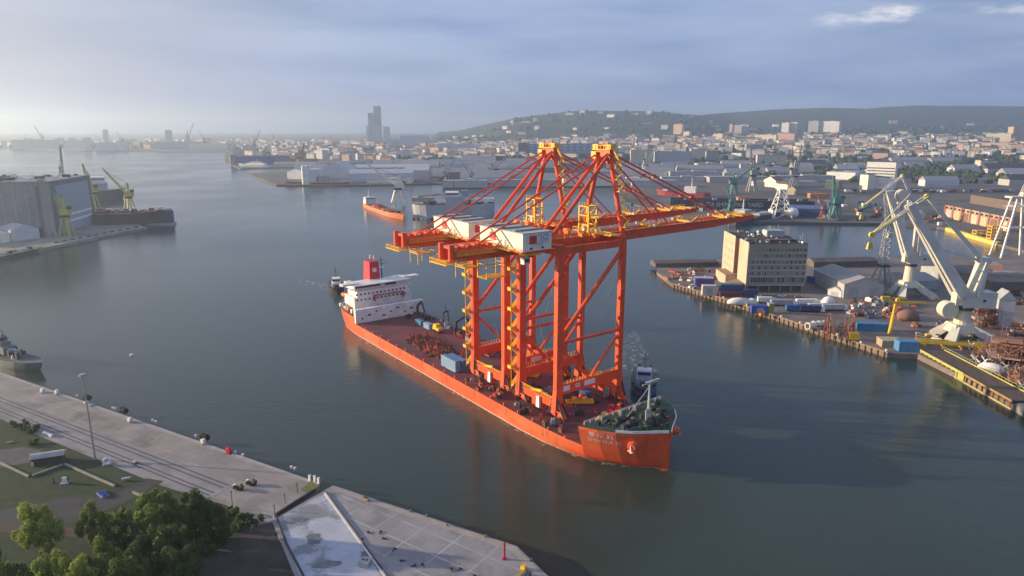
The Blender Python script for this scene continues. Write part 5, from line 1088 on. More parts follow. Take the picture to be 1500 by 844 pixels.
for k in range(40): MB().box((R.uniform(-16, 26), R.uniform(-3.6, 3.6), 5.4), (R.uniform(.6, 2), R.uniform(.6, 1.6), R.uniform(1.2, 4))).build('deck_fitting', R.choice((DRK, DRK, GRY, mat('navy_grey', ()), M_BLK0)), r)
MB().box((9, 0, 6.4), (9, 5.5, 3.6)).box((8, 0, 9), (5, 4.5, 2)).build('forward_house', mat('navy_grey', ()), r)
MB().tube((9, 0, 9), (9, 0, 16), .3, .15).bar((9, -1.6, 13), (9, 1.6, 13), .2).build('mast', DRK, r)
# floating dock with yard name, left blue dock
def dock(name, label, pl, pr, h, d, m, z=0):
    pl, pr = Vector(pl), Vector(pr); v = pr - pl; w_ = v.length; r = thing(name, label, 'floating dock', (pl.x, pl.y, z), math.atan2(v.y, v.x))
    MB().box((w_ / 2, 2.5, h / 2), (w_, 5, h)).build('dock_wall', m, r); MB().box((w_ / 2, d - 2.5, h / 2), (w_, 5, h)).build('dock_wall', m, r); MB().box((w_ / 2, d / 2, 1.5), (w_ + 3, d - 10.2, 4)).build('pontoon_floor', DRK, r)
    for k in range(5): MB().box((w_ * (k + .5) / 5, 2.5, h + 1.2), (6, 4, 2.4)).build('control_house', GRY, r)
    return r, w_
r, w_ = dock('floating_dock', 'dark floating dock wall carrying the yard name in pale letters', at(985, 309, 0), at(1192, 312, 0), 15, 34, mat('dock_dark', (.05, .055, .06), .7, .2, .1))
put_text('dock_lettering', 'NAUTA SHIPREPAIR YARD', 7.6, mat('dock_letter', (.42, .42, .42), .7), r, (w_ * .40, -.12, 9.3), (1, 0, 0), (0, 0, 1))
r, w_ = dock('floating_dock', 'blue sided floating dock behind the white motor yacht', at(345, 243, 0), at(425, 241, 0), 26, 60, mat('dock_blue', (.06, .10, .26), .7, .2, .06))
MB().box((-6, 6, 17), (14, 12, 30)).build('end_tower', mat('dusty_brown', (.26, .21, .20), .8), r)
# generic slewing harbour crane
def harbour_crane(label, px, py, top, m, group, sgn=1, k=1.0, reach=.55, z=2.5, m2=None):
    p = at(px, py, z); H = rise(p, top); r = thing('harbour_crane', label, 'crane', (p.x, p.y, z), 0, group); u = H / 40 * k; m2 = m2 or m
    for i in (-1, 1):
        for j in (-1, 1): MB().bar((i * 5 * u, j * 4.5 * u, 0), (i * 2 * u, j * 2 * u, H * .34), 1.3 * u, 1.3 * u).build('portal_leg', m, r)
    MB().box((0, 0, H * .35), (6.4 * u, 6 * u, 1.6 * u)).build('portal_deck', DRK, r)
    MB().box((-1.5 * sgn * u, 0, H * .43), (8 * u, 5 * u, 5.4 * u)).build('machinery_house', m2, r)
    MB().bar((-1 * u * sgn, 0, H * .47), (-.5 * u * sgn, 0, H * .68), 1.8 * u).build('mast', m, r)
    lattice(MB(), (2 * sgn * u, 0, H * .46), (H * reach * sgn, 0, H), 2.4 * u, 1.0 * u, 6, .42 * u).build('jib', m, r)
    MB().bar((-.5 * u * sgn, 0, H * .68), (H * reach * sgn * .9, 0, H * .94), .3 * u).build('luffing_rope', DRK, r)
    MB().box((-5 * sgn * u, 0, H * .5), (2.4 * u, 4 * u, 3 * u)).build('counterweight', DRK, r)
    return r
YG = mat('haze_yellow', (.52, .46, .10), .6, .15, .3)
harbour_crane('yellow quay crane standing before the dark gap of the shipyard hall', 99, 346, 262, YG, 'yellow cranes of the left shipyard', -1, .75, .28, m2=YG)
harbour_crane('yellow crane on the dock behind the right end of the shipyard hall', 138, 306, 240, YG, 'yellow cranes of the left shipyard', -1, .8, .12)
harbour_crane('yellow crane on the dock deck right of the white superstructure', 191, 312, 247, YG, 'yellow cranes of the left shipyard', -1, .8, .5)
harbour_crane('pale green tower crane rising behind the roof of the shipyard hall', 97, 305, 214, mat('pale_green', (.34, .38, .28), .6), 'yellow cranes of the left shipyard', 1, .5, .05)
CG = mat('crane_green', (.10, .27, .22), .6, .2, .3); CS = mat('steel_grey', (.30, .30, .30), .6, .2, .3); CP = mat('pale_steel', (.52, .50, .44), .6, .15, .3)
harbour_crane('slender pale crane rising behind the right half of the far quay, leaning right', 946, 262, 205, CP, 'grey cranes on the far quays', 1, .6, .35)
harbour_crane('tall green crane standing on the far quay right of the white lattice tower', 1222, 321, 258, CG, 'green cranes on the far quays', -1, 1.1, .12)
harbour_crane('green crane beside the brick red cabin on the far quay', 1070, 311, 272, CG, 'green cranes on the far quays', -1, 1.0, .2)
harbour_crane('dark grey green crane left of the cream villa', 1074, 285, 240, CG, 'green cranes on the far quays', 1, 1.1, .7)
harbour_crane('grey crane with tall mast between the dark dock and the cream villa', 1101, 281, 214, CS, 'grey cranes on the far quays', -1, .8, .1)
harbour_crane('grey crane with tall mast right of the cream villa', 1162, 283, 212, CS, 'grey cranes on the far quays', 1, .7, .08)
harbour_crane('grey crane before the dark coal heaps left of the crane 01 apex', 727, 262, 222, CP, 'grey cranes on the far quays', 1, 1.2, .5)
harbour_crane('pale crane on the quay behind the grey slab sided vessel', 655, 272, 232, CS, 'grey cranes on the far quays', 1, .8, .3)
harbour_crane('white crane with jib folded over behind the orange cargo ship', 584, 296, 240, CRM, 'grey cranes on the far quays', -1, 1.25, .8)
harbour_crane('grey crane right of the white hangar left of the coal heaps', 690, 270, 238, CS, 'grey cranes on the far quays', -1, .9, .4)
harbour_crane('rust red crane on the far channel quay left of the green crane', 1204, 322, 281, mat('rust_red', (.40, .16, .09), .7), 'grey cranes on the far quays', -1, .7, .3)
harbour_crane('brown portal crane standing between the blue dock and the white halls', 441, 243, 210, mat('tan_crane', (.42, .24, .11), .7), 'grey cranes on the far quays', 1, 1.5, .2)
for i, (px, top) in enumerate(((64, 184), (277, 180), (300, 190), (374, 190), (408, 196), (470, 200), (490, 198), (37, 196), (180, 192))):
    harbour_crane('faint grey crane far off in the haze, the ' + ('one at the left edge of the photo,one above the breakwater tip,one right of that above the breakwater,one above the blue dock,one between blue dock and brown crane,one above the white halls,one nearest the twin tower,one on the left breakwater,one midway along the breakwater'.split(',')[i])[4:], px, 216 if i < 3 or i > 6 else 224, top, CS, 'faint cranes in the haze', 1 if i % 2 else -1, .55, .3)
# white lattice tower across the channel
p = at(1142, 319, 2.5); H = rise(p, 279); o = thing('lattice_tower', 'white open lattice tower standing on the far channel quay', 'lattice tower', (p.x, p.y, 2.5)); b = MB(); lattice(b, (0, 0, 0), (0, 0, H), 22, 7, 4, .9); b.build('frame', WHT, o); MB().box((0, 0, H + .6), (9, 9, 1.2)).build('platform', WHT, o); MB().box((-11, 0, 5), (1.8, 14, 10)).build('side_frame', WHT, o)
# left shipyard: big hall, white sheds, ships under repair
q_rand = lambda k: ((k * 37) % 97) / 100
pl, pr = at(83, 347, ZY), at(140, 328, ZY); H = rise(pl, 267)
v = (pr - pl); rzh = math.atan2(v.y, v.x); w_ = v.length
o = thing('shipbuilding_hall', 'huge grey shipbuilding hall with a pale blue door wall on the left pier', 'shipyard hall', (pl.x, pl.y, ZY), rzh)
D = (at(2, 338, ZY) - pl).length
MB().box((w_ / 2, D / 2, H / 2), (w_, D, H)).build('wall', mat('hall_wall', (.34, .31, .29), .85, .12, .05, spot=(.25, .23, .22), amt=.6), o)
MB().box((w_ / 2, D / 2, H + .5), (w_ + 2, D + 2, 1.0)).build('roof', M_SHR, o)
MB().box((w_ * .53, -.25, H * .48), (w_ * .80, .5, H * .88)).build('door', mat('hall_door', (.30, .37, .42), .7, .08, .08), o); MB().box((w_ / 2, -.3, H * .96), (w_ * 1.01, .7, H * .08)).build('header', mat('hall_trim', (.16, .17, .20), .8), o)
for x, ww in ((.05, .1), (.965, .07)): MB().box((w_ * x, -.3, H / 2), (w_ * ww, .6, H)).build('jamb', mat('hall_trim', ()), o)
for z in (.34, .22): MB().box((w_ * .56, -.56, H * z), (w_ * .74, .16, H * .045)).build('stripe', WHT, o)
for f in (.12, .22, .34, .45, .58, .70, .80): MB().box((-.3, D * f, H * .48), (.6, D * (.012 if int(f * 100) % 4 else .03), H * .92)).build('pilaster', mat('hall_trim', ()) if int(f * 100) % 4 == 0 else GRY, o)
for k in range(14): MB().box((-1.2, D * q_rand(k), 2 + k % 4), (2.4, D * .025, 4 + 2 * (k % 4))).build('lean_to', (GRY, DRK, WHT, RUST)[k % 4], o)
MB().box((-1, D * .86, H * .5), (2, D * .035, H)).build('white_duct', WHT, o); MB().box((-1.4, D * .92, H * .5), (2, D * .03, H)).build('white_duct', WHT, o)
q = random.Random(9)
for i in range(34): MB().box((w_ * q.uniform(0, .9), D * q.uniform(.02, .98), H + 2.0), (q.uniform(2, 6), q.uniform(2, 9), q.uniform(1.5, 4.5))).build('roof_unit', q.choice((WHT, WHT, GRY, DRK, CRM)), o)
hall('white_shed', 'white gabled shed at the foot of the shipbuilding hall', 'shed', at(18, 354, ZY), at(59, 349, ZY), 46, 10, 15, mat('shed_white', (.55, .55, .58), .8, .1, .2), mat('shed_roof', (.50, .49, .50), .7, .1, .2))
hall('white_shed', 'low cream lit shed left of the white gabled shed', 'shed', at(-40, 362, ZY), at(16, 354, ZY), 40, 8, 11, CRM, mat('shed_roof', ()), along=False)
for i in range(12):
    px = 84 + i * 11.6; py = 359.5 - i * 2.32; p = at(px, py, 0); p = p + Vector((.02, -.6, 0)); o = thing('pier_fender', 'black round fender hanging on the edge of the left shipyard pier', 'fender', (p.x, p.y, 0), 0, 'fenders along the left shipyard pier'); MB().tube((0, -1, 1.6), (0, 1.4, 1.6), 2.0, n=10).build('tyre', RBR, o); MB().tube((0, -1.1, 1.6), (0, 1.5, 1.6), .8, n=8).build('core', GRY, o)
r, Ln = vessel('barge', 'dark flat barge moored at the near corner of the left pier', 'barge', at(58, 367, 0), at(-60, 392, 0), 14, 3, DRK, mat('tug_deck', ()), bowup=1.0)
for k in range(8): MB().box((-20 + k * 7, (k % 3 - 1) * 3, 4), (4, 3, 2.2)).build('cargo', (GRY, DRK, M_OCH)[k % 3], r)
r, Ln = vessel('hulk', 'rusty dark ship hull jutting from the dock right of the shipyard hall', 'ship', at(248, 328, 0), at(60, 332, 0), 34, 14, mat('hulk_dark', (.085, .062, .058), .8, .3, .06, spot=(.16, .09, .06), amt=.7), mat('hulk_deck', (.20, .13, .10), .9, .3, .1), bowup=1.25, rake=.04)
for k in range(14): MB().box((-20 + k * 7, (k % 4 - 1.5) * 7, 17), (5, 4, 2 + k % 3)).build('deck_gear', (RUST, GRY, mat('dusty_red', ()), CRM)[k % 4], r)
o = thing('dock_barge', 'dark blue floating dock wall lying against the rusty hull', 'floating dock', tuple(at(140, 331, 0)), .08); MB().box((40, 6, 8), (88, 8, 16)).build('dock_wall', mat('dock_navy', (.075, .085, .115), .8, .2, .06), o); MB().box((40, 3, 1), (92, 14, 2.4)).build('pontoon', GRY, o)
r, Ln = vessel('ferry', 'white upper works and dark bow of a ship lying behind the rusty hull', 'ship', at(180, 292, 0), at(40, 298, 0), 28, 14, mat('ship_dkgrey', (.10, .10, .11), .7), GFS, bowup=1.3)
MB().box((22, 0, 21), (44, 20, 12)).build('deckhouse', GFS, r); MB().box((24, 0, 31), (34, 24, 10)).build('bridge', WHT, r); MB().box((24, 0, 33), (34.4, 24.4, 2)).build('window', GLS, r); MB().tube((20, 0, 36), (20, 0, 44), .8).build('mast', DRK, r)
# two white silos, white halls on the mid quay
for k, px in enumerate((446, 451)):
    p = at(px, 270, ZY); o = thing('silo', ['white cylindrical silo, left one of the pair on the mid quay', 'white cylindrical silo, right one of the pair on the mid quay'][k], 'silo', (p.x, p.y, ZY)); H = rise(p, 243.5); MB().tube((0, 0, 0), (0, 0, H), 4.2, n=16).build('shell', WHT, o); MB().tube((0, 0, H), (0, 0, H + 2.5), 4.2, .6, 16).build('cap', WHT, o)
seams(MATS['hall_wall'], 9, 200, .12, .7, (.8, .8, .8), .93, 1.05, 0)
HW = mat('hall_white', (.55, .56, .60), .75, .08, .06); HR_ = mat('hall_roof', (.46, .46, .49), .75, .1, .06)
hall('white_hall', 'arched white hall left of the two silos', 'hall', at(421, 262, ZY), at(447, 263, ZY), 60, 14, 22, HW, HR_)
flat('white_hall', 'pale block behind the two white silos', 'hall', at(452, 268, ZY), at(466, 268, ZY), 40, 26, HW, HR_)
hall('white_hall', 'large pale gabled hall right of the silos', 'hall', at(466, 262, ZY), at(513, 262, ZY), 90, 18, 34, HW, HR_)
flat('white_hall', 'dark grey block before the pale gabled hall', 'hall', at(464, 268, ZY), at(484, 268, ZY), 20, 12, GRY, M_SHR)
hall('white_hall', 'long bright white hall on the quay behind the orange cargo ship', 'hall', at(512, 267, ZY), at(606, 266, ZY), 50, 17, 24, HW, HR_, along=False)
hall('white_hall', 'pale grey hall adjoining the right end of the long white one', 'hall', at(592, 262, ZY), at(628, 262, ZY), 60, 18, 26, mat('pale_grey', ()), HR_, along=False)
hall('white_hall', 'grey hall with low roof behind the long white one', 'hall', at(520, 256, ZY), at(628, 255, ZY), 60, 16, 22, mat('pale_grey', ()), HR_, along=False)
M_COAL = mat('coal', (.07, .065, .07), .95, .25, .05)
for k, (a, c, yy, hh) in enumerate(((640, 735, 266, 17), (735, 770, 266, 10), (812, 872, 266, 13), (640, 700, 256, 10))):
    p0, p1 = at(a, yy, ZY), at(c, yy, ZY); o = thing('bulk_heap', ['long dark bulk heap behind the grey slab sided vessel', 'short dark bulk heap right of the long one', 'dark bulk heap between the two crane apexes', 'grey bulk heap behind the long dark one'][k], 'bulk heap', (p0.x, p0.y, ZY), 0, 'dark bulk heaps on the far quay'); L_ = (p1 - p0).length
    MB().add([(0, 0, 0), (L_, 0, 0), (L_, 60, 0), (0, 60, 0), (22, 26, hh), (L_ - 22, 26, hh), (L_ - 22, 34, hh), (22, 34, hh)], [(0, 1, 5, 4), (1, 2, 6, 5), (2, 3, 7, 6), (3, 0, 4, 7), (4, 5, 6, 7)]).build('heap', M_COAL if k < 3 else M_SHR, o)
# peach warehouse, yellow quay line on the right, brick cabin, cream villa, blue roofed shed
hall('warehouse', 'long peach walled warehouse with pale bays beyond the channel at right', 'warehouse', at(1382, 318, ZY), at(1478, 340, ZY), 40, 15, 18, mat('peach_wall', (.44, .24, .17), .8, .12, .06, spot=(.58, .40, .28), amt=.6), mat('dark_roof', ()), along=False)
wh = bpy.data.objects['warehouse']; wl_ = (at(1478, 340, ZY) - at(1382, 318, ZY)).length
for k in range(7): MB().box((wl_ * (.08 + k * .14), -.15, 5), (wl_ * .085, .4, 10)).build('bay_door', (mat('bay_pale', (.50, .44, .34), .8, .15, .2), mat('bay_buff', (.55, .42, .26), .8, .15, .2), mat('bay_brown', (.22, .12, .09), .8))[k % 3], wh)
for k in range(8): MB().box((wl_ * (.01 + k * .14), -.2, 7.5), (wl_ * .02, .5, 15)).build('buttress', mat('bay_brown', ()), wh)
for k in range(14): MB().box((wl_ * (.04 + k * .07), -.12, 12.3), (wl_ * .035, .3, 2.2)).build('window', GLS, wh)
flat('warehouse', 'brown roofed low warehouse behind the peach one', 'warehouse', at(1420, 300, ZY), at(1520, 318, ZY), 40, 14, mat('brown_wall', ()), mat('dark_roof', ()))
a, c = at(1387, 335, 2.5), at(1462, 357, 2.5); d_ = c - a; o = thing('quay_fender_beam', 'sunlit yellow fender beam along the quay before the peach warehouse', 'fender beam', (a.x, a.y, 0), math.atan2(d_.y, d_.x)); MB().box((d_.length / 2, -.8, 1.9), (d_.length, 1.4, 3.8)).build('beam', mat('beam_yellow', (.72, .50, .12), .7), o); MB().box((d_.length / 2, 1.5, 3.6), (d_.length, 3.0, .6)).build('coping', mat('beam_yellow', ()), o)
for k, (px, py, l) in enumerate(((1434, 345, 'yellow work basket by the peach warehouse, left one'), (1455, 352, 'tall yellow scaffold cage at the right end of the yellow fender beam'))):
    p = at(px, py, ZY); o = thing('work_cage', l, 'work cage', (p.x, p.y, ZY)); b = MB(); hh = 5 + k * 10
    for x in (-5, 0, 5):
        for y in (-3, 3): b.bar((x, y, 0), (x, y, hh), .7)
    b.build('frame', YEL, o)
    for z in range(2, hh + 1, 3): MB().box((0, 0, z), (10.6, 6.6, .7)).build('deck', YEL, o)
box_on('cabin', 'brick red cabin on stilts on the far channel quay', 'cabin', 1087, 305, (16, 12, 15), mat('brick_red', (.42, .17, .10), .8, .15, .1), 0)
box_on('cabin', 'orange roofed low building right of the white lattice tower', 'building', 1198, 290, (28, 14, 7), mat('orange_wall', ()), -.1, top=mat('orange_wall', ()))
hall('villa', 'cream gabled villa with two wings on the far quay', 'villa', at(1118, 273, ZY), at(1136, 275, ZY), 20, 12, 19, CRM, mat('villa_roof', (.20, .12, .10), .8)); hall('villa', 'cream low wing right of the gabled villa', 'villa', at(1136, 277, ZY), at(1153, 279, ZY), 20, 10, 13, CRM, mat('villa_roof', ()), along=False)
hall('villa', 'cream house standing at the foot of the grey mast right of the villa', 'villa', at(1152, 285, ZY), at(1166, 286, ZY), 16, 9, 14, mat('ochre_conc', ()), mat('villa_roof', ()))
hall('blue_shed', 'dark blue long shed right of the white lattice tower', 'shed', at(1158, 317, ZY), at(1212, 319, ZY), 24, 10, 13, mat('navy_shed', (.06, .08, .20), .7), mat('navy_roof', (.12, .15, .30), .6), along=False)
tarp('white rounded tank cover at the left end of the dark blue shed', 1160, 318, 16, 14, 12, WHT, 0)
flat('office_tower', 'white office block with ribbon windows on dark pedestal beyond the channel', 'office building', at(1266, 276, ZY), at(1308, 278, ZY), 26, rise(at(1266, 276, ZY), 237), WHT, M_RF, bands=[(z, GLS, 1.6) for z in (22, 27, 32, 37)])
flat('office_tower', 'cream stair block left of the white office with ribbon windows', 'office building', at(1258, 277, ZY), at(1270, 278, ZY), 20, 26, CRM, M_RF)
flat('white_hall', 'pale long hall left of the white ribbon windowed office', 'hall', at(1210, 262, ZY), at(1252, 264, ZY), 40, 15, WHT, HR_)
flat('warehouse', 'grey green warehouse before the pale long hall', 'warehouse', at(1208, 276, ZY), at(1228, 277, ZY), 24, 14, mat('grey_green', ()), M_SHR)
# small clutter of the far channel quay
q = random.Random(31)
for i in range(90):
    px = q.uniform(1165, 1385) if i < 60 else q.uniform(925, 1110); py = q.uniform(296, 323) if i < 60 else q.uniform(300, 312)
    if i < 60 and px > 1350: py = q.uniform(318, 330)
    p = at(px, py, ZY); o = thing('quay_cargo', 'small quay cargo stack on the far channel quay ' + ('right of the dark blue shed' if i < 60 else 'behind the crane booms'), 'cargo stack', (p.x, p.y, ZY), q.uniform(-.3, .3), 'cargo stacks on the far channel quay ' + ('right' if i < 60 else 'left'))
    MB().box((0, 0, 1.6), (q.uniform(3, 10), q.uniform(2, 5), q.uniform(2, 5))).build('stack', q.choice((WHT, GRY, RUST, DRK, WHT, BLU, CRM, mat('rust_red', ()))), o)
KP = cP + (422 - 195) / FPX * sP
# ================================================================ town, woods and port sheds towards the horizon
WIN = (.10, .11, .13)
F = lambda n, c, **k: facade(n, c, WIN, **k)
WCOL = [F('wall_white', (.74, .72, .68)), F('wall_cream', (.68, .60, .47)), F('wall_pink', (.56, .36, .30)), F('wall_peach', (.60, .42, .30)), F('wall_grey', (.38, .38, .40)), F('wall_pale', (.55, .56, .58))]
WNAM = ['white', 'cream', 'pink', 'peach', 'grey', 'pale grey']
RCOL = [mat('roof_red', (.24, .11, .08), .85, .2, .1), mat('roof_black', (.07, .07, .075), .85, .2, .1), mat('roof_light', (.33, .32, .32), .8, .15, .1)]
RNAM = ['red', 'dark', 'light']
FR = random.Random(77)
PLACED = []
def free(x, y, r):
    for a, b, c in PLACED:
        if (a - x) ** 2 + (b - y) ** 2 < (r + c) ** 2: return False
    PLACED.append((x, y, r)); return True
def town(px, Y, w_, d, h, ci, ri, rz, name, label, cat, group, gable=False, zz=None):
    X = (px - 750) / FPX * Y / KP; z = (terr(X, Y) if zz is None else zz) - 1
    r = thing(name, label, cat, (X, Y, z), rz, group); m = WCOL[ci] if isinstance(ci, int) else ci
    MB().box((0, 0, h / 2), (w_, d, h)).build('wall', m, r)
    rm = RCOL[ri]
    if gable: MB().add([(-w_ / 2, -d / 2, h), (w_ / 2, -d / 2, h), (w_ / 2, d / 2, h), (-w_ / 2, d / 2, h), (-w_ / 2, 0, h + d * .32), (w_ / 2, 0, h + d * .32)], [(0, 1, 5, 4), (2, 3, 4, 5), (1, 2, 5), (3, 0, 4), (3, 2, 1, 0)]).build('roof', rm, r)
    else: MB().box((0, 0, h + .5), (w_ + .8, d + .8, 1.0)).build('roof', rm, r); MB().box((w_ * .1, 0, h + 2), (w_ * .25, d * .4, 2.4)).build('roof_house', m, r)
    return r
# landmarks of the town
def landmark(px0, px1, ytop, Y, d, ci, ri, name, label, cat='apartment block', gable=False, base=None, rz=0):
    px = (px0 + px1) / 2; w_ = (px1 - px0) / FPX * Y / KP; X = (px - 750) / FPX * Y / KP; z0 = (terr(X, Y) if base is None else base) - 1; h = on(px, ytop, Y).z - z0
    PLACED.append((X, Y, max(w_, d) * .6)); return town(px, Y, w_, d, h, ci, ri, rz, name, label, cat, None, gable, base)
TWG = mat('tower_glass', (.30, .34, .40), .4, .1, .02)
r = landmark(540.5, 548, 166, 4500, 18, TWG, 1, 'glass_tower', 'shorter dark glass half of the twin tower rising in the haze', 'tower', base=2.5)
r2 = landmark(549, 559, 156, 4540, 20, F('tower_pale', (.42, .45, .5), horiz=True), 1, 'glass_tower', 'taller pale half of the twin tower rising in the haze', 'tower', base=2.5)
landmark(542, 557, 184, 4400, 16, 5, 2, 'office_block', 'pale podium block at the foot of the twin tower', 'office building', base=2.5); landmark(562, 571, 186, 4400, 16, 0, 2, 'office_block', 'white block right of the twin tower foot', 'office building', base=2.5); landmark(537, 540, 185, 4400, 12, 0, 2, 'office_block', 'narrow white block left of the twin tower foot', 'office building', base=2.5)
LMROT = -.8
for a in ((1145, 1156, 180, 4300, 22, 0, 2, 'high_rise', 'white high rise, left half of the pair below the ridge'), (1156.5, 1168, 179.5, 4300, 24, 1, 2, 'high_rise', 'cream high rise, right half of the pair below the ridge'), (1184, 1199, 177.5, 4400, 24, 4, 2, 'high_rise', 'grey shaded slab at the left end of the long white high rise'), (1199.5, 1229, 178, 4350, 24, 0, 2, 'high_rise', 'long white slab high rise below the wooded ridge'), (987, 1002, 182, 4200, 30, 3, 1, 'high_rise', 'peach high rise right of the crane 02 apex'), (1069, 1074, 182, 4300, 24, 2, 1, 'high_rise', 'narrow pink end of the grey slab below the ridge'), (1074, 1098, 183, 4320, 24, 4, 1, 'high_rise', 'grey shaded slab block below the left ridge end'), (1002, 1012, 193, 3800, 24, 1, 2, 'apartment_block', 'cream block at the foot of the peach high rise'), (1047, 1061, 196, 3600, 24, 1, 1, 'apartment_block', 'cream square block left of the woods'), (1108, 1140, 198, 3400, 30, 1, 2, 'apartment_block', 'cream wide block with dark window row below the grey slab'), (1143, 1167, 196, 3300, 40, 2, 0, 'apartment_block', 'pink tall block right of the cream wide block'), (1322, 1353, 210, 3000, 60, 0, 2, 'mall', 'white left half of the flat shopping hall below the ridge'), (1357, 1389, 210.5, 3000, 60, 0, 2, 'mall', 'white right half of the flat shopping hall below the ridge'), (1483, 1560, 186, 3600, 50, 3, 2, 'high_rise', 'large peach block at the right edge of the photo'), (1446, 1490, 209, 3000, 40, 3, 1, 'apartment_block', 'tan block with stepped roofs left of the large peach block'), (1449, 1480, 196, 3400, 40, 1, 2, 'apartment_block', 'cream stepped block behind the tan block'), (1440, 1463, 235, 1900, 30, 1, 1, 'apartment_block', 'yellow lit block with grey end wall at right'), (1403, 1442, 244, 1850, 24, 3, 1, 'factory', 'peach low factory left of the yellow lit block'), (1354, 1392, 231, 2200, 24, 0, 2, 'shop', 'white low shop front with a red middle at right'), (1365, 1378, 232, 2170, 10, mat('shop_red', (.6, .16, .14), .7), 2, 'shop', 'red middle bay of the white shop front'), (1013, 1034, 219, 2300, 30, 1, 0, 'factory', 'cream lit factory block right of the slender crane'), (1036, 1054, 222, 2250, 30, 4, 1, 'factory', 'grey factory block right of the cream lit factory'), (1094, 1116, 212, 2600, 30, 4, 2, 'factory', 'grey factory tower above the green trees'), (1112, 1154, 227, 2050, 20, 1, 0, 'apartment_block', 'cream long tenement behind the green cranes'), (1088, 1122, 241, 1650, 16, 1, 2, 'wall_block', 'cream low ruined front behind the green cranes'), (1122, 1156, 245, 1640, 14, 0, 2, 'wall_block', 'white low row right of the cream ruined front'), (586, 628, 199, 3700, 20, HW, 2, 'office_block', 'pale square block left of the green belt'), (568, 585, 205, 3900, 20, mat('pale_grey', ()), 2, 'office_block', 'grey banded block left of the pale square block'), (640, 672, 211, 3000, 20, HW, 2, 'warehouse', 'white corrugated store left of the teal shed'), (672, 702, 212, 3010, 20, HW, 2, 'warehouse', 'pale corrugated store right of the white one'), (760, 775, 210, 2500, 30, mat('brown_wall', ()), 1, 'warehouse', 'dark brown store left of the long blue hall'), (960, 1012, 222, 2150, 40, 5, 2, 'warehouse', 'pale hall right of the slender leaning crane'), (925, 958, 220, 2100, 40, 1, 2, 'warehouse', 'cream roofed hall left of the slender leaning crane')):
    landmark(*a, rz=(LMROT if a[4] < 45 and a[3] > 2900 and a[0] > 950 else -.12))
landmark(772, 905, 211, 2550, 40, F('hall_blue', (.34, .40, .52), sx=24, sz=11), 2, 'rail_hall', 'long pale blue hall behind the two crane apexes', 'hall', base=2.5)
landmark(1376, 1384, 186, 4600, 30, mat('dome_green', (.42, .5, .34), .7), 2, 'church', 'pale green domed building in the woods below the ridge', 'church')
landmark(836, 846, 182, 4700, 20, 0, 0, 'church', 'white block with red roof amid the town on the middle hill', 'church', gable=True)
landmark(1490, 1530, 224, 2400, 20, 5, 2, 'shop', 'pale flat roof among trees at the right edge')
HOUSES = []
# general town fabric, row after row
for rowY in (2350, 2700, 3050, 3400, 3750, 4100, 4450, 4800):
    px = -40 + FR.uniform(0, 20)
    while px < 1560:
        dens = lerp([(-40, .15), (100, .35), (300, .6), (500, .95), (640, 1.0), (900, .95), (1000, .8), (1250, .8), (1400, .55), (1560, .5)], px)
        if rowY < 2600 and (px > 980 or px < 430): dens *= .35
        if rowY > 4000 and px < 1040: dens *= .45
        if rowY > 4200 and px > 1060: dens = .1
        if rowY > 4500 and px < 640: dens = 0
        w_ = FR.uniform(22, 62); d = FR.uniform(14, 26); h = FR.choice((10, 13, 16, 16, 20, 24)) * (1.25 if px < 640 else 1.0); Y = rowY + FR.uniform(-110, 110)
        X = (px - 750) / FPX * Y / KP
        step = w_ / (Y / FPX) * FR.uniform(.9, 1.6)
        sea = Y < 3560 and px < 335
        if FR.random() < dens * 1.0 and not sea and free(X, Y, w_ * .5):
            ci = FR.choice((0, 0, 0, 1, 1, 2, 3, 4, 5)); ri = FR.choice((0, 1, 2, 2)); g = FR.random() < .55
            zone = 'left of the twin tower' if px < 545 else 'between twin tower and crane 01' if px < 790 else 'behind the crane apexes' if px < 985 else 'below the left ridge end' if px < 1230 else 'below the right ridge'
            dist = 'near' if Y < 3000 else 'middle' if Y < 3900 else 'far'
            lab = '%s %s roofed %s house %s, %s town' % ('low' if h < 16 else 'tall', RNAM[ri], WNAM[ci], zone, dist)
            HOUSES.append((w_ * h / Y / Y, (px, Y, w_, d, h, ci, ri, FR.choice((-.3, -.45, -.6, -.75, .2)), 'house_block', lab, 'house block', lab + ', alike'), FR.random() < .55))
        px += max(6, step)
HOUSES.sort(key=lambda a: -a[0])
for a in HOUSES[:285]: town(*a[1], gable=a[2])
for i in range(1400):
    px = (FR.uniform(980, 1540), FR.uniform(380, 1540), FR.uniform(400, 720), FR.uniform(640, 1540))[i % 4]; Y = FR.uniform(2250, 4000); w_ = FR.uniform(14, 40); d = FR.uniform(10, 18); X = (px - 750) / FPX * Y / KP
    if px > 1240 and FR.random() < .35: continue
    if free(X, Y, w_ * .35): HOUSES.append((0, (px, Y, w_, d, FR.uniform(11, 24), FR.choice((0, 0, 0, 1, 1, 2, 3, 5)), FR.choice((0, 1, 2, 2)), FR.uniform(-.9, -.2))))
for i in range(420):
    px = FR.uniform(225, 560) if i % 3 else FR.uniform(-20, 330); Y = FR.uniform(3650, 5200); w_ = FR.uniform(22, 70); d = FR.uniform(12, 24); X = (px - 750) / FPX * Y / KP
    if free(X, Y, w_ * .3): HOUSES.append((0, (px, Y, w_, d, FR.uniform(10, 30), FR.choice((0, 0, 1, 1, 3, 4, 5)), FR.choice((0, 1, 2, 2)), FR.uniform(-.9, -.2))))
b = MB(); mi = []
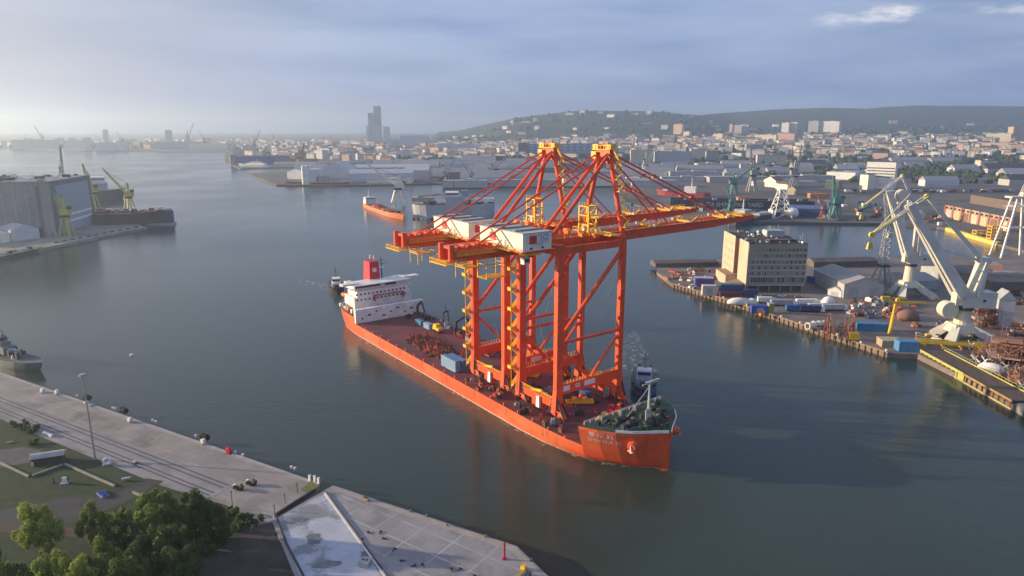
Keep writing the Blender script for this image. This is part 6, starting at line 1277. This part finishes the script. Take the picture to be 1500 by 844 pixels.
for a in HOUSES[285:]:
    px, Y, w_, d, h, ci, ri, rz = a[1][:8]; X = (px - 750) / FPX * Y / KP; z = terr(X, Y) - 1; n0 = len(b.f)
    b.box((X, Y, z + h / 2), (w_, d, h), rz); mi += [ci] * (len(b.f) - n0); n0 = len(b.f); b.box((X, Y, z + h + 1.2), (w_ + 1, d + 1, 2.4), rz, .96, .2); mi += [6 + ri] * (len(b.f) - n0)
o = b.build('far_houses', WCOL[0])
for m in WCOL[1:] + RCOL: o.data.materials.append(m)
for p, i in zip(o.data.polygons, mi): p.material_index = i
setting(o, 'stuff')
# port sheds between the quays and the town
for rowY, zt in ((1300, 13), (1400, 12), (1560, 13), (1720, 12), (1900, 14), (2100, 14)):
    px = lerp([(1300, 640), (1400, 520), (1900, 400), (2100, 380)], rowY) + FR.uniform(0, 30)
    while px < 1520:
        w_ = FR.uniform(40, 130); d = FR.uniform(20, 40); h = FR.uniform(8, zt); Y = rowY + FR.uniform(-25, 25); pw = w_ / Y * FPX; pc = px + pw / 2; X = (pc - 750) / FPX * Y / KP
        dens = .95 if pc < 1000 else .8 if pc < 1250 else .4
        if FR.random() < dens and free(X, Y, w_ * .3):
            ci = FR.choice((4, 4, 5, 0, 1)); ri = FR.choice((1, 2, 2, 2)); zone = 'left of crane 01' if pc < 760 else 'behind the crane booms' if pc < 1060 else 'behind the green cranes' if pc < 1260 else 'beyond the right channel'
            lab = '%s shed with %s roof %s, %s row from the water' % (WNAM[ci], RNAM[ri], zone, {1300: 'first', 1400: 'second', 1560: 'third', 1720: 'fourth', 1900: 'fifth', 2100: 'sixth'}[rowY])
            mm = [HW, CRM, None, None, mat('pale_grey', ()), mat('shed_wall', ())][ci]
            town(pc, Y, w_, d, h, mm, ri, FR.choice((0, .06, -.06)), 'port_shed', lab, 'port shed', lab + ', alike', FR.random() < .6, 2.5)
        px += pw + FR.uniform(2, 16)
# woods and tree belts: far-off masses
M_WD = mat('far_foliage', (.038, .058, .024), .95, .4, .05, spot=(.06, .08, .03), amt=.6)
def wood(name, spec, seed):
    q_ = random.Random(seed); b = MB(); k = 0
    for px0, px1, Y0, Y1, n, r0, r1 in spec:
        for i in range(n):
            px = q_.uniform(px0, px1); Y = q_.uniform(Y0, Y1); X = (px - 750) / FPX * Y / KP; r_ = q_.uniform(r0, r1); k += 1
            if any((a - X) ** 2 + (c - Y) ** 2 < (d * .8) ** 2 for a, c, d in PLACED): continue
            b.blob((X, Y, terr(X, Y) + r_ * .5), r_, seed * 1000 + k, .3, .95)
    setting(b.build(name, M_WD), 'stuff')
wood('town_woods', [(560, 760, 2250, 2500, 150, 7, 11), (380, 560, 2500, 3500, 160, 7, 12), (760, 990, 2200, 2500, 150, 7, 11), (990, 1240, 1950, 3300, 330, 5, 10), (1100, 1230, 1500, 1900, 150, 6, 10), (1230, 1520, 1700, 3200, 430, 5, 10), (1240, 1500, 1350, 1750, 200, 4, 7), (-20, 340, 3700, 4600, 200, 8, 14), (480, 660, 3500, 4200, 110, 9, 13), (335, 540, 3300, 4600, 120, 9, 14)], 2)
wood('ridge_woods', [(640, 1040, 3600, 5000, 260, 8, 15), (1020, 1520, 3600, 4700, 420, 8, 16), (560, 700, 3200, 4200, 80, 7, 12)], 4)
# rail yards and roads of the port, thin sheets on the ground
for k, (x0, x1, Y, wd, m) in enumerate(((640, 1060, 1480, 34, M_ASP), (900, 1520, 1640, 30, M_ASP), (500, 1060, 1640, 40, mat('pale_ballast', (.24, .23, .23), .9, .15, .05)), (1240, 1520, 1150, 60, M_ASP), (420, 1000, 1810, 36, M_ASP), (1240, 1520, 1480, 26, mat('pale_ballast', ())))):
    a, c = (x0 - 750) / FPX * Y / KP, (x1 - 750) / FPX * Y / KP; setting(MB().sheet([(a, Y), (c, Y), (c, Y + wd), (a, Y + wd)], 2.6 + .02 * k).build('road', m))
# freight wagons and parked lorries on the port yards
for i in range(110):
    k = i % 3; Y = (1485, 1650, 1160)[k] + FR.uniform(2, 24); px = FR.uniform(*((930, 1060), (930, 1100), (1250, 1500))[k]); X = (px - 750) / FPX * Y / KP
    lab = ('white or dark freight wagon on the near tracks behind the crane booms', 'white or dark freight wagon on the far tracks behind the crane booms', 'pale lorry on the dark yard beyond the right channel')[k]
    o = thing('freight_wagon', lab, 'wagon', (X, Y, 2.7), FR.choice((0, .05, .1)), lab + 's'); MB().box((0, 0, 2.2), (FR.uniform(9, 16), 3.2, 3.4)).build('body', FR.choice((WHT, WHT, DRK, GRY, RUST, BLU)), o)
for i in range(80):
    px = FR.uniform(-30, 350); Y = FR.uniform(3600, 4900); w_ = FR.uniform(40, 130); h = FR.uniform(8, 16) if i % 5 else FR.uniform(24, 46)
    if i % 5 == 0: w_ = FR.uniform(20, 40)
    X = (px - 750) / FPX * Y / KP
    if free(X, Y, w_ * .4): town(px, Y, w_, 40, h, FR.choice((0, 4, 5, 1)), FR.choice((1, 2)), FR.uniform(-.2, .1), 'haze_shed', 'faint ' + ('tall block' if i % 5 == 0 else 'long shed') + ' fading in the haze behind the far left breakwater', 'shed', 'faint ' + ('blocks' if i % 5 == 0 else 'sheds') + ' behind the far left breakwater', False, 2.5)
# breakwaters and piers fading in the haze
def mole(name, x0, y0, x1, y1, d, h, m): 
    a, c = at(x0, y0, h), at(x1, y1, h); return setting(MB().prism([a, c, c + Vector((0, d, 0)), a + Vector((0, d, 0))], -1, h).build(name, m))
mole('breakwater', 45, 219, 140, 220, 60, 3.2, M_SHR); mole('breakwater', 190, 221.5, 335, 222, 60, 3.5, GRY)
for i, (x0, x1, yb, yt, Y, ci) in enumerate(((18, 80, 212, 205, 3600, 5), (94, 122, 211, 206, 3500, 0), (140, 163, 217, 209, 3300, 0), (124, 128, 212, 202, 3400, 0), (167, 182, 213, 210, 3450, 0), (225, 290, 214, 208, 3600, 5), (278, 330, 216, 210, 3550, 1), (153, 156, 200, 190, 4100, 0), (244, 250, 200, 191, 4000, 0))):
    px = (x0 + x1) / 2; X = (px - 750) / FPX * Y / KP; z0 = 2.5; h = on(px, yt, Y).z - z0
    town(px, Y, (x1 - x0) / FPX * Y / KP, 40, h, [HW, CRM, None, None, GRY, mat('pale_grey', ())][ci], 2, 0, 'port_shed', 'pale low shed on the far breakwater, ' + ('leftmost and longest,second short one,boxy white one over the mole,thin white tower between,right of the boxy white one,broad one above the mole,cream one at its right end,thin far tower left,thin far tower right'.split(',')[i]), 'port shed', None, False, 2.5)
# ================================================================ near quay, pier, lawn, trees
def on_quay(name, label, cat, px, py, z=2.56, rz=None, group=None):
    p = at(px, py, z); return thing(name, label, cat, (p.x, p.y, z), math.atan2(QD.y, QD.x) if rz is None else rz, group)
M_BLK = mat('white_block', (.62, .60, .57), .8, .12, .6)
# crane rails let into the road
for i, b0 in enumerate((15.2, 17.0, 20.4, 22.0)):
    a, c = Q(24, b0), Q(600, b0); d = c - a; o = thing('crane_rail', ['dark crane rail nearest the water along the near quay', 'second dark rail from the water along the near quay', 'third dark rail from the water along the near quay', 'dark rail nearest the lawn along the near quay'][i], 'rail', (a.x, a.y, 2.56), math.atan2(d.y, d.x)); MB().box((d.length / 2, 0, .03), (d.length, .42, .06)).build('groove', DRK, o); MB().box((d.length / 2, 0, .07), (d.length, .10, .10)).build('rail_head', mat('worn_rail', (.16, .15, .15), .5, .2, 2), o)
def block(px, py, label):
    o = on_quay('mooring_block', label, 'concrete block', px, py); MB().box((0, 0, .8), (1.7, 1.3, 1.6), 0, .94).build('block', M_BLK, o); MB().box((0, 0, 1.68), (1.0, .9, .16)).build('cap', CRM, o); MB().box((0, .75, .3), (1.9, .5, .5)).build('foot', CON, o)
for a in ((63, 575, 'white concrete block nearest the patrol ship'), (84, 577, 'white concrete block, second from the patrol ship'), (191, 618, 'white concrete block alone on the quay right of the tall mast'), (298, 650, 'white concrete block beside the right black fender')): block(*a)
BP = ((113, 581), (165.5, 599), (169, 600), (224, 617), (228.5, 619), (287, 640), (427, 686), (432, 688), (345, 664), (356, 668))
for px, py in BP:
    o = on_quay('bollard', 'small pale mooring bollard on the near quay edge', 'bollard', px, py, group='bollards on the near quay edge'); MB().tube((0, 0, 0), (0, 0, .5), .32, .26, 10).build('post', M_BLK, o); MB().tube((0, 0, .5), (0, 0, .8), .5, .44, 10).build('cap', M_BLK, o)
for px, py, l in ((125, 583, 'black rubber fender at the quay edge behind the tall mast'), (178, 602, 'black rubber fender at the quay edge right of the tall mast'), (297, 641, 'black rubber fender at the quay edge beside a white block')):
    o = on_quay('quay_fender', l, 'fender', px, py); MB().tube((-1.6, -.8, -.1), (1.6, -.8, -.1), 1.05, n=14).build('drum', RBR, o)
    for x in (-1.2, -.4, .4, 1.2): MB().tube((x - .12, -.8, -.1), (x + .12, -.8, -.1), 1.14, n=14).build('ring', RBR, o)
    MB().bar((0, -.6, .6), (0, 1.2, .1), .12).build('chain', RUST, o)
o = on_quay('cable_drum', 'bright red drum standing at the quay edge', 'drum', 335, 664); MB().tube((0, -.45, 1.1), (0, .45, 1.1), 1.1, n=16).build('drum', mat('drum_red', (.66, .02, .05), .5), o); MB().tube((0, -.6, 1.1), (0, .6, 1.1), .35, n=10).build('hub', DRK, o); MB().box((0, 0, .1), (1.8, 1.2, .2)).build('base', DRK, o)
o = on_quay('gangway', 'pale gangway ramp lying on the quay by the tall mast', 'gangway', 130, 593); MB().box((0, 0, .3), (4.6, 1.6, .3)).build('deck', CON, o); MB().box((1.8, 0, .7), (1.0, 1.6, .6)).build('step', M_BLK, o)
# tall light mast
o = on_quay('light_mast', 'tall slim light mast standing on the lawn edge', 'light mast', 139.5, 673); H = rise(Vector(o.location), 546)
MB().tube((0, 0, 0), (0, 0, H), .34, .14, 10).build('pole', mat('mast_grey', (.28, .27, .27), .6), o); MB().tube((0, 0, 0), (0, 0, .8), .55, .5).build('base', CON, o); MB().tube((0, 0, H - .7), (0, 0, H - .5), .95, n=12).build('ring', GRY, o)
for k in range(6): a = k * math.pi / 3; MB().box((.95 * math.cos(a), .95 * math.sin(a), H - .9), (.4, .4, .5)).build('lamp_head', GRY, o)
# memorial ring, shelter, walls and small things on the lawn
o = on_quay('memorial_ring', 'white square stone with a round hole on the lawn', 'memorial', 157, 681, rz=.4); b = MB(); n = 16
for i in range(n):
    a0, a1 = 2 * math.pi * i / n, 2 * math.pi * (i + 1) / n; b.bar((1.0 * math.cos(a0), 0, 1.2 + 1.0 * math.sin(a0)), (1.0 * math.cos(a1), 0, 1.2 + 1.0 * math.sin(a1)), .5, .7)
b.build('ring', WHT, o); MB().box((0, .2, .1), (2.8, 1.4, .2)).build('plinth', CON, o)
o = on_quay('boat_shelter', 'long dark shelter with a pale rounded roof on the lawn', 'shelter', 72, 677, rz=.38)
MB().box((0, 0, 1.3), (9, 2.6, 2.6)).build('wall', mat('shelter_dark', (.06, .05, .05), .8), o); b = MB(); prof = [(-1.9, 2.5), (-1.4, 3.2), (-.5, 3.6), (.5, 3.6), (1.4, 3.2), (1.9, 2.5)]; b.add([(x, p[0], p[1]) for x in (-4.9, 4.9) for p in prof], [(i, i + 1, 7 + i, 6 + i) for i in range(5)] + [(0, 5, 11, 6), (5, 4, 3, 2, 1, 0), (6, 7, 8, 9, 10, 11)]); b.build('roof', mat('shelter_roof', (.40, .38, .38), .6), o); MB().box((-4.2, -1.4, .7), (.6, .6, 1.4)).build('end_post', M_BLK, o)
M_KER = mat('pale_kerb', (.25, .26, .20), .9, .2, .5)
for i, (x0, y0, x1, y1, l) in enumerate(((95, 681, 168, 713, 'pale low wall running down the lawn from the shelter'), (0, 679, 42, 699, 'pale low wall at the left edge of the lawn'), (48, 698, 92, 682, 'pale low wall joining the two others on the lawn'), (195, 722, 215, 732, 'short pale kerb beside the tree row'))):
    a, c = at(x0, y0, 2.58), at(x1, y1, 2.58); d = c - a; o = thing('garden_wall', l, 'low wall', (a.x, a.y, 2.58), math.atan2(d.y, d.x)); MB().box((d.length / 2, 0, .25), (d.length, .5, .5)).build('wall', M_KER, o); MB().box((d.length / 2, 0, .54), (d.length + .1, .64, .08)).build('capstone', M_KER, o)
o = on_quay('low_wall', 'white curved bench wall between the bushes and the road', 'low wall', 70, 638); MB().box((0, 0, .35), (5.5, .6, .7)).build('wall', M_BLK, o); MB().box((0, 0, .74), (5.7, .8, .1)).build('seat', WHT, o)
o = on_quay('memorial_stone', 'white upright stone on a grey plinth in the lawn', 'memorial', 95, 708, rz=.2); MB().box((0, 0, 1.1), (1.2, .5, 1.9)).build('stone', WHT, o); MB().box((0, 0, .1), (2.4, 1.8, .2)).build('plinth', CON, o); MB().box((1.0, .2, .8), (.25, .25, 1.4)).build('post', DRK, o)
o = on_quay('memorial_anchor', 'dark green anchor monument beside the white upright stone', 'monument', 79, 709, rz=.2); MB().tube((0, 0, 0), (0, 0, 2), .16).build('shank', M_GDK, o); MB().bar((-.7, 0, .5), (.7, 0, .5), .2).bar((-.4, 0, 1.7), (.4, 0, 1.7), .18).build('arm', M_GDK, o)
o = on_quay('flower_bed', 'blue flower bed with pale edging beside the path', 'flower bed', 151, 725, rz=-.7); MB().box((0, 0, .2), (4.6, 2.2, .4)).build('edging', mat('blue_grey', (.16, .20, .34), .9), o); b = MB(); [b.blob((-1.8 + k * .6, (k % 2 - .5) * .9, .6), .4, k, .3, .7) for k in range(7)]; b.build('flowers', mat('blue_flowers', (.06, .10, .36), .9), o)
o = on_quay('cannon', 'white old cannon on the lawn below the road', 'cannon', 185, 704, rz=.3); MB().tube((-1.2, 0, .7), (1.3, 0, .9), .34, .22, 10).build('barrel', WHT, o); MB().box((-.5, 0, .3), (1.2, .7, .6)).build('carriage', CON, o)
o = on_quay('bench', 'pale flat stone bench on the lawn left of the shelter', 'bench', 14, 649, rz=.2); MB().box((0, 0, .4), (2, .7, .15)).build('seat', M_KER, o); MB().box((0, 0, .18), (1.4, .5, .34)).build('foot', CON, o)
o = on_quay('hand_cart', 'small grey cart standing on the road by the rails', 'cart', 198, 679); MB().box((0, 0, .7), (1.6, 1, .6)).build('tray', GRY, o); [MB().tube((x, -.55, .3), (x, .55, .3), .3, n=10).build('wheel', RBR, o) for x in (-.5, .5)]
# quay end: bushes, posts, blocks
for px, py, l in ((344, 716, 'white stone beside the left bush on the road end'), (363, 709, 'white stone beside the right bush on the road end')):
    o = on_quay('road_barrier', l, 'barrier stone', px, py); MB().box((0, 0, .7), (.9, .8, 1.4), 0, .8).build('stone', M_BLK, o); MB().box((0, 0, 1.44), (.8, .7, .1)).build('cap', WHT, o)
for px, py, l in ((454, 704, 'white boundary post, left of the three at the quay end'), (461, 705, 'white boundary post, middle of the three at the quay end'), (467, 708, 'white boundary post, right of the three at the quay end')):
    o = on_quay('boundary_post', l, 'post', px, py); MB().box((0, 0, .9), (.7, .6, 1.8)).build('post', WHT, o); MB().box((0, 0, 1.84), (.8, .7, .1)).build('cap', M_BLK, o)
setting(MB().sheet(A((441, 717), (455, 705), (468, 712), (462, 716), (448, 722)), 2.58).build('grass_patch', mat('dry_grass', (.14, .16, .05), .95, .3, 1), ), 'stuff')
FPTS = [at(462, 720, 2.5), at(430, 740, 2.5), at(404, 757, 2.5), at(420, 800, 2.5), at(446, 850, 2.5)]
for i, p in enumerate(FPTS[:-1]):
    d = FPTS[i + 1] - p; o = thing('pier_wall', ['dark low wall along the gap at the corner of quay and pier, end by the water', 'dark low wall along the gap between quay and pier, inland end', 'dark pipe wall between soil lot and whitened slab, upper part', 'dark pipe wall between soil lot and whitened slab, lower part'][i], 'low wall', (p.x, p.y, 2.5), math.atan2(d.y, d.x)); MB().box((d.length / 2, 0, .5), (d.length, .5, 1.0)).build('wall', DRK, o); MB().box((d.length / 2, -.6, .25), (d.length, .5, .5)).build('kerb', CON, o)
for i, (px, py, h) in enumerate(((418, 738, 3), (403, 760, 4.2), (436, 722, 3), (341, 745, 5.5), (470, 722, 3))):
    o = on_quay('iron_post', 'thin dark iron post near the corner of quay and pier', 'post', px, py, group='iron posts near the quay corner'); MB().tube((0, 0, 0), (0, 0, h), .09).build('shaft', DRK, o); MB().box((0, 0, h), (.3, .3, .3)).build('head', DRK, o)
a, c = at(478, 722, 3.1), at(568, 846, 3.1); d = c - a; o = thing('pipe_run', 'dark pipe run dividing the whitened slab from the pier concrete', 'pipe', (a.x, a.y, 3.14), math.atan2(d.y, d.x)); MB().tube((0, 0, .2), (d.length, 0, .2), .22).build('pipe', DRK, o); MB().box((d.length / 2, -.5, .1), (d.length, .5, .2)).build('kerb', M_BLK, o)
for k in range(8): MB().box((d.length * (k + .5) / 8, 0, .12), (.5, .8, .24)).build('saddle', CON, o)
M_ST = mat('wet_stain', (.15, .155, .17), .6, .25, .5)
def stain(px, py, a, b_, rz, sd, z):
    p = at(px, py, 3.1); q_ = random.Random(sd); n = 18; setting(MB().sheet([(p.x + math.cos(rz) * a * math.cos(t) * k - math.sin(rz) * b_ * math.sin(t) * k, p.y + math.sin(rz) * a * math.cos(t) * k + math.cos(rz) * b_ * math.sin(t) * k) for t, k in ((2 * math.pi * i / n, q_.uniform(.75, 1.2)) for i in range(n))], z).build('wet_patch', M_ST))
for i, s in enumerate(((478, 827, 3.4, 1.6, .2), (460, 790, 2.0, 3.0, .5), (438, 761, 2.2, 1.4, 0), (535, 812, 1.2, 1.8, .3))): stain(*s, i, 3.16 + i * .012)
o = thing('switch_hut', 'grey concrete switch box on the whitened slab', 'hut', tuple(at(535, 828, 3.16)), -.3); MB().box((0, 0, .7), (2.6, 2.2, 1.4)).build('wall', CON, o); MB().box((0, 0, 1.46), (2.9, 2.5, .16)).build('roof', GRY, o); [MB().box((x, 0, 1.6), (.5, .5, .2)).build('hatch', DRK, o) for x in (-.5, .5)]
o = thing('marker_post', 'crimson marker post standing on the pier corner', 'marker post', tuple(at(739, 819, 3.14)), 0); H = rise(Vector(o.location), 795); MB().tube((0, 0, 0), (0, 0, H), .26, .26, 10).build('post', mat('post_crimson', (.46, .015, .07), .5), o); MB().box((0, 0, .12), (1.1, .9, .24)).build('foot', mat('post_crimson', ()), o)
o = thing('mooring_machine', 'yellow machine with beams at the tip of the pier', 'machine', tuple(at(767, 834, 3.14)), -.6); MB().box((0, 0, .6), (1.4, 1.1, 1.0), 0, .8).build('body', YEL, o); [MB().bar((.3 + k * .5, -3.4, .15), (.2 + k * .3, -.4, .3), .2).build('beam', M_OCH, o) for k in range(2)]; MB().box((2.2, -1.4, .4), (1.2, .9, .8)).build('motor', DRK, o)
for i, (px, py) in enumerate(((601, 750), (625, 757), (711, 787), (778, 822), (655, 770))):
    o = thing('pier_bollard', 'small iron bollard on the pier coping', 'bollard', tuple(at(px, py, 3.14)), 0, 'bollards on the pier coping'); MB().tube((0, 0, 0), (0, 0, .45), .24).build('post', mat('olive_iron', (.18, .18, .13), .7), o); MB().tube((0, 0, .45), (0, 0, .65), .38).build('cap', mat('olive_iron', ()), o)
o = thing('cable_box', 'pale cable box with dark lid on the pier near the corner', 'box', tuple(at(535, 733, 3.14)), -.4); MB().box((0, 0, .4), (2.2, 1.0, .8)).build('body', mat('tan_coping', ()), o); MB().box((0, .2, .86), (1.2, .7, .14)).build('lid', DRK, o)
q = random.Random(15)
for i in range(12):
    px, py = q.uniform(515, 700), q.uniform(735, 835)
    if py < 745 + (px - 515) * .42: py = 750 + (px - 515) * .45 + q.uniform(0, 20)
    o = thing('iron_scrap', 'bit of dark iron lying on the pier concrete', 'scrap', tuple(at(px, py, 3.14)), q.uniform(0, 3), 'iron bits on the pier'); MB().bar((-.8, 0, .1), (.8, 0, .15), .18).build('bar', DRK, o); MB().box((.3, .3, .15), (.5, .5, .3)).build('lug', DRK, o)
p = at(193, 521, 0); o = thing('mooring_buoy', 'small white buoy floating alone in the harbour', 'buoy', (p.x, p.y, 0)); MB().blob((0, 0, .3), .9, 1, .02).build('float', WHT, o, smooth=True); MB().tube((0, 0, 1), (0, 0, 1.5), .12).build('ring', DRK, o)
# trees: leaf-sized faces spread through clumped crowns
def crown_mesh(seed, rx, rz_, nclump, nleaf, ls):
    q_ = random.Random(seed); v = []; f = []
    cl = []
    for i in range(nclump):
        while True:
            a = Vector((q_.uniform(-1, 1), q_.uniform(-1, 1), q_.uniform(-1, 1)))
            if .35 < a.length < 1: break
        k = 1 - .25 * max(0, a.z); cl.append((Vector((a.x * rx * k, a.y * rx * k, a.z * rz_)), q_.uniform(.15, .34) * rx))
    for i in range(nleaf):
        c, r_ = q_.choice(cl)
        d = Vector((q_.gauss(0, 1), q_.gauss(0, 1), q_.gauss(0, 1))).normalized(); p_ = c + d * r_ * q_.uniform(.55, 1.05)
        n = (d + Vector((q_.uniform(-.8, .8), q_.uniform(-.8, .8), q_.uniform(-.3, .9)))).normalized(); u = n.orthogonal().normalized(); w2 = n.cross(u); an = q_.uniform(0, 6.28); u, w2 = u * math.cos(an) + w2 * math.sin(an), w2 * math.cos(an) - u * math.sin(an)
        s = ls * q_.uniform(.6, 1.3); o = len(v); v += [p_ - u * s, p_ + w2 * s * .55, p_ + u * s, p_ - w2 * s * .55]; f.append((o, o + 1, o + 2, o + 3))
    me = bpy.data.meshes.new('crown'); me.from_pydata([tuple(x) for x in v], [], f); me.update(); return me
def leaf_mat(name, a, b):
    m = bpy.data.materials.new(name); m.use_nodes = True; t = m.node_tree; bs = t.nodes['Principled BSDF']; bs.inputs['Roughness'].default_value = .6; bs.inputs['Specular IOR Level'].default_value = .2
    c = nd(t, 'ShaderNodeTexCoord'); n = nd(t, 'ShaderNodeTexNoise'); n.inputs['Scale'].default_value = 1.1; n.inputs['Detail'].default_value = 5; t.links.new(c.outputs['Object'], n.inputs['Vector']); r = nd(t, 'ShaderNodeValToRGB'); r.color_ramp.elements[0].position = .35; r.color_ramp.elements[0].color = (*a, 1); r.color_ramp.elements[1].position = .68; r.color_ramp.elements[1].color = (*b, 1)
    t.links.new(n.outputs['Fac'], r.inputs['Fac']); t.links.new(r.outputs[0], bs.inputs['Base Color'])
    tr = nd(t, 'ShaderNodeBsdfTranslucent'); t.links.new(r.outputs[0], tr.inputs['Color']); mx_ = nd(t, 'ShaderNodeMixShader'); mx_.inputs[0].default_value = .35; t.links.new(bs.outputs[0], mx_.inputs[1]); t.links.new(tr.outputs[0], mx_.inputs[2]); t.links.new(mx_.outputs[0], t.nodes['Material Output'].inputs['Surface']); MATS[name] = m; return m
LM = [leaf_mat('leaves_light', (.19, .25, .045), (.36, .41, .09)), leaf_mat('leaves_mid', (.10, .16, .032), (.22, .28, .06)), leaf_mat('leaves_dark', (.045, .08, .022), (.10, .15, .036))]
BARK = mat('bark', (.10, .075, .055), .95, .3, 2)
CM = [crown_mesh(k + 1, 4.6, 4.4, 40, 15000, .24) for k in range(3)]
def tree(px, py, top, rxs, lm, label, k, z=2.6, group='trees along the lower edge of the lawn'):
    p = at(px, py, z); H = rise(p, top); r = thing('broadleaf_tree', label, 'tree', (p.x, p.y, z), k * 1.7, group)
    b = MB(); b.tube((0, 0, 0), (.1, .1, H * .5), .34, .2, 8)
    for i in range(6): a = i * 1.05 + k; b.tube((.05, .05, H * (.28 + .03 * i)), (math.cos(a) * rxs * .6, math.sin(a) * rxs * .6, H * (.5 + .06 * i)), .15, .05, 6)
    b.build('trunk', BARK, r)
    me = CM[k % 3].copy(); me.materials.append(LM[lm]); c = bpy.data.objects.new('crown', me); COL.objects.link(c); c.parent = r; hc = H * .43; c.location = (0, 0, H - hc); c.scale = (rxs / 4.6, rxs / 4.6, hc / 4.4)
TR = [(62, 822, 738, 5.0, 0, 'light green rounded tree standing alone left of the tree row'), (143, 806, 738, 3.6, 1, 'mid green narrow tree right of the light rounded one'), (238, 792, 713, 5.2, 1, 'tall tree at the top of the dark tree row'), (288, 795, 722, 4.6, 2, 'dark tree right of the tallest in the tree row'), (322, 797, 742, 3.6, 2, 'dark tree at the right end of the tree row'), (182, 830, 760, 4.4, 2, 'dark tree in the middle of the tree row'), (228, 850, 775, 5.0, 2, 'dark tree in front of the tallest tree'), (158, 880, 792, 3.8, 1, 'bright topped tree low in the middle of the row'), (84, 910, 806, 4.4, 0, 'light green tree cut by the lower edge of the photo'), (120, 915, 815, 4.2, 0, 'light green tree at the lower edge right of another light one'), (8, 890, 797, 3.4, 1, 'olive tree in the lower left corner'), (46, 900, 822, 4.0, 2, 'dark tree at the lower edge left of the light ones'), (200, 915, 808, 5.0, 2, 'dark tree at the lower edge below the row'), (262, 838, 775, 4.4, 2, 'dark tree before the soil lot'), (180, 780, 742, 3.0, 1, 'small tree between the narrow tree and the tallest'), (270, 880, 800, 4.5, 2, 'dark tree low beside the soil lot')]
for i, a in enumerate(TR): tree(a[0], a[1], a[2], a[3], a[4], a[5], i)
BM = crown_mesh(9, 1.6, 1.1, 14, 1800, .16)
def bush(px, py, s, lm, label, group=None, hs=1.0):
    p = at(px, py, 2.58); r = thing('bush', label, 'bush', (p.x, p.y, 2.58), px, group); me = BM.copy(); me.materials.append(LM[lm]); c = bpy.data.objects.new('foliage', me); COL.objects.link(c); c.parent = r; c.location = (0, 0, 1.0 * s * hs); c.scale = (s, s, s * hs); MB().tube((0, 0, 0), (0, 0, .8 * s), .12).build('stem', BARK, r)
for px, py, s, lm, l in ((27, 624, 1.5, 2, 'dark round bush, left of the three by the road'), (38, 628, 1.4, 2, 'dark round bush, middle of the three by the road'), (50, 633, 1.5, 2, 'dark round bush, right of the three by the road'), (50, 651, 1.1, 2, 'brownish bush on the lawn above the shelter'), (350, 718, 1.0, 2, 'left bush at the end of the road'), (369, 711, 1.0, 2, 'right bush at the end of the road'), (338, 755, 1.4, 2, 'low bush left of the iron posts'), (372, 765, 1.6, 2, 'low bush at the corner of the soil lot'), (352, 772, 1.8, 2, 'dark bush between tree row and soil lot'), (322, 790, 1.8, 2, 'dark bush at the edge of the soil lot below the row'), (300, 812, 1.8, 2, 'dark bush low at the edge of the soil lot')): bush(px, py, s, lm, l)

# wash of the tugs and foam at the hull, lying on the water
def foam_mat():
    m = bpy.data.materials.new('foam'); m.use_nodes = True; t = m.node_tree; bs = t.nodes['Principled BSDF']; bs.inputs['Base Color'].default_value = (.55, .58, .58, 1); bs.inputs['Roughness'].default_value = .9
    c = nd(t, 'ShaderNodeTexCoord'); n = nd(t, 'ShaderNodeTexNoise'); n.inputs['Scale'].default_value = .35; n.inputs['Detail'].default_value = 8; n.inputs['Roughness'].default_value = .75; t.links.new(c.outputs['Object'], n.inputs['Vector'])
    k = nd(t, 'ShaderNodeMapRange', interpolation_type='SMOOTHSTEP'); k.inputs['From Min'].default_value = .49; k.inputs['From Max'].default_value = .68; k.inputs['To Max'].default_value = .75; t.links.new(n.outputs['Fac'], k.inputs['Value'])
    tr = nd(t, 'ShaderNodeBsdfTransparent'); mx_ = nd(t, 'ShaderNodeMixShader'); t.links.new(k.outputs[0], mx_.inputs[0]); t.links.new(tr.outputs[0], mx_.inputs[1]); t.links.new(bs.outputs[0], mx_.inputs[2]); t.links.new(mx_.outputs[0], t.nodes['Material Output'].inputs['Surface']); return m
FM = foam_mat()
def foam(pts, z): setting(MB().sheet(pts, z).build('wake', FM), 'stuff')
foam([at(x, y) for x, y in ((488, 418), (450, 411), (428, 411), (430, 416), (455, 419), (486, 427))], .05)
foam([at(x, y) for x, y in ((925, 545), (950, 520), (930, 480), (905, 505), (912, 540))], .06)
foam([tuple(sw(s, T0 - hw(s, 0) - .3)) for s in range(-170, 54, 8)] + [tuple(sw(s, T0 - hw(s, 0) - 1.5 - (s % 3) * .5)) for s in range(46, -171, -8)], .07)
